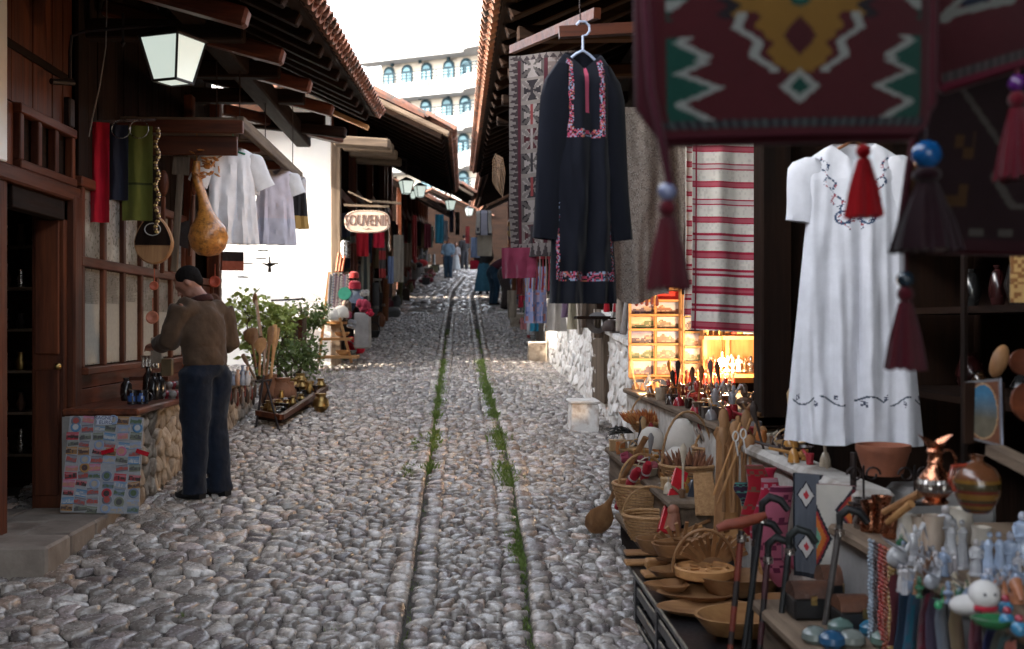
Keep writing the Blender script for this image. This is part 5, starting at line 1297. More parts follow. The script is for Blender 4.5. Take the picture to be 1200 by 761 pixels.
# big spoon
def spoon(label, p0, p1, r, bw, m='olive_x', name='wooden_spoon', flat=.35, bl=.3):
    p0, p1 = Vector(p0), Vector(p1); mb = MB(); d = p1 - p0   # p0 bowl end, p1 handle end
    pts = [p0 + d * t for t in (0, .04, .12, .2, bl, bl + .06, .7, 1)]
    mb.tube(pts, [bw * .25, bw * .75, bw, bw * .9, r * 1.6, r, r, r * 1.2], 10, flat=flat, up=(0, 1, 0)); return single(name, mb, M[m], label, 'wooden spoon', smooth=True)
g0 = G(694, 627)
spoon('giant wooden spoon leaning with its bowl on the cobbles', g0 + Vector((0, 0, .02)), W(757, 512, 6.55), .015, .085, m='olive_z', name='giant_spoon', flat=.45)
# red packets and dark umbrella bag
mb = MB(); a = W(798, 552, 6.1); b = W(778, 625, 5.8); mb.color((.50, .02, .03)); mb.bar(a, b, .075, .03, up=(0, 1, 0)); mb.color((.6, .45, .1)); mb.bar(a.lerp(b, .55) + Vector((0, -.018, 0)), a.lerp(b, .7) + Vector((0, -.018, 0)), .03, .004, up=(0, 1, 0)); single('flag_packet', mb, M['glaze'], 'folded red flag in clear wrapping standing by the black sheath', 'flag', bevel=.004)
mb = MB(); a = W(822, 565, 6.0); b = W(803, 625, 5.75); mb.color((.012, .014, .02)); mb.bar(a, b, .10, .05, up=(0, 1, 0)); single('sheath', mb, M['cloth'], 'black cloth sheath leaning right of the red flag packet', 'sheath', bevel=.02)
mb = MB(); mb.color((.3, .12, .07)); mb.tube([W(790, 600, 5.7), W(788, 620, 5.7)], [.03, .045], 12); mb.ball(W(789, 598, 5.7), .032, 10, 6); single('wooden_bell', mb, M['paintmat'], 'small reddish wooden bell in front of the red flag packet', 'wooden bell', smooth=True)
# tall upright bundle : cutting boards, spoons, rolling pins
rg = random.Random(12)
BT = [(846, 505, 842, 628, .05, 'long pale chopping board leaning leftmost in the upright bundle'), (858, 520, 856, 640, .07, 'thin bark edged board standing in the upright bundle'), (872, 560, 874, 640, .10, 'wide chopping board in the middle of the upright bundle'), (886, 540, 886, 640, .07, 'narrow board right of the wide one in the upright bundle'), (899, 545, 900, 635, .06, 'short plank at the right of the upright bundle'), (865, 500, 868, 600, .04, 'slim dark slat at the back of the upright bundle')]
for i, (u0, v0, u1, v1, wd, lb) in enumerate(BT):
    Y = 5.45 + .06 * i; a, b = W(u0, v0, Y + .15), W(u1, v1, Y); mb = MB(); mb.bar(b, a, wd, .014, up=(0, 1, 0)); mb.tube([a, a + (a - b).normalized() * .06], [.018, .012], 8); single('chopping_board', mb, M['pine_z' if i % 2 else 'olive_z'], lb, 'chopping board', 'upright bundle of boards and spoons', bevel=.004)
for i in range(12):
    u = 848 + i * 4.4; Y = 5.35 + .05 * (i % 4); a = W(u + rg.uniform(-6, 6), 478 + rg.uniform(0, 34), Y + .1); b = W(u + rg.uniform(-8, 4), 600, Y)
    hd = ['round', 'forked', 'pointed', 'slotted'][i % 4]; mb = MB(); d = b - a
    mb.tube([a, a + d * .03, a + d * .10, a + d * .17, a + d * .22, b], [.008, .02 if i % 4 != 2 else .012, .027 if i % 4 != 2 else .018, .018, .007, .007], 8, flat=.4, up=(0, 1, 0))
    if i % 4 == 1: mb.tube([a, a + Vector((.02, 0, .03))], .006, 6); mb.tube([a, a + Vector((-.02, 0, .03))], .006, 6)
    single('wooden_spoon', mb, M['olive_z'], '%s headed wooden spoon standing in the upright bundle, %s' % (hd, ['at its left', 'in its middle', 'at its right'][i // 4]), 'wooden spoon', 'upright bundle of boards and spoons', smooth=True)
for k, (u, v) in enumerate(((858, 520), (870, 515), (863, 530))):
    p0, p1 = W(u + 10, v - 25, 5.3), W(u - 22, v + 60, 5.3); mb = MB(); mb.tube([p0, p1], .006, 6); single('drumstick', mb, M['pine_z'], ['long pale stick crossing the bundle, leftmost', 'long pale stick crossing the bundle, rightmost', 'long pale stick crossing the bundle, middle one'][k], 'stick', smooth=True)
mb = MB(); mb.color((.42, .28, .14)); p = W(815, 604, 5.7); mb.rings([[p + Vector((x, 0, z)) for x, z in ((-.0, 0), (.12, 0), (.12, .01), (0, .01))], [p + Vector((x, .06, z + .2)) for x, z in ((-.0, 0), (.10, 0), (.10, .01), (0, .01))]], cap=True)
single('woven_mat', mb, M['wicker'], 'upright straw mat behind the boards and spoons', 'mat')
# scissors loops (white rings)
for k, (u, v) in enumerate(((862, 511), (871, 508))):
    mb = MB(); c_ = W(u, v, 5.2); mb.tube([c_ + Vector((math.cos(q) * .013, 0, math.sin(q) * .022)) for q in [2 * math.pi * t / 14 for t in range(15)]], .004, 6, cap=False); mb.tube([c_ + Vector((0, 0, -.02)), c_ + Vector((.012, 0, -.09))], .004, 5); mb.color((.6, .58, .55)); mb.used = True; mb.c = [mb.col] * len(mb.f); single('tongs', mb, M['print'], ['left white looped tongs in the upright bundle', 'right white looped tongs in the upright bundle'][k], 'tongs', smooth=True)
# ---------------------------------------------------------------- wooden ware on the black crate
zt = .707
def onT(u, v): return WZ(u, v, zt)
bl = [(752, 650, .26, .10, 0), (758, 662, .30, .09, -.1), (770, 676, .22, .12, .1)]
for k, (u, v, L, wd, a) in enumerate(bl):
    p = onT(u, v) + Vector((.04, 0, 0)); mb = MB(); q0 = p + Vector((-L / 2, -.03 * a, .012 + .002 * k)); q1 = p + Vector((L / 2, .03 * a, .012 + .002 * k)); mb.bar(q0, q1, wd, .018, up=(0, 0, 1)); single('cutting_board', mb, M['pine_x' if k else 'olive_x'], ['cutting board jutting out farthest at the crate corner', 'paler cutting board overlapping the first at the crate corner', 'small square board beside the leaf shaped dishes'][k], 'cutting board', bevel=.005)
for k, (u, v, r, h, sx, rz, ht, lb) in enumerate([(792, 690, .10, .04, 1.3, .3, 1, 'leaf shaped wooden dish at the left of the stack'), (800, 672, .11, .04, 1.3, .5, 1, 'clover shaped wooden dish at the top left of the stack'), (778, 700, .08, .035, 1.2, .2, 1, 'small heart dish at the left edge of the crate'), (815, 706, .13, .035, 1.35, .1, .5, 'long oval wooden dish under the handled tray'), (822, 720, .14, .03, 1.4, 0, .3, 'lowest oval wooden plate of the stack')]):
    p = onT(u, v); bowl(lb, p + Vector((.02, 0, .005 + .012 * (4 - k))), r, h, 'wooden_dish', sx, rz, 'olive_x', 'stack of wooden dishes', heart=ht)
p = onT(822, 698) + Vector((.02, .03, .075))
HT = Thing('serving_tray', p, 'round handled wooden serving tray with five hollows on top of the dishes', 'serving tray')
mb = MB(); mb.lathe([(.11, 0), (.13, .01), (.135, .045), (.125, .05), (.118, .035), (.001, .032)], p, 28); HT.part('tray', mb, M['pine_x'], smooth=True)
for k in range(5):
    a = 2 * math.pi * k / 5 + .4; mb = MB(); mb.lathe([(.048, .037), (.052, .044), (.046, .046), (.036, .036), (.001, .033)], p + Vector((math.cos(a) * .066, math.sin(a) * .066, 0)), 16); HT.part('hollow', mb, M['pine_x'], smooth=True)
mb = MB(); mb.tube([p + Vector((math.cos(a) * .14, math.cos(a) * -.02, .02 + math.sin(a) * .19)) for a in [math.pi * q / 18 for q in range(19)]], .011, 8, flat=.7); HT.part('handle', mb, M['olive_x'], smooth=True)
# slatted fan trivets
for k, (u, v, n, lb) in enumerate([(835, 655, 13, 'fan of wooden slats forming a folding fruit bowl behind the handled tray'), (800, 640, 10, 'second slatted wooden fruit bowl, left of the first')]):
    th = Thing('slatted_bowl', WZ(u, v + 10, .80), lb, 'bowl'); c_ = WZ(u, v + 10, .80) + Vector((0, .02, .0)); 
    for q in range(n):
        a = R(-75 + 150 * q / (n - 1)) + (0 if k == 0 else .2); d = Vector((math.sin(a) * .8, -.25, math.cos(a) * .5 + .25)).normalized(); mb = MB(); mb.bar(c_ + d * .05, c_ + d * .175 + Vector((0, -.02 * math.cos(a), 0)), .017, .010, up=(0, 1, 0)); th.part('slat', mb, M['olive_z'])
    mb = MB(); mb.lathe([(.05, -.03), (.06, 0), (.05, .03)], c_, 14, rot=Matrix.Rotation(R(80), 3, 'X')); th.part('hub', mb, M['olive_x'], smooth=True)
for k, (u, v, lb) in enumerate([(762, 632, 'dark carved wooden clog at the far left of the crate'), (776, 628, 'dark carved clog standing right of the first'), (789, 634, 'small dark wooden ladle head behind the boards')]):
    p = onT(u, v) + Vector((.02, 0, 0)); mb = MB(); mb.tube([p + Vector((-.03, 0, .02)), p + Vector((0, 0, .06)), p + Vector((.01, .02, .12)), p + Vector((.03, .03, .15))], [.02, .038, .034, .012], 9, flat=.7); single('clog', mb, M['leather'], lb, 'clog', smooth=True)
bowl('large oval wooden bowl at the bottom edge, beneath the canes', WZ(876, 745, zt) , .16, .09, 'wooden_bowl', 1.35, .3, 'pine_x')
bowl('second large carved bowl standing behind the red handled cane', WZ(868, 700, zt), .15, .10, 'wooden_bowl', 1.3, .1, 'olive_x')
bowl('shallow wooden bowl peeking right of the two large bowls', WZ(915, 722, zt), .12, .07, 'wooden_bowl', 1.1, 0, 'olive_x')
mb = MB(); mb.box(WZ(915, 690, zt) + Vector((0, 0, .08)), (.22, .12, .16)); single('wooden_box', mb, M['pine_x'], 'plain wooden box behind the canes at the right end of the crate', 'box', bevel=.01)

# more ware crowding the steps
basket('deep wicker basket at the back of the step, right of the arched basket', W(838, 548, 6.6), .10, .13, .12, .12, ax=.3)
pods(40, W(838, 520, 6.6), .10, .12, [(.30, .02, .03), (.42, .35, .3), (.05, .05, .05)], 'red and white handled sticks standing in the deep back basket', 'handled_sticks', 'sticks', 5)
basket('flat basket under the mound of dried flowers, nearest the white wall', W(756, 548, 7.5), .11, .15, .05)
for k, (u, v, Y, r, c_, lb) in enumerate([(742, 538, 7.3, .035, (.20, .03, .05), 'dark red cloth heap by the leftmost felt cap'), (778, 548, 6.7, .03, (.25, .06, .07), 'maroon and white cloth strip under the small felt cap'), (757, 562, 6.9, .03, (.30, .25, .22), 'beige cloth bundle left of the arched basket'), (788, 572, 6.4, .022, (.50, .46, .42), 'white knotted rope end below the arched basket')]):
    p = W(u, v, Y); mb = MB(); mb.color(c_); rg = random.Random(k)
    for _ in range(7): q = p + Vector((rg.uniform(-.08, .08), rg.uniform(-.03, .03), rg.uniform(-.015, .02))); mb.tube([q - Vector((.04, 0, 0)), q, q + Vector((.04, .01, -.01))], [r * .5, r, r * .4], 7)
    single('cloth_bundle', mb, M['cloth'], lb, 'cloth bundle', smooth=True)
for k, (u, v, r) in enumerate(((776, 650, .10), (797, 655, .11), (812, 648, .09))): bowl(['carved wooden bowl tilted beside the clogs', 'larger carved bowl between clogs and slatted bowls', 'small deep bowl under the black sheath'][k], WZ(u, v, .81), r, .08, m='olive_x', sx=1.2, rotz=.4 * k, heart=.5)
for k in range(9):
    a_ = WZ(770 + k * 9, 646 - (k % 3) * 7, .815) + Vector((0, 0, .02)); b_ = a_ + Vector((.20, .10 - .03 * k, .05 + .01 * (k % 3)))
    spoon(['short spoon', 'flat spatula', 'ladle'][k % 3] + ' of light wood lying across the box step, ' + ['at its left end', 'in its middle', 'at its right end'][k // 3], a_, b_, .008, .024, 'pine_x' if k % 2 else 'olive_x')
for k in range(7):
    u = 842 + k * 9; p = W(u, 500 - (k % 2) * 8, 6.0 + .05 * k); mb = MB(); d = Vector((.02 * math.sin(k), .02, -.45)); mb.tube([p, p + d * .08, p + d * .16, p + d], [.012, .030, .014, .010], 8, flat=.5, up=(0, 1, 0)); single('carved_handle', mb, M['olive_z'], 'carved wooden handle in the back row of the upright bundle', 'carved handle', 'back row of carved handles', smooth=True)
for k, (u, v, w_, lb) in enumerate([(838, 680, .10, 'square wooden tray leaning behind the round tray handle'), (772, 668, .09, 'pale wooden block between cutting boards and heart dish')]):
    p = WZ(u, v, .71); mb = MB(); mb.box(p + Vector((0, 0, .03)), (w_ * 1.4, w_, .05)); single('wooden_block', mb, M['pine_x'], lb, 'wooden block', bevel=.008)

# clutter that fills the steps and the counter edge
rg = random.Random(314); WC = [('pale wood', (.42, .27, .13)), ('brown', (.16, .08, .04)), ('dark', (.04, .025, .02)), ('cream', (.5, .42, .32)), ('red', (.32, .02, .03)), ('amber', (.42, .20, .05)), ('grey', (.2, .19, .19)), ('orange', (.45, .16, .05))]
def clutter(p, where):
    cn, c_ = WC[rg.randrange(8)]; kd = rg.randrange(7); s = rg.uniform(.8, 1.35); mb = MB(); mb.color(c_); a = rg.uniform(0, 3.1); d = Vector((math.cos(a), math.sin(a) * .6, 0))
    if kd == 0: nm = 'cup'; mb.lathe([(.022 * s, 0), (.03 * s, .03), (.026 * s, .07 * s), (.022 * s, .07 * s), (.018 * s, .02)], p, 12)
    elif kd == 1: nm = 'pipe'; mb.tube([p + Vector((0, 0, .02)), p + d * .05 + Vector((0, 0, .03)), p + d * .14 * s + Vector((0, 0, .05))], [.016, .008, .006], 7); mb.tube([p, p + Vector((0, 0, .045))], [.014, .018], 8)
    elif kd == 2: nm = 'basket'; mb.lathe([(.035 * s, 0), (.06 * s, .05), (.055 * s, .052), (.03 * s, .01)], p, 14, rim=.03, lobes=7); mb.tube([p + Vector((math.cos(q) * .056 * s, 0, .05 + math.sin(q) * .06)) for q in [math.pi * t / 8 for t in range(9)]], .004, 5)
    elif kd == 3: nm = 'spoon'; e = p + d * .05 + Vector((0, -.01, .20 * s)); mb.tube([p, p.lerp(e, .7), e, e + Vector((0, 0, .03)), e + Vector((0, 0, .055))], [.006, .006, .016, .019, .006], 8, flat=.5, up=(0, 1, 0))
    elif kd == 4: nm = 'bell'; mb.lathe([(.03 * s, 0), (.026 * s, .03), (.014 * s, .055), (.004, .06), (.004, .09)], p, 12)
    elif kd == 5: nm = 'box'; mb.box(p + Vector((0, 0, .025 * s)), (.08 * s, .06, .05 * s)); mb.box(p + Vector((0, 0, .055 * s)), (.085 * s, .065, .012))
    else: nm = 'vase'; mb.lathe([(.02 * s, 0), (.034 * s, .03), (.03 * s, .06), (.012, .085 * s), (.018, .10 * s)], p, 12, rim=.04, lobes=5)
    single(nm, mb, M['paintmat'] if kd % 2 else M['glaze'], '%s %s %s' % (cn, nm, where), nm, 'small goods crowding the right stall', smooth=kd != 5, loc=p)
for k in range(46):
    t = k / 46; clutter(Vector((rg.uniform(1.09, 1.36), lerp(5.85, 8.2, t), 1.002)), 'on the low grey step, %s' % ['by the upright bundle', 'near the arched basket', 'beside the felt caps', 'under the flower basket'][int(t * 4)])
for k in range(60):
    t = k / 60; clutter(Vector((rg.uniform(1.40, 1.66), lerp(6.15, 9.5, t), 1.362)), 'along the pale counter edge, %s' % ['nearest the dark post', 'above the upright bundle', 'above the felt caps', 'by the warm lamp', 'below the post cards'][int(t * 5)])
for k in range(16):
    t = k / 16; clutter(Vector((rg.uniform(.98, 1.34), lerp(5.95, 6.9, t), .732)), 'on the dark box step beside the wicker baskets')
for k in range(18):
    t = k / 18; clutter(Vector((rg.uniform(1.39, 1.50), lerp(4.5, 5.8, t), 1.322)), 'on the painted ledge behind the socks and pouches')
# ---------------------------------------------------------------- walking canes
def cane(label, uh, vh, ub, Y, col1, col2, handle, seg=1):
    top = W(uh, vh, Y); bot = W(ub, 790, Y - .05); bot = top + (bot - top) * ((top.z - gz(Y) - .02) / max(.01, top.z - bot.z)); th = Thing('walking_cane', bot, label, 'walking cane', 'walking canes'); mb = MB(); n = 20
    for k in range(n):
        a, b = bot.lerp(top, k / n), bot.lerp(top, (k + 1) / n); mb.color(col2 if (k * seg) % 4 >= 3 or (k % 7 == 0 and col2 != col1) else col1); mb.tube([a, b], lerp(.0085, .012, k / n), 8)
    th.part('shaft', mb, M['paintmat'], smooth=True)
    mb = MB(); mb.color((.35, .33, .3)); mb.tube([top - Vector((0, 0, .035)), top - Vector((0, 0, .012))], .017, 10); th.part('collar', mb, M['silver'], smooth=True)
    mb = MB(); mb.color(handle)
    if handle[0] > .1: mb.tube([top + Vector((-.085, 0, .008)), top + Vector((-.05, 0, .022)), top + Vector((0, 0, .028)), top + Vector((.05, 0, .042)), top + Vector((.085, 0, .055))], [.013, .018, .020, .018, .012], 10)
    else: mb.tube([top, top + Vector((0, 0, .03)), top + Vector((.025, -.01, .055)), top + Vector((.06, -.02, .045)), top + Vector((.085, -.03, .01))], [.011, .0135, .015, .014, .011], 10)
    th.part('handle', mb, M['paintmat'], smooth=True)
cane('walking cane with smooth red brown handle and banded red shaft, leftmost of the canes', 869, 622, 853, 3.9, (.15, .02, .009), (.012, .005, .004), (.20, .035, .012))
cane('black walking cane standing right behind the red handled one', 893, 600, 868, 3.95, (.004, .004, .005), (.004, .004, .005), (.006, .005, .006))
cane('walking cane with dark red spotted shaft and black hook', 900, 648, 888, 3.9, (.04, .006, .009), (.008, .004, .004), (.004, .005, .005))
cane('black walking cane with greenish hooked handle, below the pink mittens', 925, 638, 908, 3.85, (.004, .004, .005), (.005, .005, .005), (.005, .009, .008))
cane('grey brown walking cane with black hook in front of the white kilim pouch', 984, 615, 958, 3.7, (.06, .05, .045), (.04, .032, .028), (.004, .004, .005))
cane('thin black cane behind, close to the upright boards', 885, 628, 876, 4.1, (.004, .004, .005), (.004, .004, .005), (.004, .004, .005))
mb = MB(); mb.bar((1.0, 4.0, .98), (1.36, 3.62, .98), .02, .02); mb.bar((1.0, 3.82, .98), (1.30, 3.55, .98), .02, .02); 
# ---------------------------------------------------------------- mittens, kilim pouches on the white ledge
def mit(base, alt): return lambda a, b: alt if (int(b * 26) % 6 in (2, 3) and int(a * 12 + int(b * 26)) % 2) or int(b * 26) % 9 == 0 else base
MT = [(884, 545, 4.85, .10, .30, mit((.42, .015, .03), (.22, .10, .06)), 'red and brown knitted slipper sock hanging leftmost on the white ledge'), (897, 560, 4.8, .09, .32, mit((.50, .02, .06), (.55, .3, .35)), 'bright red knitted sock with pale dots, hanging in the middle'), (911, 570, 4.72, .12, .42, mit((.50, .13, .20), (.16, .02, .06)), 'long pink patterned knitted sock hanging nearest on the white ledge'), (903, 548, 4.9, .07, .12, mit((.52, .02, .06), (.52, .02, .06)), 'small plain red knitted bootee above the pink sock'), (873, 565, 5.0, .07, .12, mit((.05, .02, .05), (.1, .3, .25)), 'tiny dark bootee with green stitches left of the red sock')]
for i, (u, v, Y, wd, h, cf, lb) in enumerate(MT):
    p = W(u, v, Y); th = Thing('knitted_sock', p, lb, 'sock', 'knitted socks hanging on the ledge'); 
    rr = []; 
    for j in range(41):
        t = j / 40; wv = wd / 2 * (.8 + .25 * math.sin(t * 2.6)) * (1 if t < .85 else (1 - (t - .85) / .15 * .75)); off = .02 * math.sin(t * 5 + i)
        rr.append([p + Vector((math.cos(q) * wv + off, math.sin(q) * wv * .45, -t * h)) for q in [2 * math.pi * k / 26 for k in range(26)]])
    mb = MB(); mb.rings(rr, lambda a, b, cf=cf: tuple(k * .62 for k in cf(a, b)), cap=True); th.part('leg', mb, M['cloth'], smooth=True)
    mb = MB(); c0 = p + Vector((.01, -.01, -h * .62)); rr = [[c0 + Vector((lerp(0, .07, t), -.02 - .03 * t, -.07 * t)) + Vector((0, math.sin(q) * wd * .25 * k, math.cos(q) * wd * .33 * k)) for q in [2 * math.pi * s_ / 10 for s_ in range(10)]] for t, k in ((0, 1), (.5, .95), (.85, .7), (1, .2))]
    mb.rings(rr, lambda a, b, cf=cf: tuple(k * .62 for k in cf(a, b)), cap=True); th.part('foot', mb, M['cloth'], smooth=True)
def kp1(a, b):
    x = (a - .5) * 2; d = abs(x + .1) * 1.0 + abs(((b * 2.2) % 1.1) - .45) * 2.2
    st = int(d * 9) / 9
    if b > .96 or a < .05 or a > .95: return (.012, .014, .02)
    if st < .22: return (.42, .03, .04)
    if st < .45: return (.5, .48, .46)
    if st < .6: return (.02, .02, .03)
    return (.09, .10, .12)
def kp2(a, b):
    x = a; d = abs(x - .98) * 1.2 + abs(b - .22) * 2.6; d2 = abs(x + .0) * 1.5 + abs(b - .48) * 2.0; d3 = abs(x - .9) * 1.4 + abs(b - .85) * 2.2
    if a > .9: return (.10, .01, .015) if int(b * 30) % 2 else (.02, .02, .02)
    for dd in (d, d2, d3):
        s_ = int(dd * 10) / 10
        if s_ < .15: return (.15, .32, .22)
        if s_ < .35: return (.50, .14, .03)
        if s_ < .5: return (.28, .03, .03)
        if s_ < .6: return (.02, .02, .03)
    return (.50, .47, .42)
sheet('kilim_pouch', W(947, 555, 4.35), .115, .40, R(-38), kp1, 'dark grey kilim pouch with white and red diamonds hanging on the white ledge', 'kilim pouch', folds=.6, amp=.008, nu=34, nv=70, thick=.02)
sheet('kilim_pouch', W(980, 568, 3.98), .135, .40, R(-26), kp2, 'cream kilim pouch with orange stepped diamonds, next to the dark grey one', 'kilim pouch', folds=.6, amp=.008, nu=34, nv=70, thick=.02)
# iron upright at 1000,540..620
mb = MB(); mb.tube([W(1000, 530, 4.0), W(1000, 640, 4.0)], .012, 8); single('iron_post', mb, M['iron'], 'thin black iron upright below the hem of the white dress', 'post')
# ---------------------------------------------------------------- trinket boxes and paperweights on the shelf
for (u, v, wd, h, lb) in ((948, 722, .13, .12, 'black lacquered trinket box with rounded glass lid, leftmost'), (985, 712, .15, .15, 'tallest dark trinket box with domed lid, in the middle'), (1008, 736, .16, .11, 'low black trinket box, nearest the camera')):
    p = WZ(u, v, .922); th = Thing('trinket_box', p, lb, 'trinket box', 'dark trinket boxes'); mb = MB(); mb.box(p + Vector((0, 0, h * .3)), (wd, .11, h * .6)); th.part('body', mb, M['blackpaint'], bevel=.008)
    mb = MB(); rr = [[p + Vector((x, math.cos(q) * .055, h * .6 + math.sin(q) * h * .4)) for q in [math.pi * k / 8 for k in range(9)]] for x in (-wd / 2, wd / 2)]; mb.rings(rr, close=True, cap=True); th.part('lid', mb, M['leather'], smooth=True)
    mb = MB(); mb.box(p + Vector((0, -.057, h * .55)), (.02, .006, .03)); th.part('clasp', mb, M['brass'])
for k, (u, v, c_, nm) in enumerate([(955, 752, (.30, .36, .33), 'milky green'), (975, 757, (.04, .16, .33), 'deep blue'), (985, 742, (.20, .32, .28), 'sea green'), (998, 756, (.35, .40, .36), 'pale grey green'), (1022, 744, (.05, .25, .42), 'bright blue'), (1036, 757, (.22, .34, .28), 'mossy green')]):
    p = WZ(u, v, .922); mb = MB(); mb.color(tuple(k * .5 for k in c_)); mb.lathe([(.032, 0), (.042, .012), (.040, .03), (.024, .045), (.001, .05)], p, 16); single('paperweight', mb, M['glaze'], '%s glass paperweight on the narrow shelf below the trinket boxes' % nm, 'paperweight', 'glass paperweights on the shelf', smooth=True, loc=p)
# bead strings
for k, (u, c_, nm) in enumerate([(1021, (.30, .36, .42), 'pale blue'), (1027, (.05, .03, .03), 'black'), (1033, (.35, .04, .03), 'red'), (1039, (.25, .05, .02), 'dark red'), (1045, (.40, .25, .08), 'amber')]):
    mb = MB(); mb.color(c_); x = 1.268; p = WX(u, 634 + k * 3.2, x)
    for q in range(26): mb.ball(p + Vector((.002 * math.sin(q), .012, -q * .0125)), (.0075, .0075, .0065), 7, 5)
    for q in range(26): mb.ball(p + Vector((.002 * math.sin(q + 2), -.012, -q * .0125)), (.0075, .0075, .0065), 7, 5)
    single('bead_string', mb, M['glaze'], 'string of %s beads hanging from the counter edge right of the copper pots' % nm, 'bead string', 'bead strings on the counter edge', smooth=True)
# pouches hanging from the counter edge
PC = [(1054, (.26, .03, .05), None, .08, 'thin dark red'), (1063, (.03, .07, .13), None, .09, 'dark teal'), (1075, (.10, .24, .38), (.02, .30, .45), .12, 'sky blue patterned'), (1095, (.35, .16, .20), (.45, .05, .1), .12, 'dusty pink striped'), (1105, (.13, .09, .16), None, .11, 'grey violet'), (1115, (.28, .32, .40), None, .11, 'pale grey blue'), (1127, (.38, .30, .17), None, .11, 'mustard cream'), (1146, (.42, .14, .18), (.3, .04, .06), .13, 'rose red patterned'), (1163, (.05, .05, .22), None, .10, 'indigo blue'), (1176, (.30, .27, .22), None, .10, 'beige'), (1188, (.10, .2, .2), None, .1, 'dark green'), (1197, (.40, .1, .06), None, .1, 'brick red')]
for k, (u, c_, c2, h, nm) in enumerate(PC):
    v = 380 + (u - 541) * .535 + 18; p = WX(u, v, 1.262); cf = (lambda c_, c2: (lambda a, b: (c2 if c2 and hsh(int(a * 8), int(b * 12), 3) > .6 else c_)))(c_, c2)
    h *= 2.6; w_ = .09; mb = MB()
    def PF(a, b, o): 
        y = (a - .5) * w_ * (1 if b > .12 else .6 + b * 3.3); z = -b * h * (1 - .12 * abs(a - .5) * (b > .9)); return p + Vector((-.012 + o + .012 * math.sin(b * 3 + k), y * .8 - y * 0 + .0, z)) + Vector((-abs(y) * .25 + y * .6, 0, 0))
    mb.grid(lambda a, b: PF(a, b, 0), 10, 16, cf); mb.grid(lambda a, b: PF(a, b, .012), 4, 6, cf); single('pouch', mb, M['cloth'], '%s embroidered spectacle pouch hanging from the figurine counter edge' % nm, 'pouch', 'pouches hanging from the counter edge', smooth=True, loc=p)
# ---------------------------------------------------------------- copper and onyx ware, figurines on the near counter
zc = 1.212
def onC(u, v, z=zc): return WZ(u, v, z)
CP_ = [(1020, 625, .10, 'copper'), (1033, 632, .12, 'copper'), (1012, 618, .10, 'silver'), (1046, 638, .10, 'copper')]
for k, (u, v, h, m) in enumerate(CP_):
    p = WX(u, v, 1.36 + .03 * (k % 2)); p.z = zc; pot('coffee_pot', ['small copper coffee pot, left of the copper group', 'tallest shiny copper coffee pot at the counter corner', 'silver lidded pot at the back of the copper group', 'low copper pot nearest the white figurines'][k], 'coffee pot', p, [(.032, 0), (.036, .02), (.024, h * .6), (.030, h * .85), (.034, h), (.03, h), (.02, h * .6), (.001, .01)], M[m], 'copper and silver coffee pots')
for k, (a, b, m) in enumerate((((1035, 600), (1078, 578), 'olive_x'), ((1040, 612), (1068, 590), 'pine_x'))):
    mb = MB(); mb.tube([W(*a, 3.5), W(*b, 3.4)], [.010, .014], 8); single('wooden_stick', mb, M[m], ['thick reddish wooden stick resting above the copper pots', 'thin pale stick just below the thick one'][k], 'stick', smooth=True)
# copper pitcher with flared beak
p = Vector(W(1096, 590, 3.15)); PT = Thing('pitcher', p, 'engraved dark copper pitcher with wide flared lip', 'pitcher')
s = 3.15 / FPX
pr = [(14, 0), (16, 3), (12, 6), (19, 14), (21, 24), (17, 34), (10, 42), (8, 48), (9.5, 50), (8, 53), (8.5, 60), (11, 63), (9, 66)]
mb = MB(); mb.lathe([(r * s, z * s) for r, z in pr], p, 22); PT.part('body', mb, M['copper'], smooth=True)
mb = MB(); rr = []
for t, r, z in ((0, 9, 66), (.5, 12, 72), (1, 17, 78)):
    rr.append([p + Vector((math.cos(q) * r * s * (1 + .25 * t * math.cos(2 * q)), math.sin(q) * r * s * .8, (z + 5 * t * math.cos(2 * q)) * s)) for q in [2 * math.pi * k / 22 for k in range(22)]])
mb.rings(rr); PT.part('lip', mb, M['copper'], smooth=True)
mb = MB(); mb.tube([p + Vector((math.cos(q) * 11 * s + 15 * s, 0, (45 + math.sin(q) * 20) * s)) for q in [1.9, 1.2, .5, -.2, -.9, -1.5]], .004, 7); PT.part('handle', mb, M['copper'], smooth=True)
mb = MB(); mb.lathe([(19.4 * s, 15 * s), (21.6 * s, 19 * s), (21.8 * s, 25 * s), (19.6 * s, 30 * s)], p, 44, rim=.03, lobes=22); PT.part('engraved_band', mb, M['silver'], smooth=False)
# clay jug
p = W(1145, 600, 3.0); s = 3.0 / FPX; JG = Thing('jug', p, 'round glazed clay jug with ochre and red bands right of the pitcher', 'jug')
def jb(z): return (.13, .05, .022) if z > 30 else ((.16, .08, .015) if int(z / 3) % 3 == 0 else (.11, .02, .012) if int(z / 3) % 3 == 1 else (.05, .04, .018))
prf = [(14, 0), (17, 3), (21, 10), (25, 20), (28, 32), (26, 44), (20, 53), (10, 59), (7, 62), (7, 66), (9, 68), (6, 69)]
mb = MB(); n = 24; rr = [[p + Vector((math.cos(2 * math.pi * k / n) * r * s, math.sin(2 * math.pi * k / n) * r * s, z * s)) for k in range(n)] for r, z in [(lerp(prf[i][0], prf[i + 1][0], q / 3), lerp(prf[i][1], prf[i + 1][1], q / 3)) for i in range(len(prf) - 1) for q in range(3)]]
mb.rings(rr, lambda a, t: jb(t * 69), cap=True); JG.part('body', mb, M['glaze'], smooth=True)
mb = MB(); mb.color((.26, .04, .02)); mb.tube([p + Vector((-12 * s, 0, 56 * s)), p + Vector((-30 * s, 0, 55 * s)), p + Vector((-34 * s, 0, 38 * s)), p + Vector((-27 * s, 0, 26 * s))], .006, 8); JG.part('handle', mb, M['glaze'], smooth=True)
p = W(1035, 556, 4.1); s = 4.1 / FPX
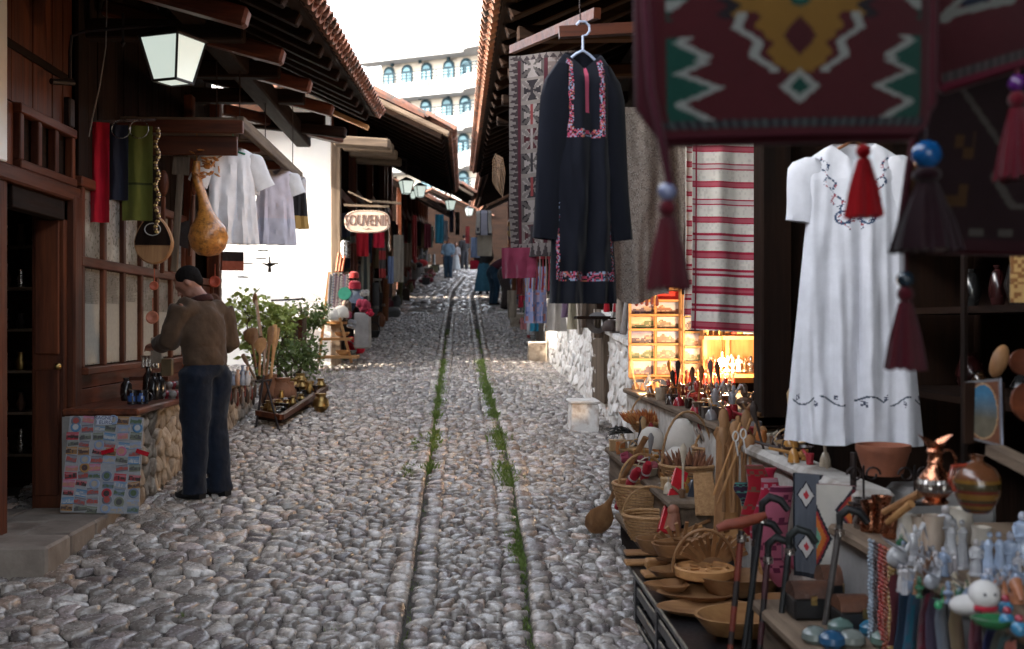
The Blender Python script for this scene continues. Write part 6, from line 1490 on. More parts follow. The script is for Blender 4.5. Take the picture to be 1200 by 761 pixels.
pot('flower_pot', 'large plain terracotta pot below the hem of the white dress', 'pot', p, [(22 * s, 0), (30 * s, 26 * s), (32 * s, 29 * s), (32 * s, 36 * s), (29 * s, 36 * s), (26 * s, 28 * s)], mat('terracotta', (.30, .10, .05), (.20, .07, .04), 8, .8, .3, 40))
mb = MB(); mb.box(W(1040, 590, 4.05) + Vector((.22, .06, -.02)), (.34, .2, .16)); single('stone_ledge', mb, M['greyplaster'], 'grey stone ledge under the terracotta pot', 'ledge', bevel=.02)
for k, (u, lb) in enumerate(((1012, 'left wrought iron scroll candle holder under the white dress'), (1072, 'right wrought iron scroll candle holder beside the pitcher'))):
    mb = MB()
    for sg in (-1, 1):
        c_ = W(u, 556, 3.8) + Vector((sg * .03, 0, 0)); mb.tube([c_ + Vector((math.cos(q) * .028 * (1 - q / 12) * sg, 0, math.sin(q) * .028 * (1 - q / 12))) for q in [t * .5 for t in range(14)]], .004, 6)
    mb.tube([W(u, 545, 3.8), W(u, 590, 3.8)], .004, 6); mb.box(W(u, 590, 3.8), (.09, .05, .008)); single('candle_holder', mb, M['iron'], lb, 'candle holder', smooth=True)
ONX = [(1062, 610, .10, .030, 'onyx cup leftmost behind the white figurines'), (1080, 612, .10, .034, 'onyx vase with rust vein under the pitcher'), (1094, 616, .11, .034, 'banded pink onyx beaker under the pitcher'), (1126, 606, .11, .04, 'broad white onyx vase in front of the clay jug'), (1150, 618, .08, .03, 'small greenish onyx vase right of the broad one')]
for (u, v, h, r, lb) in ONX:
    p = onC(u, v + 30); pot('onyx_vase', 'polished ' + lb, 'vase', p, [(r * .8, 0), (r, h * .4), (r * .85, h * .8), (r, h), (r * .85, h), (r * .7, h * .5), (.001, .02)], mat('onyx' + str(u), (.62, .55, .46), (.35, .24, .17) if u in (1080, 1094) else (.45, .42, .36), 6, .2, 0, rand=.05, stretch=(1, 1, .3)), 'onyx vases on the near counter')
rg = random.Random(22)
WF = [(1052, 660, .15, 4, 'white porcelain swan'), (1070, 655, .17, 1, 'white porcelain dove with open wings'), (1084, 668, .12, 4, 'bluish white porcelain duck'), (1064, 678, .10, 4, 'small white porcelain dove'), (1100, 660, .11, 4, 'white porcelain lying bird'), (1108, 640, .20, 0, 'tall white robed statuette'), (1092, 685, .10, 4, 'grey white glazed pigeon'), (1122, 658, .20, 3, 'white embracing couple statuette'), (1144, 668, .14, 0, 'white angel statuette'), (1119, 690, .08, 2, 'little cream bust'), (1134, 698, .07, 3, 'tiny cream pair'), (1110, 700, .06, 3, 'tiny yellow brown pair'), (1165, 672, .19, 3, 'pale blue and white dancing couple'), (1184, 668, .17, 0, 'light blue robed porcelain lady'), (1198, 650, .20, 0, 'tall blue white lady at the right edge'), (1158, 700, .12, 0, 'white and blue flat figure'), (1075, 690, .07, 3, 'small brown and white pair'), (1100, 708, .05, 4, 'tiny green glass bird')]
CLR = {'blue': (.34, .42, .56), 'cream': (.5, .42, .3), 'brown': (.3, .16, .09), 'green': (.05, .35, .15), 'grey': (.4, .42, .46)}
for (u, v, h, kd, lb) in WF:
    c_ = (.44, .44, .45)
    for k_ in CLR:
        if k_ in lb and not (k_ == 'blue' and 'bluish' in lb): c_ = CLR[k_]
    p = onC(u, v + 6); figurine(p, h * .72, c_, lb + ' on the near right counter', kind=kd, group='porcelain figures on the near counter')
WN = ['bird', 'owl', 'angel', 'rider', 'child', 'cat', 'dolphin', 'vase lady', 'pair', 'hen']
rg = random.Random(91)
for k in range(40):
    u = 1048 + rg.random() * 150; v = 648 + rg.random() * 52 + (u - 1048) * .12; ci = rg.choice(['white', 'white', 'cream', 'pale blue', 'grey', 'brown', 'green', 'pearl']); c_ = {'white': (.42, .42, .45), 'cream': (.36, .30, .22), 'pale blue': (.26, .33, .45), 'grey': (.2, .2, .22), 'brown': (.14, .07, .04), 'green': (.03, .12, .06), 'pearl': (.45, .42, .42)}[ci]
    figurine(onC(u, v), rg.uniform(.035, .085), c_, 'tiny %s figurine %s on the near counter, %s' % (ci, ['by the copper pots', 'below the pitcher', 'below the clay jug', 'by the right edge'][min(3, int((u - 1048) / 38))], ['at the back', 'in the middle depth', 'by the plank edge'][min(2, int((v - 648 - (u - 1048) * .12) / 18))]), kind=rg.randrange(5), group='tiny figurines on the near counter')
for k, u in enumerate((1172, 1190)):
    p = onC(u, 706); mb = MB(); mb.color((.42, .17, .09)); mb.tube([p, p + Vector((0, 0, .02)), p + Vector((-.005, -.01, .05)), p + Vector((0, -.03, .012))], [.02, .02, .018, .008], 9); single('clay_shoe', mb, M['glaze'], ['orange clay shoe ornament, left of two, at the right edge', 'orange clay shoe ornament, right of two, at the right edge'][k], 'ornament', smooth=True)
p = onC(1153, 722); TY = Thing('toy', p, 'round headed white toy animal with red scarf lying on the counter edge', 'toy')
mb = MB(); mb.color((.6, .58, .56)); mb.ball(p + Vector((0, 0, .052)), (.036, .034, .034), 14, 9); TY.part('head', mb, M['cloth'], smooth=True)
mb = MB(); mb.color((.6, .58, .56)); mb.ball(p + Vector((-.03, .02, .022)), (.045, .03, .025), 12, 8); TY.part('body', mb, M['cloth'], smooth=True)
mb = MB(); mb.color((.4, .02, .04)); mb.tube([p + Vector((math.cos(q) * .026, math.sin(q) * .026, .022)) for q in [t * .6 for t in range(11)]], .007, 6); TY.part('scarf', mb, M['cloth'], smooth=True)
for sx in (-1, 1):
    mb = MB(); mb.color((.03, .03, .04)); mb.ball(p + Vector((sx * .012, -.032, .058)), .004, 7, 5); TY.part('eye', mb, M['glaze'], smooth=True)
p = onC(1165, 735); mb = MB(); mb.color((.03, .16, .06)); mb.lathe([(.03, 0), (.05, .012), (.055, .022), (.045, .016), (.001, .01)], p, 20, sy=.7); single('dish', mb, M['glaze'], 'oval green glazed dish in front of the white toy', 'dish', smooth=True, loc=p)
for k, (u, v) in enumerate(((1180, 735), (1194, 745), (1178, 720))):
    p = onC(u, v); mb = MB(); mb.color((.05, .22, .38)); mb.ball(p + Vector((0, 0, .016)), .018, 12, 8); mb.color((.3, .03, .05)); mb.ball(p + Vector((0, 0, .038)), .010, 10, 6); single('glass_bead_doll', mb, M['glaze'], ['turquoise bead doll with red top, left of the pair by the green dish', 'turquoise bead doll at the right bottom edge', 'turquoise bead doll farther back behind the pair'][k], 'bead doll', smooth=True, loc=p)
# dark backdrop goods inside the near stall
P0 = W(1155, 482, 3.3); FR = Thing('picture', P0, 'small framed picture of a blue domed arch in clear wrapping', 'picture')
def arch_(a, b):
    d = math.hypot((a - .5) * 1.0, (b - .5) * .95)
    if a < .06 or a > .94 or b < .05 or b > .95: return (.15, .145, .15)
    if d < .40: return mixc((.05, .15, .25), (.12, .11, .08), min(1, max(0, (b - .2) * 2.4)))
    if d < .43: return (.35, .22, .12)
    return (.14, .06, .035)
a, b, c_, d = W(1131, 447, 3.35), W(1172, 443, 3.2), W(1174, 524, 3.2), W(1128, 512, 3.35)
mb = MB(); mb.grid(lambda p, q: a.lerp(b, p).lerp(d.lerp(c_, p), q), 40, 50, arch_); FR.part('print', mb, M['glaze'])
mb = MB(); mb.color((.35, .38, .48)); mb.rings([[b, c_, c_ + Vector((.03, .06, 0)), b + Vector((.03, .06, 0))], [b + Vector((.004, 0, 0)), c_ + Vector((.004, 0, 0)), c_ + Vector((.034, .06, 0)), b + Vector((.034, .06, 0))]], cap=True)
FR.part('wrapping', mb, M['glaze'])
mb = MB(); mb.box((a + c_) / 2 + Vector((.02, .04, 0)), (.12, .02, .18)); FR.part('frame', mb, M['dark_z'])
mb = MB(); mb.ball(W(1171, 423, 3.5), (.028, .02, .055), 12, 8, Matrix.Rotation(R(20), 3, 'Y')); single('bread_ornament', mb, M['olive_z'], 'oval brown carved ornament hung above the framed picture', 'ornament', smooth=True)
def mp_(a, b): return (.42, .26, .10) if hsh(int(a * 6), int(b * 14)) > .35 else (.2, .09, .03)
sheet('parchment', W(1197, 297, 3.2), .06, .14, R(-20), mp_, 'yellowed parchment print at the right edge above the plates', 'print', folds=.2, amp=.003)
for k, (u, v, r, lb) in enumerate(((1206, 472, .055, 'large round carved wooden plate at the right edge'), (1196, 425, .035, 'small cream cup on the shelf left of the parchment'))):
    p = W(u, v, 3.0); mb = MB(); mb.lathe([(r * .5, .01), (r, .015), (r, .004), (r * .5, 0)], p, 24, rot=Matrix.Rotation(R(80), 3, 'X')); single('plate', mb, M['brown_x'], lb, 'plate', smooth=True)
mb = MB(); mb.bar(W(1165, 527, 3.2), W(1290, 590, 2.6), .05, .03); single('shelf', mb, M['weather_y'], 'grey board edge sloping away behind the clay jug', 'shelf')
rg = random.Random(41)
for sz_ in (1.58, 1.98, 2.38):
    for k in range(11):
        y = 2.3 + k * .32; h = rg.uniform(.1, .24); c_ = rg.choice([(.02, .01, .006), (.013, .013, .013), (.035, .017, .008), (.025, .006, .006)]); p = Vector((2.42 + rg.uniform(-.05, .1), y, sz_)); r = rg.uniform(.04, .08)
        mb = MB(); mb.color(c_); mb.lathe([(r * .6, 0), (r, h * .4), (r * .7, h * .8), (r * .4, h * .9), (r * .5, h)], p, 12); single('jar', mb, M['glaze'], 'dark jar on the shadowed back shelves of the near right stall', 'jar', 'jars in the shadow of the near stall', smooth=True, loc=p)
# ---------------------------------------------------------------- on top of the white wall: bags, hats, rolls
TW = [(651, 350, 388, 20, 14.2, (.34, .31, .28), 'pale straw hat with loop hanging at the far end of the white wall'), (666, 346, 372, 12, 13.4, (.10, .06, .10), 'purple brown cloth bag above the white wall'), (674, 346, 386, 14, 12.9, (.30, .26, .18), 'olive cream cloth bag above the white wall'), (690, 344, 384, 16, 12.0, (.10, .07, .05), 'dark brown hide hat above the brown upright'), (680, 352, 392, 10, 12.3, (.36, .30, .24), 'beige cone of cloth in front of the dark hat'), (700, 362, 396, 8, 11.4, (.33, .26, .2), 'light wooden board piece above the brown upright'), (723, 352, 372, 9, 10.8, (.30, .29, .27), 'grey tin can above the white wall')]
for i, (u, v0, v1, wpx, Y, c_, lb) in enumerate(TW):
    s = FPX / Y; sheet('cloth_bag', W(u, v0, Y), wpx / s, (v1 - v0) / s, R(10), plain(c_), lb, 'bag' if 'bag' in lb else 'hat' if 'hat' in lb else 'goods', folds=1.5, amp=.03, nu=12, nv=10, thick=.05, flare=1.3 if i != 4 else .5, seed=i)
def roll(u0, v0, u1, v1, Y, r, c_, lb, name='rolled_mat'):
    mb = MB(); mb.color(c_); mb.tube([W(u0, v0, Y), W(u1, v1, Y)], r, 12); return single(name, mb, M['paintmat'], lb, 'rolled mat', smooth=True)
roll(726, 345, 726, 388, 10.5, .035, (.36, .30, .25), 'upright pale rolled mat behind the post card rack'); roll(736, 350, 730, 392, 10.2, .03, (.30, .27, .25), 'leaning grey rolled mat right of the upright one')
for k, u in enumerate((711, 722)):
    mb = MB(); p = W(u, 351, 10.6); mb.color((.35, .01, .02)); mb.lathe([(.006, .02), (.02, .0), (.032, -.11), (.028, -.115)], p, 12); single('tassel', mb, M['cloth'], ['left small red tassel above the white wall', 'right small red tassel above the white wall'][k], 'tassel', smooth=True, loc=p)
mb = MB(); mb.color((.2, .19, .19)); c_ = W(700, 378, 11.3); 
for k in range(5): mb.tube([c_ + Vector((math.cos(q) * (.10 - k * .012), -.02 * k, math.sin(q) * (.10 - k * .01))) for q in [2 * math.pi * t / 20 for t in range(21)]], .010, 6, cap=False)
single('rope_coil', mb, M['cloth'], 'grey and white coil of rope on the white wall', 'rope coil', smooth=True)
mb = MB(); c_ = W(717, 382, 10.9); mb.color((.04, .02, .015)); mb.lathe([(.09, 0), (.10, .04), (.07, .10), (.001, .12)], c_ - Vector((0, 0, .05)), 16); single('pan', mb, M['paintmat'], 'round dark brown pan on the white wall beside the rope coil', 'pan', smooth=True)
bx_ = MB(); bx_.box(W(716, 372, 11.2), (.7, .3, .03)); single('shelf', bx_, M['dark_x'], 'dark plank shelf behind the goods on the white wall', 'shelf')
# cloth bundles hanging below at the far end of the wall (blue, white, red)
for i, (u, v0, v1, wpx, Y, c_, lb) in enumerate([(626, 358, 388, 9, 17.5, (.03, .25, .40), 'turquoise bag hanging low at the far end of the white wall'), (618, 352, 376, 8, 18, (.03, .10, .06), 'dark green bag hanging beside the turquoise one'), (614, 372, 386, 8, 18.2, (.5, .2, .2), 'small coral bag at the foot of the far stall'), (622, 376, 392, 9, 17.6, (.45, .46, .48), 'white bag below the turquoise one'), (600, 340, 372, 11, 19.5, (.28, .23, .18), 'beige sacking on the far stall corner'), (609, 320, 345, 8, 19.5, (.18, .03, .03), 'dark red cloth hanging over the far stall'), (612, 346, 360, 9, 18.6, (.35, .02, .04), 'red cap like bundle on the far stall')]):
    s = FPX / Y; sheet('cloth_bag', W(u, v0, Y), wpx / s, (v1 - v0) / s, R(10), plain(c_), lb, 'bag' if 'bag' in lb else 'cloth', folds=1.5, amp=.03, nu=10, nv=10, thick=.04, seed=i)
# ================================================================ LEFT STALL, LANTERNS, SIGN, MAGNETS
def text_mb(txt, size, extr, m4, col, spacing=1.0, bevel=0):
    cu = bpy.data.curves.new('t', 'FONT'); cu.body = txt; cu.size = size; cu.extrude = extr; cu.align_x = 'CENTER'; cu.align_y = 'CENTER'; cu.space_character = spacing; cu.resolution_u = 3; cu.offset = .0
    o = bpy.data.objects.new('t', cu); link(o); dg = bpy.context.evaluated_depsgraph_get(); me = o.evaluated_get(dg).to_mesh(); mb = MB(); mb.color(col)
    mb.v = [m4 @ v.co for v in me.vertices]
    for pl in me.polygons: mb.face(list(pl.vertices))
    o.evaluated_get(dg).to_mesh_clear(); bpy.data.objects.remove(o); bpy.data.curves.remove(cu); return mb
def lantern(p, w_, h_, label, arm=None, lit=True, n=4, group='street lanterns under the eaves', rot=0):
    """tapered four sided lantern; p = middle of its top edge"""
    th = Thing('street_lantern', p, label, 'lantern', group); p = Vector(p); wt, wb = w_ / 2, w_ * .30
    def C(k, z, f=1.0):
        a = rot + math.pi / 4 + k * math.pi / 2; r = lerp(wb, wt, z) * 1.414 * f; return p + Vector((math.cos(a) * r, math.sin(a) * r, -h_ * (1 - z)))
    for k in range(4):
        mb = MB(); a, b, c_, d = C(k, 0, .97), C(k + 1, 0, .97), C(k + 1, 1, .97), C(k, 1, .97); mb.grid(lambda x, y: a.lerp(b, x).lerp(d.lerp(c_, x), y), 2, 2); th.part('pane', mb, M['lampglass'])
        mb = MB(); mb.bar(C(k, 0), C(k, 1), w_ * .05, w_ * .05); th.part('frame_bar', mb, M['blackpaint'])
        for z_ in (0, 1): mb = MB(); mb.bar(C(k, z_), C(k + 1, z_), w_ * .05, w_ * .05); th.part('frame_bar', mb, M['blackpaint'])
    mb = MB(); mb.rings([[C(k, 1, 1.08) for k in range(4)], [C(k, 1, .55) + Vector((0, 0, h_ * .20)) for k in range(4)], [C(k, 1, .1) + Vector((0, 0, h_ * .32)) for k in range(4)]], cap=True); th.part('cap', mb, M['blackpaint'])
    mb = MB(); a, b, c_, d = C(0, .0, .9), C(1, 0, .9), C(2, 0, .9), C(3, 0, .9); mb.v += [a, b, c_, d]; mb.face((0, 1, 2, 3)); th.part('bottom_pane', mb, M['lampglass'])
    if lit:
        mb = MB(); mb.ball(p + Vector((0, 0, -h_ * .45)), h_ * .10, 10, 7); th.part('bulb', mb, M['lamphot'], smooth=True)
    if arm:
        mb = MB(); mb.tube(arm, .012, 8); th.part('bracket', mb, M['iron'], smooth=True)
    return th
yL = 7.55
def Lp(u, v, dy=0): return W(u, v, yL + dy)
L1 = lantern(Lp(203, 46), .30, .28, 'large lit four sided lantern on an iron bracket near the top left', [Lp(205, 34), Lp(205, 30, .0), Lp(180, 30), Lp(150, 32), Lp(100, 36), Lp(84, 42), Lp(82, 60), Lp(82, 92)], rot=-.42)
mb = MB(); mb.tube([Lp(60, 95, -.15), Lp(86, 97, 0)], .02, 8); mb.tube([Lp(144, 15), Lp(144, 52)], .008, 6); mb.lathe([(.001, -.03), (.018, 0), (.001, .03)], Lp(144, 50), 8); L1.part('wall_fixing', mb, M['iron'], smooth=True)
mb = MB(); mb.tube([Lp(125, -20), Lp(125, 20), Lp(124, 55), Lp(117, 100), Lp(109, 135), Lp(104, 160)], .004, 6); single('cable', mb, mat('cable', (.25, .2, .17), None, 5, .6, 0), 'thin pale cable hanging down from the eave left of the lantern', 'cable', smooth=True)
mb = MB(); mb.box(WX(80, 132, -2.68), (.06, .10, .2)); single('junction_box', mb, M['iron'], 'dark small box on the planks below the lantern bracket', 'junction box', bevel=.01)
for (u, v, w_, Y, lb) in ((476, 212, 14, 18.5, 'lit lantern nearest on the second left shop'), (492, 218, 12, 21, 'lit lantern right of the first on the second left shop'), (528, 235, 10, 28, 'small lit lantern far up the street on the left'), (550, 244, 8, 34, 'farthest small lit lantern at the middle of the street')):
    s = FPX / Y; p = W(u, v, Y); lantern(p, w_ / s, w_ * 1.05 / s, lb, [p + Vector((0, 0, .1)), p + Vector((0, 0, .35)), p + Vector((-.5, 0, .45))], rot=.4)
lantern(W(484, 224, 22), .13, .14, 'dim unlit lantern between the two lit ones', None, lit=False)
# ---------------------------------------------------------------- SOUVENIR sign
Y = 15.6; c_ = W(430.5, 259.5, Y); s = Y / FPX; SG = Thing('sign', c_, 'oval pale wooden SOUVENIR sign hanging at the second left shop', 'sign')
def oval(k=1.0): 
    o = []
    hw, hh = 26.5 * s * k, 13.3 * s * k
    for q in range(28):
        a = 2 * math.pi * q / 28; o.append((abs(math.cos(a)) ** .62 * hw * (1 if math.cos(a) > 0 else -1), abs(math.sin(a)) ** .75 * hh * (1 if math.sin(a) > 0 else -1)))
    return o
mb = MB(); mb.prism(oval(), lambda x, z: c_ + Vector((x, .015, z)), lambda x, z: c_ + Vector((x, -.015, z))); SG.part('board', mb, mat('sign_board', (.50, .38, .30), (.36, .26, .20), 18, .7, .4, 60, stretch=(.15, 1, 1)), bevel=.004)
mb = MB(); mb.color((.10, .05, .03)); mb.tube([c_ + Vector((x, -.016, z)) for x, z in oval(.93)] + [c_ + Vector((oval(.93)[0][0], -.016, 0))], .004, 5, cap=False); SG.part('carved_border', mb, M['paintmat'])
m4 = Matrix.Translation(c_ + Vector((0, -.018, .01))) @ Matrix.Rotation(R(90), 4, 'X')
SG.part('lettering', text_mb('SOUVENIR', 16.5 * s, .004, m4 @ Matrix.Shear('XZ', 4, (0, 0)) @ Matrix.Diagonal((.68, 1.1, 1, 1)), (.14, .07, .045)), M['paintmat'])
m4 = Matrix.Translation(c_ + Vector((0, -.018, -8.2 * s))) @ Matrix.Rotation(R(90), 4, 'X')
mb = MB(); mb.color((.14, .07, .045))
mb.tube([c_ + Vector((x * s, -.018, (-8.6 + math.sin(x) * .6) * s)) for x in range(-5, 6)], .0035, 5); SG.part('carved_flourish', mb, M['paintmat'])
for u in (418, 444):
    mb = MB(); mb.tube([W(u, 240, Y), W(u, 247, Y)], .006, 5); SG.part('hook', mb, M['iron'])
mb = MB(); mb.bar(W(403, 240, Y), W(456, 242, Y), .03, .03); single('sign_rail', mb, M['weather_x'], 'grey horizontal rail carrying the souvenir sign', 'rail')
mb = MB(); mb.bar(W(408, 224, Y), W(436, 237, Y - .1), .02, .02); mb.bar(W(430, 235, Y), W(470, 238, Y), .07, .03); single('broom', mb, M['weather_x'], 'old grey stick with a dry bundle lying on the sign rail', 'stick')
# ---------------------------------------------------------------- magnet board
tl, tr, br, bl = W(82, 487, 7.62), W(168, 489, 7.60), W(162, 602, 7.40), W(70, 600, 7.42)
MG = Thing('magnet_board', (bl + br) / 2, 'white board covered with colourful souvenir magnets leaning on the counter front', 'magnet board')
nb = (tr - tl).cross(bl - tl).normalized(); nb = nb if nb.y < 0 else -nb
def MP(a, b, o=0): return tl.lerp(tr, a).lerp(bl.lerp(br, a), b) + nb * o
mb = MB(); mb.color((.30, .31, .33)); mb.rings([[MP(0, 0, 0), MP(1, 0, 0), MP(1, 1, 0), MP(0, 1, 0)], [MP(0, 0, -.015), MP(1, 0, -.015), MP(1, 1, -.015), MP(0, 1, -.015)]], cap=True); MG.part('board', mb, M['print'])
rg = random.Random(17)
PALS = [((.10, .13, .19), (.05, .08, .04)), ((.30, .02, .03), (.03, .02, .02)), ((.25, .13, .04), (.05, .03, .03)), ((.15, .20, .30), (.25, .22, .18)), ((.10, .10, .12), (.25, .05, .04)), ((.05, .14, .26), (.3, .3, .3)), ((.33, .10, .16), (.3, .15, .1)), ((.12, .13, .09), (.05, .05, .05))]
rows_ = 12
for r_ in range(rows_):
    for c2 in range(6):
        if r_ == 0 and c2 in (2,): continue
        if rg.random() < .04: continue
        a = (c2 + .5) / 6 + rg.uniform(-.02, .02); b = (r_ + .5) / rows_ + rg.uniform(-.012, .012); wa = rg.uniform(.068, .086); hb = rg.uniform(.032, .042); rot = rg.uniform(-.16, .16)
        p1, p2 = [tuple(min(.8, q * 1.35) for q in pc_) for pc_ in rg.choice(PALS)]; th_ = rg.uniform(.004, .009); rnd_ = rg.random() < .14
        def cf(x, y, p1=p1, p2=p2, sd=r_ * 7 + c2):
            if abs(x - .5) > .45 or abs(y - .5) > .42: return (.28, .28, .28) if sd % 3 == 0 else p1
            if y < .4 + .1 * math.sin(x * 7 + sd): return mixc(p1, (.35, .38, .42), .4 * (1 - y))
            return p2 if hsh(int(x * 7), int(y * 6), sd) > .45 else mixc(p1, p2, .5)
        mb = MB()
        if rnd_:
            mb.color(p1); ce = MP(a, b, 0); e1 = (tr - tl).normalized(); e2 = (bl - tl).normalized()
            mb.rings([[ce + (e1 * math.cos(q) + e2 * math.sin(q)) * .033 * k + nb * o for q in [2 * math.pi * t / 16 for t in range(16)]] for k, o in ((1, .001), (1, .007), (.8, .009), (.75, .008))], cap=True); mb.color(p2); mb.rings([[ce + (e1 * math.cos(q) + e2 * math.sin(q)) * .033 * k + nb * .0095 for q in [2 * math.pi * t / 16 for t in range(16)]] for k in (.6, .05)])
        else:
            e1 = (tr - tl).normalized(); e2 = (bl - tl).normalized(); ce = MP(a, b, 0); hw, hh = wa * (tr - tl).length, hb * (bl - tl).length
            d1 = e1 * math.cos(rot) + e2 * math.sin(rot); d2 = e2 * math.cos(rot) - e1 * math.sin(rot)
            F_ = lambda x, y, o: ce + d1 * (x - .5) * 2 * hw + d2 * (y - .5) * 2 * hh + nb * o
            mb.grid(lambda x, y: F_(x, y, th_), 9, 7, cf); mb.color((.3, .3, .3)); mb.rings([[F_(0, 0, .001), F_(1, 0, .001), F_(1, 1, .001), F_(0, 1, .001)], [F_(0, 0, th_), F_(1, 0, th_), F_(1, 1, th_), F_(0, 1, th_)]])
        MG.part('magnet', mb, M['print'])
F_ = lambda x, y, o: MP(lerp(.37, .585, x), lerp(-.005, .09, y), o)
mb = MB(); mb.color((.50, .53, .60)); mb.rings([[F_(0, 0, .010), F_(1, 0, .010), F_(1, 1, .010), F_(0, 1, .010)], [F_(0, 0, .012), F_(1, 0, .012), F_(1, 1, .012), F_(0, 1, .012)]], cap=True); CD_ = MG.part('price_card', mb, M['print'])
e1 = (tr - tl).normalized(); e2 = -(bl - tl).normalized(); ce = F_(.5, .5, .014); rm = Matrix((e1, e2, nb)).transposed().to_4x4()
mb = text_mb('MAGNET', .034, .0005, Matrix.Translation(F_(.5, .26, .014)) @ rm, (.02, .03, .12)); MG.part('lettering', mb, M['print'], CD_)
mb = text_mb('1 EURO', .034, .0005, Matrix.Translation(F_(.5, .76, .014)) @ rm, (.02, .03, .12)); MG.part('lettering', mb, M['print'], CD_)
for a, b, r2 in ((.56, .37, -.3), (1.02, .375, .35)):
    mb = MB(); mb.color((.40, .01, .02)); ce = MP(a, b, .014); mb.bar(ce - e1 * .04 + Vector((0, 0, -.012 * (1 if r2 < 0 else -1))), ce + e1 * .04 + Vector((0, 0, .012 * (1 if r2 < 0 else -1))), .028, .01, up=tuple(nb)); MG.part('bottle_opener', mb, M['glaze'], label='red bottle opener magnet')
# ---------------------------------------------------------------- goods on the left counter
zl = 1.338
def onL(u, v): return WZ(u, v, zl)
for k, (u, v) in enumerate(((156, 466), (167, 466))):
    p = W(u, v, 8.15); p.z = zl; th = Thing('mug', p, ['black mug with blue print, left one on the left counter', 'black mug with pale print, right one on the left counter'][k], 'mug'); mb = MB(); n = 20
    mb.rings([[p + Vector((math.cos(2 * math.pi * q / n) * .040, math.sin(2 * math.pi * q / n) * .040, z)) for q in range(n)] for z in (0, .02, .04, .06, .08, .10)], lambda a, t, k=k: ((.05, .12, .35) if .55 < a < .85 and .2 < t < .8 and hsh(int(a * 30), int(t * 5)) > .3 else (.35, .4, .5) if k and .6 < a < .8 and .3 < t < .6 else (.015, .015, .02))); mb.lathe([(.036, .10), (.034, .02), (.001, .012)], p, 16); th.part('cup', mb, M['glaze'], smooth=True)
    mb = MB(); mb.color((.015, .015, .02)); mb.tube([p + Vector((.038 + .03 * math.sin(q), 0, .05 + .03 * math.cos(q))) for q in [math.pi * t / 8 for t in range(9)]], .006, 6); th.part('handle', mb, M['glaze'], smooth=True)
for k, (u, v, h) in enumerate(((148, 452, .17), (180, 462, .20), (187, 460, .20), (174, 452, .24))):
    p = W(u, v, 8.5 + .1 * k); p.z = zl; mb = MB(); mb.color((.012, .012, .014)); mb.lathe([(.035, 0), (.045, h * .3), (.04, h * .7), (.02, h * .85), (.024, h)], p, 14); single('bottle', mb, M['glaze'], ['squat black vessel behind the two mugs', 'black cylindrical box with pewter lid, left of a pair', 'black cylindrical box with pewter lid, right of a pair', 'tall black bottle behind the pair of cylindrical boxes'][k], 'vessel', smooth=True, loc=p)
for k in range(5):
    p = W(168 + k * 4, 436, 9.0); p.z = zl + .22; mb = MB(); mb.lathe([(.016, 0), (.02, .02), (.012, .05), (.018, .09), (.02, .10)], p, 10); single('pewter_cup', mb, M['silver'], 'small pewter cup in the row behind the black boxes', 'cup', 'row of pewter cups on the left counter', smooth=True, loc=p)
mb = MB(); mb.box(W(176, 440, 9.05) * 1 + Vector((0, 0, -.02)), (.30, .10, .03)); single('shelf', mb, M['brown_x'], 'little shelf board under the row of pewter cups', 'shelf')
for k in range(14):
    p = W(190 + (k % 7) * 4.2, 458, 8.7 + .28 * (k // 7) + .03 * (k % 3)); p.z = zl + (.0 if k < 7 else .055); col = [(.3, .28, .27), (.25, .03, .04), (.2, .2, .22)][k % 3]
    mb = MB(); mb.color(col); mb.ball(p + Vector((0, 0, .035)), .030, 10, 7); mb.lathe([(.02, 0), (.022, .01)], p, 10); single('snow_globe', mb, M['glaze'], '%s snow globe in the cluster beside the man' % ['grey', 'dark red', 'smoky'][k % 3], 'snow globe', 'cluster of snow globes on the left counter', smooth=True, loc=p)
for k in range(12):
    p = W(262 + (k % 6) * 5.6, 440, 10.6 + .22 * (k // 6)); p.z = zl; h = .10 + .08 * hsh(k); mb = MB(); mb.color([(.35, .4, .48), (.5, .5, .52), (.2, .25, .35), (.5, .3, .2)][k % 4]); mb.lathe([(.02, 0), (.032, h * .3), (.028, h * .6), (.012, h * .8), (.016, h)], p, 12); single('bottle', mb, M['glaze'], '%s glass bottle right of the man, %s row, %s end' % (['pale blue', 'clear', 'slate blue', 'amber'][k % 4], ['front', 'back'][k // 6], ['near', 'far'][(k % 6) // 3]), 'bottle', smooth=True, loc=p)
for k in range(22):
    p = WX(255 + k * 2.1, 446 + (k % 3) * 4, -2.17); mb = MB(); mb.color([(.03, .02, .015), (.10, .05, .03), (.22, .2, .19), (.16, .03, .02)][k % 4]); mb.tube([p, p + Vector((0, 0, -.05))], .003, 4); mb.lathe([(.006, -.04), (.016, -.06), (.014, -.13 - .04 * hsh(k)), (.004, -.15 - .04 * hsh(k))], p, 7); single('keyring', mb, M['paintmat'], 'leather or metal keyring hanging from the counter edge right of the man', 'keyring', 'keyrings along the left counter edge', smooth=True, loc=p)
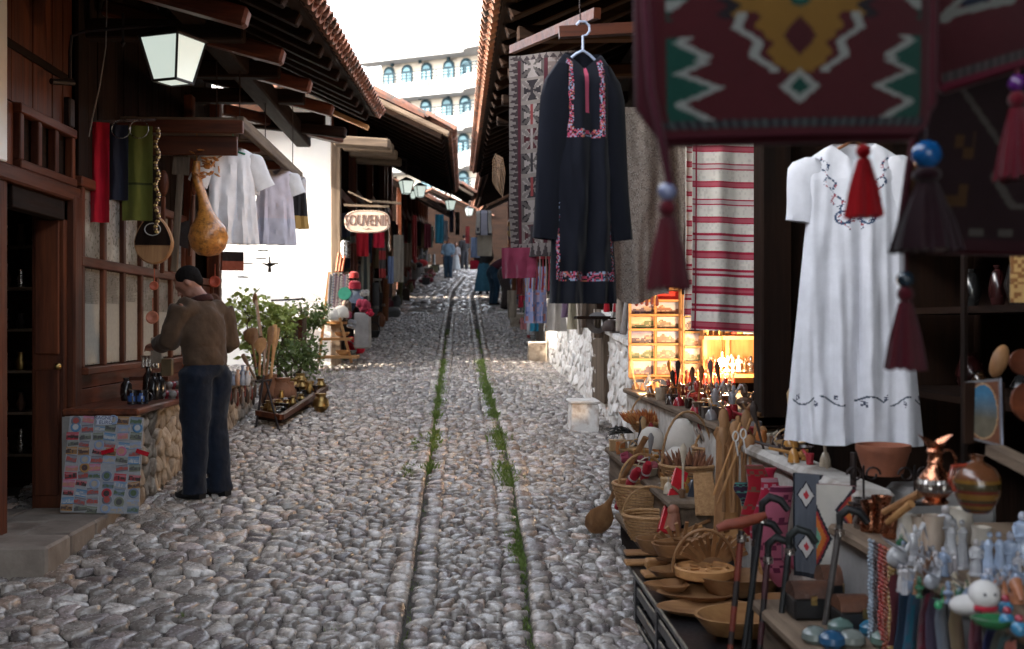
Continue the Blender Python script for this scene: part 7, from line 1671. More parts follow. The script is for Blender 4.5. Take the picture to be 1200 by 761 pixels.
# hanging: gourd lamp, instrument, chain, giant wooden fork and spoons
p = W(244, 300, 9.0); s = 9.0 / FPX; GD = Thing('gourd_lamp', p, 'big carved orange gourd with curled stem and flower bunch, hanging above the man', 'gourd')
M['gourd'] = mat('gourd', (.62, .26, .05), (.40, .15, .03), 22, .35, .5, 60, rand=0, dirt=(.20, .08, .02), dirtscale=30, coat=.3)
mb = MB(); rr = []; 
for (r, z, o) in ((3, 0, 0), (12, 2, 0), (20, 10, 0), (23, 22, 0), (20, 34, 0), (13, 44, -1), (8, 54, -3), (6, 68, -6), (6, 82, -11), (5, 96, -14), (4, 110, -13)):
    rr.append([p + Vector((o * s + math.cos(q) * r * s, math.sin(q) * r * s, z * s)) for q in [2 * math.pi * k / 18 for k in range(18)]])
mb.rings(rr, cap=True); GD.part('gourd', mb, M['gourd'], smooth=True)
rg = random.Random(2); mb = MB()
for k in range(34):
    c0 = p + Vector((rg.uniform(-14, 12) * s, rg.uniform(-8, 8) * s, rg.uniform(92, 122) * s)); d = Vector((rg.uniform(-1, 1), rg.uniform(-1, 1), rg.uniform(-.6, 1))).normalized() * .06; mb.tube([c0, c0 + d * .6, c0 + d], [.016, .022, .004], 6, flat=.3)
GD.part('dried_flowers', mb, M['gourd'], smooth=True)
mb = MB(); mb.tube([p + Vector((7 * s, 0, 44 * s)), p + Vector((16 * s, 0, 34 * s)), p + Vector((22 * s, 0, 24 * s))], [.02, .014, .006], 7); mb.tube([p + Vector((-13 * s, 0, 110 * s)), p + Vector((-13 * s, 0, 150 * s))], .004, 5); GD.part('stem', mb, M['gourd'], smooth=True)
p = W(180, 283, 8.55); s = 8.55 / FPX; MD = Thing('mandolin', p, 'round bodied string instrument hanging on the shop window, dark top and amber base', 'string instrument')
mb = MB(); ol = [(math.cos(a) * 22 * s * (1 - .18 * max(0, math.sin(a))), math.sin(a) * 26 * s * (1 + .2 * max(0, math.sin(a)))) for a in [2 * math.pi * k / 30 for k in range(30)]]
mb.prism(ol, lambda x, z: p + Vector((x, .05, z)), lambda x, z: p + Vector((x, -.02, z))); MD.part('body', mb, M['olive_z'], bevel=.01)
mb = MB(); ol2 = [(x * .93, max(z * .93, -4 * s)) for x, z in ol]; mb.prism(ol2, lambda x, z: p + Vector((x, -.02, z)), lambda x, z: p + Vector((x, -.026, z))); MD.part('soundboard', mb, M['dark_z'])
mb = MB(); mb.color((.5, .48, .45)); mb.tube([p + Vector((math.cos(q) * 9 * s, -.028, 14 * s + math.sin(q) * 7 * s)) for q in [2 * math.pi * t / 16 for t in range(17)]], .004, 5, cap=False); MD.part('sound_hole_ring', mb, M['print'])
mb = MB(); mb.bar(p + Vector((0, -.02, 26 * s)), p + Vector((0, .02, 95 * s)), .05, .03, up=(0, 1, 0)); MD.part('neck', mb, M['dark_z'])
mb = MB()
for k in range(40):
    q = W(184, 150, 8.45) + Vector((.012 * math.sin(k * .8), 0, -k * .0195)); mb.color((.35, .24, .08) if k % 2 else (.10, .05, .03)); mb.ball(q, (.018, .014, .013), 6, 5)
single('bead_garland', mb, M['glaze'], 'long brass and brown bead garland hanging in front of the round instrument', 'garland', smooth=True)
def giant(u0, v0, u1, v1, Y, wd, lb, m, fork=True):
    a, b = W(u0, v0, Y), W(u1, v1, Y); th = Thing('giant_fork' if fork else 'giant_spoon', b, lb, 'giant fork' if fork else 'giant spoon'); d = (b - a)
    mb = MB(); mb.bar(a + d * .25, b, wd * .4, .03, up=(0, 1, 0)); th.part('handle', mb, m, bevel=.006)
    mb = MB()
    if fork:
        mb.bar(a + d * .12, a + d * .26, wd, .03, up=(0, 1, 0))
        for k in range(4): o = Vector(((k - 1.5) * wd * .28, 0, 0)); mb.bar(a + o, a + d * .13 + o, wd * .16, .028, up=(0, 1, 0))
    else: mb.ball(a + d * .12, (wd / 2, .03, abs(d.z) * .13), 14, 8)
    th.part('head', mb, m, bevel=.004); return th
giant(214, 165, 204, 318, 9.0, .13, 'giant dark wooden fork hanging left of the gourd', M['weather_z'])
giant(192, 200, 190, 320, 8.9, .08, 'long slim wooden spoon hanging between the garland and the giant fork', M['brown_z'], False)
giant(228, 205, 222, 300, 9.3, .06, 'reddish stick shaped spoon right of the giant fork', M['brown_z'], False)
for k, (u, v, r, c_, lb) in enumerate([(222, 275, .12, (.03, .02, .02), 'black round pan hanging left of the gourd'), (181, 335, .035, (.45, .10, .05), 'orange red carved ring ornament below the instrument'), (179, 372, .05, (.42, .14, .08), 'larger orange red oval ornament hanging below the first'), (252, 330, .05, (.35, .05, .02), 'small red pouch hanging by the corner post'), (250, 352, .06, (.12, .05, .03), 'brown wooden shoe hanging by the corner post')]):
    p = W(u, v, 8.75 if u < 200 else 9.6); mb = MB(); mb.color(c_); mb.lathe([(.001, -.01), (r * .7, -.01), (r, .015), (r * .8, .02), (.001, .005)], p, 20, rot=Matrix.Rotation(R(82), 3, 'X')); mb.tube([p + Vector((0, 0, r)), p + Vector((0, 0, r + .1))], .004, 5); single('hanging_ornament', mb, M['paintmat'], lb, 'ornament', smooth=True, loc=p)
for k, (u, v0, v1, c_, lb) in enumerate([(184, 395, 425, (.30, .25, .2), 'grey wooden box shape held by the man over the counter'), (196, 420, 440, (.16, .11, .05), 'yellowish bundle hanging behind the man hand')]):
    a, b = W(u, v0, 8.5), W(u, v1, 8.5); mb = MB(); mb.bar(a, b, .08, .06, up=(0, 1, 0)); mb.used = True; mb.c = [c_] * len(mb.f); single('wooden_box', mb, M['paintmat'], lb, 'goods', bevel=.006)
# metal mobile
for k, (u, v) in enumerate(((290, 309), (306, 303), (285, 325), (308, 294), (320, 309))):
    p = W(u, v, 12.2); mb = MB(); mb.lathe([(.001, .004), (.055, .0), (.06, .01), (.05, .006)], p, 14, sy=.7); mb.tube([p, W(u - 1, 270, 12.1)], .0012, 4); single('hanging_disc', mb, M['iron'], ['small dark metal disc of the mobile, left middle', 'small dark metal disc of the mobile, upper middle', 'lowest dark metal disc of the mobile', 'highest dark metal disc of the mobile', 'rightmost dark metal disc of the mobile'][k], 'mobile disc', 'dark metal discs hanging under the canopy', smooth=True)
mb = MB(); p = W(316, 311, 12.3); mb.tube([p + Vector((-.09, 0, .03)), p, p + Vector((.09, 0, .03))], [.003, .02, .003], 6); mb.tube([p + Vector((0, 0, .1)), p + Vector((0, 0, -.07))], [.006, .02], 6); single('metal_bird', mb, M['iron'], 'dark wrought iron bird hanging at the right of the mobile', 'bird ornament')
# ---------------------------------------------------------------- garden
def shrub(label, c_, r, hz, n, m, ls, seed, stems=7, cat='shrub', name='shrub', stemcol='bark'):
    rg = random.Random(seed); base = Vector((c_[0], c_[1], gz(c_[1]) - .02)); th = Thing(name, base, label, cat); c0 = Vector(c_)
    lobes = [(c0 + Vector((rg.uniform(-.7, .7) * r, rg.uniform(-.6, .6) * r, rg.uniform(-.7, .8) * hz)), rg.uniform(.30, .55) * r) for _ in range(11)]
    mb = MB()
    for k in range(stems):
        t, q = lobes[k % len(lobes)]; mid = base.lerp(t, .5) + Vector((rg.uniform(-.1, .1), rg.uniform(-.1, .1), 0)); mb.tube([base + Vector((rg.uniform(-.08, .08), 0, 0)), mid, t], [.02, .013, .005], 6)
        for _ in range(4): e = t + Vector((rg.uniform(-1, 1), rg.uniform(-1, 1), rg.uniform(-.3, 1))) * q; mb.tube([mid.lerp(t, .6), e], [.006, .002], 4)
    th.part('stem', mb, M[stemcol], smooth=True)
    mb = MB()
    for _ in range(n):
        t, q = rg.choice(lobes); d = Vector((rg.gauss(0, 1), rg.gauss(0, 1), rg.gauss(0, 1))).normalized(); p = t + d * q * (rg.random() ** .4) * 1.1
        if p.z < gz(p.y) + .03: continue
        a = (d * .5 + Vector((rg.uniform(-1, 1), rg.uniform(-1, 1), rg.uniform(-.3, 1)))).normalized(); L = ls * rg.uniform(.6, 1.3); w_ = a.cross(Vector((rg.uniform(-1, 1), rg.uniform(-1, 1), rg.uniform(-1, 1)))).normalized() * L * .28; b = len(mb.v)
        mid = p + a * L * .5 - Vector((0, 0, L * .08)); mb.v += [p, mid - w_, p + a * L - Vector((0, 0, L * .2)), mid + w_]; mb.face((b, b + 1, b + 2)); mb.face((b, b + 2, b + 3))
    th.part('foliage', mb, M[m]); return th
shrub('bright yellow green leafy shrub behind the man against the white wall', tuple(W(305, 384, 14.6)), .50, .36, 850, 'leaf', .11, 3)
shrub('small darker green bush right of the yellow green shrub', tuple(W(365, 380, 15.4)), .22, .35, 1100, 'darkleaf', .055, 4, 5)
shrub('feathery grey green weeds in front of the wooden box', tuple(W(345, 418, 14.2)), .40, .16, 1500, 'darkleaf', .06, 5, 5, 'weeds', 'weeds')
shrub('thin green sprays between the shrub and the wooden box', tuple(W(330, 392, 14.3)), .16, .45, 600, 'leaf', .05, 6, 4, 'plant', 'plant')
for k, (x, y, h) in enumerate(((-5.6, 12.9, 2.3), (-6.2, 14.6, 2.1), (-5.8, 16.0, 2.2))):  # unseen bushes added to break up the low sun through the gap
    shrub(['dense garden bush behind the nearest left shop', 'middle garden bush behind the left shops', 'garden bush against the white side wall'][k], (x, y, gz(y) + h * .5), 1.1, h * .48, 3500, 'darkleaf', .13, 30 + k, 8)
mb = MB(); WB = Thing('planter_box', W(346, 408, 14.8), 'brown slatted wooden box standing among the plants', 'planter box')
for k, u in enumerate((337, 342, 347, 352, 357)):
    mb = MB(); a, b = W(u, 371 + (k % 2) * 2, 14.8), W(u, 408, 14.8); mb.bar(a, b, .048, .03, up=(0, 1, 0)); WB.part('slat', mb, M['brown_z'] if k % 2 else M['weather_z'])
mb = MB(); mb.box((W(346, 390, 15.0)), (.26, .2, .36)); WB.part('box', mb, M['dark_z'])
mb = MB(); mb.tube([W(300, 352, 13.4), W(306, 395, 12.7)], .02, 7); mb.ball(W(299, 350, 13.4), (.03, .02, .07), 8, 6); single('wooden_stick', mb, M['olive_z'], 'tall knobbed stick rising behind the wooden spoon heads', 'stick', smooth=True)
mb = MB(); mb.tube([W(318, 352, 13.6), W(356, 350, 13.2)], .012, 6); single('iron_rod', mb, M['iron'], 'thin dark iron rod sticking out sideways above the box', 'rod')
LS = [(293, 385, 300, 430, .16, 'broad wooden paddle leaning left among the spoons'), (305, 396, 304, 440, .13, 'square headed wooden paddle in the middle of the spoons'), (318, 382, 312, 440, .07, 'tall slim wooden spoon right of the paddles'), (322, 380, 318, 442, .06, 'rightmost wooden spoon of the standing group'), (284, 415, 300, 445, .05, 'small stick leaning far left in the spoon group'), (326, 384, 316, 445, .05, 'thin forked stick at the back of the spoon group'), (311, 400, 309, 440, .05, 'short spoon between paddle and tall spoon')]
for i, (u0, v0, u1, v1, wd, lb) in enumerate(LS):
    a, b = W(u0, v0, 12.3 + .05 * i), W(u1, v1, 12.1); d = b - a; mb = MB(); mb.tube([a, a + d * .04, a + d * .25, a + d * .42, b], [wd * .3, wd * .5, wd * .5, .014, .013], 10, flat=.28, up=(0, 1, 0)); single('wooden_paddle', mb, M['pine_z'] if i % 2 else M['olive_z'], lb, 'wooden paddle', 'wooden paddles and spoons in the clay pots', smooth=True)
M['clay'] = mat('clay', (.33, .15, .08), (.22, .10, .055), 10, .8, .4, 50)
for k, (u, v, r, h, lb) in enumerate([(316, 458, .12, .34, 'clay pot holding the wooden paddles'), (331, 458, .13, .30, 'brown glazed jar right of the paddle pot'), (338, 446, .09, .26, 'slim brown jar behind the glazed jar')]):
    Y = 12.4; p = W(u, v, Y); p.z = gz(Y); pot('clay_pot', lb, 'pot', p, [(r * .6, 0), (r, h * .35), (r * .95, h * .6), (r * .6, h * .85), (r * .7, h), (r * .6, h)], M['clay'])
# iron trestle with ware mat
a0, a1 = G(302, 506), G(330, 500); mb = MB()
for (p0, p1) in ((G(300, 500), W(309, 440, 11.6)), (G(327, 504), W(312, 448, 11.3)), (G(306, 484), W(318, 444, 12.0))): mb.tube([p0, p1], .012, 6)
mb.tube([W(300, 447, 11.4), W(318, 445, 11.9)], .012, 6); single('trestle', mb, M['iron'], 'thin black iron folding stand at the far end of the left counter', 'trestle')
mb = MB(); q = [G(302, 497), G(330, 502), G(382, 466), G(352, 462)]; mb.rings([[p + Vector((0, 0, .05)) for p in q], [p + Vector((0, 0, .09)) for p in q]], cap=True); single('display_board', mb, M['dark_y'], 'low dark board on the cobbles with metal ware laid out on it', 'display board')
for k, e in enumerate(((0, 1), (1, 2), (2, 3), (3, 0))):
    mb = MB(); mb.bar(q[e[0]] + Vector((0, 0, .11)), q[e[1]] + Vector((0, 0, .11)), .05, .05); single('edge_log', mb, M['brown_y'], ['near left', 'street side', 'far', 'garden side'][k] + ' wooden edge bar of the low display board', 'edge bar')
rg = random.Random(77)
for k in range(40):
    a, b = rg.random(), rg.random(); p = q[0].lerp(q[1], a).lerp(q[3].lerp(q[2], a), b) + Vector((0, 0, .095)); r = rg.uniform(.03, .07); h = rg.uniform(.04, .13); kd = k % 3; m = M[['brass', 'silver', 'iron'][(k * 7) % 3]]; nm = ['brass', 'silver', 'black iron'][(k * 7) % 3]
    mb = MB(); mb.lathe([(r * .6, 0), (r, h * .4), (r * .5, h * .8), (r * .7, h)] if kd == 0 else [(r * .5, 0), (r * 1.2, h * .25), (r * 1.1, h * .3)] if kd == 1 else [(r * .4, 0), (r * .2, h * .5), (r * .6, h), (r * .55, h)], p, 10)
    single(['small_pot', 'small_plate', 'candlestick'][kd], mb, m, '%s %s on the low display board, %s' % (nm, ['pot', 'plate', 'candlestick'][kd], ['nearest the street', 'in the middle', 'toward the plants'][min(2, int((1 - a) * 3))] + (' in front' if b < .5 else ' at the back')), ['pot', 'plate', 'candlestick'][kd], 'metal ware on the low display board', smooth=True, loc=p)
for k, (u, v) in enumerate(((345, 455), (352, 448), (362, 458), (376, 474))):
    p = G(u, v + 8); pot('brass_pot', ['round brass pot beside the brown jar', 'tall brass ewer by the weeds', 'wide brass cauldron by the weeds', 'brass mortar with pestle nearest the street'][k], 'pot', p, [(.05, 0), (.09, .06), (.08, .12), (.05, .16), (.06, .19), (.05, .19)], M['brass'])
# ---------------------------------------------------------------- second stall : ladder shelf, necklaces, caps
Y = 16.0
def fb(th, u0, v0, u1, v1, w_, m, Y_=Y, name='bar'):
    mb = MB(); mb.bar(W(u0, v0, Y_), W(u1, v1, Y_), w_, w_); return th.part(name, mb, m)
LD = Thing('ladder_shelf', G(402, 424), 'pine stepped shelf with white felt caps at the corner of the second left shop', 'shelf')
fb(LD, 386, 318, 374, 424, .035, M['pine_z'], 15.9, 'upright'); fb(LD, 398, 372, 412, 425, .035, M['pine_z'], 15.6, 'upright'); fb(LD, 400, 345, 392, 400, .03, M['pine_z'], 16.1, 'upright')
for (u0, u1, v, Y_) in ((378, 405, 378, 16.0), (376, 412, 397, 15.8), (377, 420, 418, 15.6)):
    a, b = W(u0, v, Y_), W(u1, v, Y_); mb = MB(); mb.box((a + b) / 2, (b.x - a.x, .42, .035)); LD.part('shelf_board', mb, M['pine_x'])
for k, (u, v, r, lb) in enumerate([(391, 375, .13, 'white felt cap on the top board of the pine stepped shelf, left one'), (400, 372, .11, 'white felt cap with black mark beside the left cap')]): dome(lb, W(u, v, 15.7), r, .17)
bowl('small wooden bowl on the lowest board of the pine stepped shelf', W(402, 416, 15.5), .10, .07, m='pine_x')
bowl('wooden bowl on the middle board of the pine stepped shelf', W(401, 394, 15.7), .11, .06)
NR = Thing('necklace_rack', W(392, 370, 16.0), 'leaning rack packed with dark bead necklaces', 'necklace rack')
mb = MB(); mb.prism([(0, 0), (0, 0), (0, 0)], lambda x, z: W(383, 372, 16.2), lambda x, z: W(383, 372, 16.2)) if False else None
mb = MB(); mb.v = [W(382, 375, 15.85), W(413, 375, 15.85), W(409, 318, 16.1), W(389, 318, 16.1), W(382, 375, 15.9), W(413, 375, 15.9), W(409, 318, 16.15), W(389, 318, 16.15)]
for f in ((0, 1, 2, 3), (7, 6, 5, 4), (0, 4, 5, 1), (1, 5, 6, 2), (2, 6, 7, 3), (3, 7, 4, 0)): mb.face(f)
NR.part('panel', mb, M['dark_z'])
rg = random.Random(8)
for k in range(22):
    u = 387 + k * 1.05; mb = MB(); mb.color(rg.choice([(.08, .10, .16), (.14, .13, .14), (.20, .19, .18), (.05, .05, .06), (.12, .07, .09)])); v0 = 320 + rg.uniform(0, 6); v1 = rg.uniform(358, 374)
    for q in range(16): t = q / 15; mb.ball(W(lerp(u, u - 3 + rg.uniform(-.5, .5), t), lerp(v0, v1, t), 15.80 + .0 * t), .018, 6, 4)
    NR.part('necklace', mb, M['glaze'], smooth=True)
for k in range(3):
    mb = MB(); mb.color((.5, .12, .04)); mb.tube([W(394 + k * 3.4, 318, 15.8), W(397 + k * 3.4, 296 + k * 2, 15.9)], .016, 7); single('wooden_flute', mb, M['paintmat'], ['leftmost orange flute on top of the necklace rack', 'middle orange flute on top of the necklace rack', 'rightmost orange flute on top of the necklace rack'][k], 'flute', smooth=True)
mb = MB(); mb.lathe([(.07, 0), (.075, .2), (.06, .24)], W(405, 302, 16.0), 14); single('glass_jar', mb, M['silver'], 'silvery glass jar on top of the necklace rack', 'jar', smooth=True)
GP = MB(); a, b = W(416, 366, 15.9), W(434, 408, 15.9); GP.box((a + b) / 2, (b.x - a.x, .35, a.z - b.z)); single('cabinet', GP, M['greyplaster'], 'grey box cabinet beside the red sack at the second left shop', 'cabinet', bevel=.02)
ST = [(415, 322, .08, (.40, .03, .03), 'red and blue cap on top of the stack by the necklace rack', 'cap'), (416, 334, .10, (.38, .02, .04), 'bright red fez shaped hat under the blue capped one', 'hat'), (404, 344, .11, (.04, .22, .16), 'green patterned plate leaning by the necklaces', 'plate'), (417, 347, .13, (.18, .22, .30), 'blue grey mandala plate beside the green one', 'plate'), (405, 356, .06, (.42, .30, .24), 'beige slippers pair under the green plate', 'slippers'), (425, 358, .12, (.40, .04, .08), 'pink red cloth heap under the mandala plate', 'cloth'), (426, 360, .08, (.25, .34, .55), 'light blue fabric ball on the pink heap', 'fabric ball'), (433, 366, .07, (.42, .01, .04), 'scarlet cloth hanging over the grey cabinet', 'cloth'), (427, 345, .07, (.45, .43, .4), 'white slipper right of the mandala plate', 'slipper'), (408, 368, .08, (.40, .05, .1), 'pink and white towel beside the felt caps', 'towel'), (412, 380, .08, (.35, .36, .38), 'silvery bag hanging beside the pine shelf', 'bag')]
for (u, v, r, c_, lb, ct) in ST:
    c_ = tuple(k * .6 for k in c_); r *= .85; p = W(u, v, 15.75); mb = MB(); mb.color(c_)
    if ct == 'plate': mb.lathe([(.001, -.012), (r, .0), (r * .96, .02)], p, 20, rot=Matrix.Rotation(R(80), 3, 'X')); mb.color(mixc(c_, (.5, .2, .2), .5)); mb.lathe([(.02, .006), (r * .55, .012)], p, 20, rot=Matrix.Rotation(R(80), 3, 'X')); m_ = M['glaze']
    elif ct in ('hat', 'cap'): mb.lathe([(r, 0), (r * .95, r), (r * .6, r * 1.3), (.001, r * 1.35)], p - Vector((0, 0, r * .6)), 14); m_ = M['cloth']
    else:
        rg = random.Random(int(u * 7)); m_ = M['cloth']
        for _ in range(5): mb.ball(p + Vector((rg.uniform(-.5, .5) * r, rg.uniform(-.3, .3) * r, rg.uniform(-.5, .5) * r)), (r * .7, r * .5, r * rg.uniform(.4, .8)), 9, 6)
    single(ct.replace(' ', '_'), mb, m_, lb, ct, smooth=True, loc=p)
p = G(419, 414); mb = MB(); rg = random.Random(5)
for _ in range(9): mb.color((.50, .01, .03) if _ % 3 else (.5, .25, .28)); mb.ball(p + Vector((rg.uniform(-.11, .11), rg.uniform(-.06, .06), rg.uniform(.06, .20))), (.09, .07, .07), 9, 6)
single('red_sack', mb, M['cloth'], 'bright red patterned sack on the ground beside the pine stepped shelf', 'sack', smooth=True, loc=p)
# ---------------------------------------------------------------- goods of the farther stalls, both sides
rg = random.Random(99)
KN = ['jar', 'box', 'basket', 'stool', 'rolled rug', 'cap stack', 'pot', 'cushion']
CL = [('dark brown', (.06, .035, .02)), ('rust', (.20, .07, .03)), ('grey', (.12, .12, .12)), ('black', (.02, .02, .02)), ('cream', (.33, .29, .23)), ('maroon', (.14, .02, .03)), ('dusty blue', (.08, .12, .20)), ('olive', (.12, .11, .05)), ('white', (.45, .45, .45)), ('red', (.35, .03, .03))]
used = {}
def far_good(x, y, z, side, nearby):
    kd = rg.randrange(8); cn, c_ = CL[rg.randrange(10) if rg.random() < .6 else rg.randrange(4)]; s_ = rg.uniform(.8, 1.3); mb = MB(); mb.color(c_); p = Vector((x, y, z))
    if kd in (0, 6): mb.lathe([(.07 * s_, 0), (.11 * s_, .1), (.10 * s_, .2), (.05 * s_, .27), (.07 * s_, .3)], p, 12)
    elif kd == 1: mb.box(p + Vector((0, 0, .12 * s_)), (.3 * s_, .3, .24 * s_)); mb.box(p + Vector((0, 0, .25 * s_)), (.32 * s_, .32, .03))
    elif kd == 2: mb.lathe([(.10 * s_, 0), (.15 * s_, .12), (.14 * s_, .13), (.09 * s_, .02)], p, 14); mb.tube([p + Vector((math.cos(q) * .14 * s_, 0, .12 + math.sin(q) * .16)) for q in [math.pi * t / 10 for t in range(11)]], .01, 5)
    elif kd == 3:
        mb.lathe([(.14, .26), (.15, .3), (.001, .31)], p, 12)
        for a in (0, 2.1, 4.2): mb.bar(p + Vector((math.cos(a) * .13, math.sin(a) * .13, 0)), p + Vector((math.cos(a) * .09, math.sin(a) * .09, .27)), .03, .03)
    elif kd == 4: mb.tube([p, p + Vector((rg.uniform(-.1, .1), 0, .7 * s_))], .07, 10); mb.color(mixc(c_, (.4, .35, .3), .5)); mb.tube([p + Vector((0, 0, .3)), p + Vector((0, 0, .36))], .073, 10)
    elif kd == 5:
        for k in range(4): mb.lathe([(.09, 0), (.095, .02), (.07, .07), (.001, .09)], p + Vector((0, 0, k * .045)), 12)
    else: mb.ball(p + Vector((0, 0, .1)), (.18 * s_, .14, .11 * s_), 12, 7)
    nm = KN[kd]; key = (cn, nm, nearby); used[key] = used.get(key, 0) + 1
    lb = '%s %s at the %s' % (cn, nm, nearby)
    single(nm.replace(' ', '_'), mb, M['cloth'] if kd in (4, 5, 7) else M['paintmat'], lb, nm, 'goods of the far stalls', smooth=kd not in (1,), loc=p)
for (side, xw, ya, yb, txt) in ((-1, -1.75, 16.9, 21.5, 'second left shop'), (-1, -1.75, 21.5, 26, 'far half of the second left shop'), (-1, -1.75, 27.4, 38, 'third left shop'), (1, 1.45, 18.5, 21.3, 'far end of the near right row'), (1, 1.5, 22.4, 37, 'second right shop'), (-1, -1.4, 40, 55, 'bend on the left'), (1, 1.9, 39, 50, 'bend on the right')):
    n = int((yb - ya) / .42)
    for i in range(n):
        y = ya + i * .42 + rg.uniform(-.1, .1)
        far_good(xw - side * rg.uniform(-.02, .22), y, gz(y), side, 'foot of the ' + txt) if i % 2 == 0 else None
        far_good(xw + side * rg.uniform(.1, .4), y, gz(y) + .56, side, 'counter of the ' + txt)
CH = 0
HC = [(.30, .27, .22), (.18, .03, .03), (.06, .08, .14), (.25, .18, .10), (.05, .05, .05), (.12, .15, .12), (.33, .30, .28), (.20, .09, .05)]; HN = ['cream', 'dark red', 'navy', 'tan', 'black', 'grey green', 'off white', 'rust brown']
for (side, xw, ya, yb, txt) in ((-1, -1.78, 17.5, 26.3, 'second left shop'), (-1, -1.8, 27.4, 38.5, 'third left shop'), (1, 1.45, 17.8, 21.0, 'near right row far end'), (1, 1.6, 22.3, 37.5, 'second right shop'), (-1, -1.5, 40, 56, 'shop at the left bend')):
    n = int((yb - ya) / .85)
    for i in range(n):
        y = ya + i * .85; h = rg.uniform(.5, .95); z = gz(y) + rg.uniform(1.9, 2.25); k = rg.randrange(8); k2 = rg.randrange(8)
        cf = plain(HC[k]) if rg.random() < .6 else stripes(HC[k], HC[k2], n=rg.choice((5, 8)), vert=rg.random() < .5)
        sheet('hanging_cloth', (xw, y, z), rg.uniform(.25, .5), h, R(side * rg.uniform(20, 70)), cf, '%s textile hanging from the eave of the %s, %s' % (HN[k], txt, ['near end', 'middle', 'far end'][min(2, int(3 * i / n))]), 'textile', 'textiles hanging at the far stalls', folds=2, amp=.025, nu=10, nv=10, seed=i)
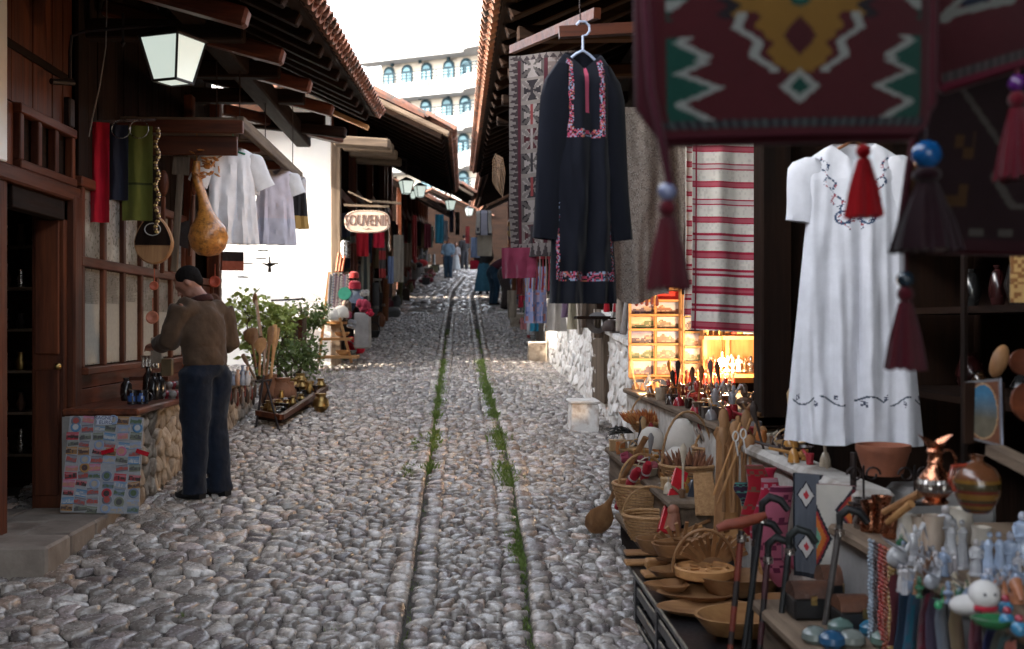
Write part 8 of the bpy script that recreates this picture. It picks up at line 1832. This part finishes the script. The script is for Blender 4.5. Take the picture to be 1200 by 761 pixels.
# ================================================================ PEOPLE
def fused(th, name, mb, m, voxel, parent=None, label=None, smooth=4):
    o = th.part(name, mb, m, parent, smooth=True, label=label)
    r = o.modifiers.new('fuse', 'REMESH'); r.mode = 'VOXEL'; r.voxel_size = voxel; r.use_smooth_shade = True
    if name in ('jacket', 'trousers'):
        if 'folds' not in bpy.data.textures: tx = bpy.data.textures.new('folds', 'CLOUDS'); tx.noise_scale = .11; tx.noise_depth = 2
        d_ = o.modifiers.new('folds', 'DISPLACE'); d_.texture = bpy.data.textures['folds']; d_.strength = .035; d_.mid_level = .42
    if smooth: s_ = o.modifiers.new('smooth', 'SMOOTH'); s_.factor = .5; s_.iterations = smooth
    return o
def person(loc, yaw, label, pose, cols, voxel=.012, hat=None, skirt=False, extra=None, scale=1.0):
    """pose: joint positions in the body's own frame (x = right, y = forward, z = up, metres)"""
    th = Thing('person', loc, label, 'person'); m4 = Matrix.Translation(Vector(loc)) @ Matrix.Rotation(yaw, 4, 'Z') @ Matrix.Scale(scale, 4); J = {k: Vector(v) for k, v in pose.items()}
    def put(mb): mb.v = [m4 @ Vector(p) for p in mb.v]; return mb
    pel, ch, nk, hd = J['pelvis'], J['chest'], J['neck'], J['head']; up = (hd - nk).normalized(); fw = J.get('look', Vector((0, 1, 0))).normalized(); fw = (fw - up * fw.dot(up)).normalized(); rt = fw.cross(up)
    HR = Matrix((rt, fw, up)).transposed()
    # one continuous body
    mb = MB(); mb.tube([pel, pel.lerp(ch, .5), ch, nk + (ch - nk) * .25], [.12, .11, .12, .05], 12, flat=.75, up=(0, 1, 0)); mb.tube([nk - Vector((0, 0, .05)), nk, hd], [.045, .050, .05], 10)
    mb.ball(hd + up * .02, (.074, .092, .105), 16, 12, HR); mb.ball(hd + fw * .03 - up * .055, (.052, .058, .058), 12, 8, HR)
    mb.tube([hd + fw * .088 + up * .02, hd + fw * .113 - up * .018, hd + fw * .088 - up * .026], [.009, .014, .010], 7); mb.tube([hd + fw * .085 - up * .055 - rt * .02, hd + fw * .094 - up * .055, hd + fw * .085 - up * .055 + rt * .02], .008, 6)
    mb.tube([hd + fw * .082 + up * .036 - rt * .04, hd + fw * .094 + up * .034, hd + fw * .082 + up * .036 + rt * .04], .010, 6)
    for s in (-1, 1): mb.ball(hd + rt * s * .074 - up * .005, (.010, .02, .032), 8, 6, HR)
    for sd, s in (('l', -1), ('r', 1)):
        sh, el, wr = J['sh' + sd], J['el' + sd], J['wr' + sd]; mb.tube([ch, sh, el, wr], [.055, .034, .030, .026], 9)
        d = (wr - el).normalized(); side = Vector((s, 0, 0)); side = (side - d * side.dot(d)).normalized(); n = d.cross(side); pal = wr + d * .045
        mb.tube([wr, wr + d * .03, wr + d * .085], [.024, .036, .036], 10, flat=.5, up=tuple(n))
        for k in range(4):
            o = side * (k - 1.5) * .0215; L = (.066, .078, .074, .058)[k]; b0 = wr + d * .075 + o; mb.tube([b0, b0 + d * L * .5 - Vector((0, 0, .006)), b0 + d * L * .85 - Vector((0, 0, .028)), b0 + d * L * .9 - Vector((0, 0, .045))], [.0095, .009, .0085, .007], 7)
        t0 = wr + d * .03 - side * s * .0 + side * (-.03); mb.tube([t0, t0 - side * .02 + d * .025, t0 - side * .022 + d * .055], [.012, .011, .009], 7)
        hp, kn, an = J['hp' + sd], J['kn' + sd], J['an' + sd]; mb.tube([pel, hp, kn, an, an - Vector((0, 0, .04))], [.11, .085, .055, .04, .04], 9); mb.tube([an - Vector((0, .03, .03)), an + Vector((0, .10, -.05))], [.04, .035], 8)
    fused(th, 'body', put(mb), M['skin'], max(voxel * .62, .0075) if voxel < .02 else voxel)
    def cmat(c, nm, rough=.9, sheen=.1): return mat(nm, c, tuple(k * .7 for k in c), 12, rough, .5, 45, rand=0, sheen=sheen, bdist=.006, spec=.2)
    up_c, lo_c, hr_c, shoe_c = [cmat(c, 'garment') for c in cols]
    # hair
    mb = MB(); mb.ball(hd + up * .040 - fw * .020, (.084, .098, .092), 16, 10, HR); mb.ball(hd - fw * .055 + up * .0, (.066, .05, .07), 12, 8, HR); o = fused(th, 'hair', put(mb), M['hair'], max(voxel * .8, .009))
    # upper garment
    mb = MB(); hem = pel.lerp(ch, cols_h.get(label, -.02)); mb.tube([hem, pel.lerp(ch, .12), pel.lerp(ch, .5), pel.lerp(ch, .85), ch + (nk - ch) * .35, nk + (ch - nk) * .12], [.150, .172, .176, .186, .158, .092], 20, flat=.76, up=(0, 1, 0))
    for sd in 'lr':
        sh, el, wr = J['sh' + sd], J['el' + sd], J['wr' + sd]; mb.tube([ch + (nk - ch) * .3, sh], [.09, .078], 12); mid = sh.lerp(el, .5); mid2 = el.lerp(wr, .5); mb.tube([sh, mid, el, mid2, el.lerp(wr, .93)], [.084, .082, .073, .066, .050], 12)
        for t in (.3, .55, .8): q = el.lerp(wr, t); mb.tube([q - Vector((0, 0, .045)), q + Vector((0, 0, .048))], .018, 6)
        for t in (.45, .8): q = sh.lerp(el, t); mb.tube([q - Vector((.04, .03, .01)), q + Vector((.04, .03, .01))], .022, 6)
    rg = random.Random(3)
    for _ in range(14):
        t = rg.uniform(.05, .8); q = pel.lerp(ch, t); a = rg.uniform(0, 6.28); r = .165; e = Vector((math.cos(a) * r, math.sin(a) * r * .72, 0)); e2 = Vector((math.cos(a + .5) * r, math.sin(a + .5) * r * .72, rg.uniform(-.12, .12))); mb.tube([q + e, q + (e + e2) * .5 * 1.03, q + e2], [.008, .020, .008], 6)
    mb2 = MB(); mb2.tube([hem - (ch - pel) * .02, hem + (ch - pel) * .16], [.150, .160], 24, flat=.78, up=(0, 1, 0)); fused(th, 'waistband', put(mb2), up_c, voxel)
    jk = fused(th, 'jacket', put(mb), up_c, voxel, smooth=3)
    mb = MB(); mb.tube([nk - Vector((0, 0, .035)), nk + up * .022], [.092, .078], 16); c_ = fused(th, 'collar', put(mb), lo_c if False else cmat((.05, .015, .012), 'collar'), voxel, jk)
    if skirt:
        mb = MB(); n = 28; an = (J['anl'] + J['anr']) / 2; mb.rings([[pel.lerp(an, t) + Vector((math.cos(q) * r * (1 + .06 * math.sin(6 * q)), math.sin(q) * r * .8 * (1 + .06 * math.sin(6 * q)), 0)) for q in [2 * math.pi * k / n for k in range(n)]] for t, r in ((-.08, .15), (.1, .19), (.4, .22), (.7, .27), (.98, .31))], cap=True); th.part('skirt', put(mb), lo_c, smooth=True)
    else:
        mb = MB(); mb.tube([pel + (ch - pel) * .1, pel, pel - Vector((0, 0, .06))], [.16, .17, .15], 16, flat=.75, up=(0, 1, 0))
        for sd in 'lr':
            hp, kn, an = J['hp' + sd], J['kn' + sd], J['an' + sd]; mb.tube([pel.lerp(hp, .6), hp, hp.lerp(kn, .5), kn, kn.lerp(an, .5), an - Vector((0, 0, .02)), an - Vector((0, 0, .055))], [.115, .12, .11, .095, .086, .082, .09], 14)
            for t in (.82, .9, .97): q = kn.lerp(an, t); mb.tube([q + Vector((-.06, -.04, .012)), q + Vector((0, .07, -.008)), q + Vector((.06, -.04, .01))], .016, 6)
            mb.tube([kn + Vector((-.06, -.05, .03)), kn + Vector((.06, -.05, -.02))], .022, 6)
        fused(th, 'trousers', put(mb), lo_c, voxel, smooth=3)
    for sd in 'lr':
        an = J['an' + sd]; g_ = Vector((an.x, an.y, 0)); mb = MB()
        ol = ((-.032, -.075), (.032, -.075), (.042, -.03), (.047, .06), (.045, .13), (.02, .175), (-.02, .175), (-.045, .13), (-.047, .06), (-.042, -.03))
        mb.rings([[g_ + Vector((x * k, y * k, z)) for x, y in ol] for k, z in ((.98, .0), (1.03, .015), (1.0, .035))] + [[g_ + Vector((x * k, min(y, ym) * k, z - max(0, y - .03) * .28)) for x, y in ol] for k, ym, z in ((.93, .16, .065), (.8, .09, .10))], cap=True); th.part('shoe', put(mb), shoe_c, smooth=True)
    if extra: extra(th, m4, J)
    return th
cols_h = {}
lbl = 'man in brown jacket and dark blue jeans standing at the left counter looking down'
gp = G(241, 582)
person(gp, R(58), lbl, dict(pelvis=(0, 0, .93), chest=(0, .03, 1.24), neck=(0, .035, 1.435), head=(-.035, .125, 1.54), look=(-.55, .75, -.75), shl=(-.185, .05, 1.37), shr=(.185, .03, 1.36), ell=(-.235, .12, 1.12), wrl=(-.15, .34, 1.10), elr=(.25, -.01, 1.11), wrr=(.20, .26, 1.02), hpl=(-.095, 0, .88), hpr=(.095, 0, .88), knl=(-.085, .02, .48), knr=(.09, .01, .48), anl=(-.085, .02, .09), anr=(.095, -.05, .09)),
       ((.085, .052, .032), (.008, .013, .026), (.01, .01, .01), (.008, .008, .009)), .012, scale=.985)
stand = dict(pelvis=(0, 0, .92), chest=(0, .0, 1.24), neck=(0, .02, 1.44), head=(0, .04, 1.57), shl=(-.18, 0, 1.38), shr=(.18, 0, 1.38), ell=(-.23, -.02, 1.12), wrl=(-.22, .14, .95), elr=(.23, -.02, 1.12), wrr=(.2, .16, .98), hpl=(-.09, 0, .88), hpr=(.09, 0, .88), knl=(-.10, .03, .48), knr=(.10, .0, .48), anl=(-.10, .03, .09), anr=(.10, -.06, .09))
bend = dict(pelvis=(0, -.10, .90), chest=(0, .22, 1.08), neck=(0, .40, 1.14), head=(0, .50, 1.12), look=(0, .6, -.8), shl=(-.17, .33, 1.12), shr=(.17, .33, 1.12), ell=(-.20, .38, .86), wrl=(-.12, .55, .70), elr=(.20, .38, .86), wrr=(.12, .58, .72), hpl=(-.09, -.10, .86), hpr=(.09, -.10, .86), knl=(-.10, .0, .47), knr=(.10, -.03, .47), anl=(-.10, -.05, .09), anr=(.10, -.10, .09))
def redbag(th, m4, J):
    mb = MB(); mb.color((.30, .01, .03)); p = m4 @ Vector((-.28, .05, .90)); mb.box(p, (.26, .14, .26)); mb.tube([p + Vector((-.08, 0, .12)), p + Vector((0, .0, .45)), p + Vector((.08, 0, .12))], .01, 6); single('handbag', mb, M['cloth'], 'dark red shoulder bag carried by the woman in the blue skirt', 'handbag', bevel=.03)
person(G(567, 345), R(10), 'woman in black top and long teal blue skirt walking away up the street', stand, ((.015, .015, .018), (.03, .12, .19), (0, 0, 0), (.02, .02, .02)), .022, skirt=True, extra=redbag, scale=.98)
person(G(594, 362), R(-75), 'person in grey brown trousers bending over the right stall', bend, ((.20, .20, .22), (.07, .055, .05), (0, 0, 0), (.01, .01, .01)), .022)
person(G(581, 357), R(-60), 'person in blue jeans bending toward the right stall, left of the other one', bend, ((.12, .03, .05), (.03, .07, .12), (0, 0, 0), (.01, .01, .01)), .022)
person(G(525, 326), R(165), 'woman in pale blue blouse and jeans walking down the far street', stand, ((.22, .32, .42), (.04, .08, .13), (0, 0, 0), (.03, .02, .02)), .025, scale=.97)
person(G(544, 316), R(20), 'person dressed in black standing at the bend of the street', stand, ((.02, .018, .02), (.02, .02, .025), (0, 0, 0), (.01, .01, .01)), .025)
person(G(534, 318), R(200), 'person in a long whitish dress beside the woman in the pale blue blouse', stand, ((.25, .23, .24), (.38, .40, .42), (0, 0, 0), (.03, .02, .02)), .025, skirt=True, scale=.8)
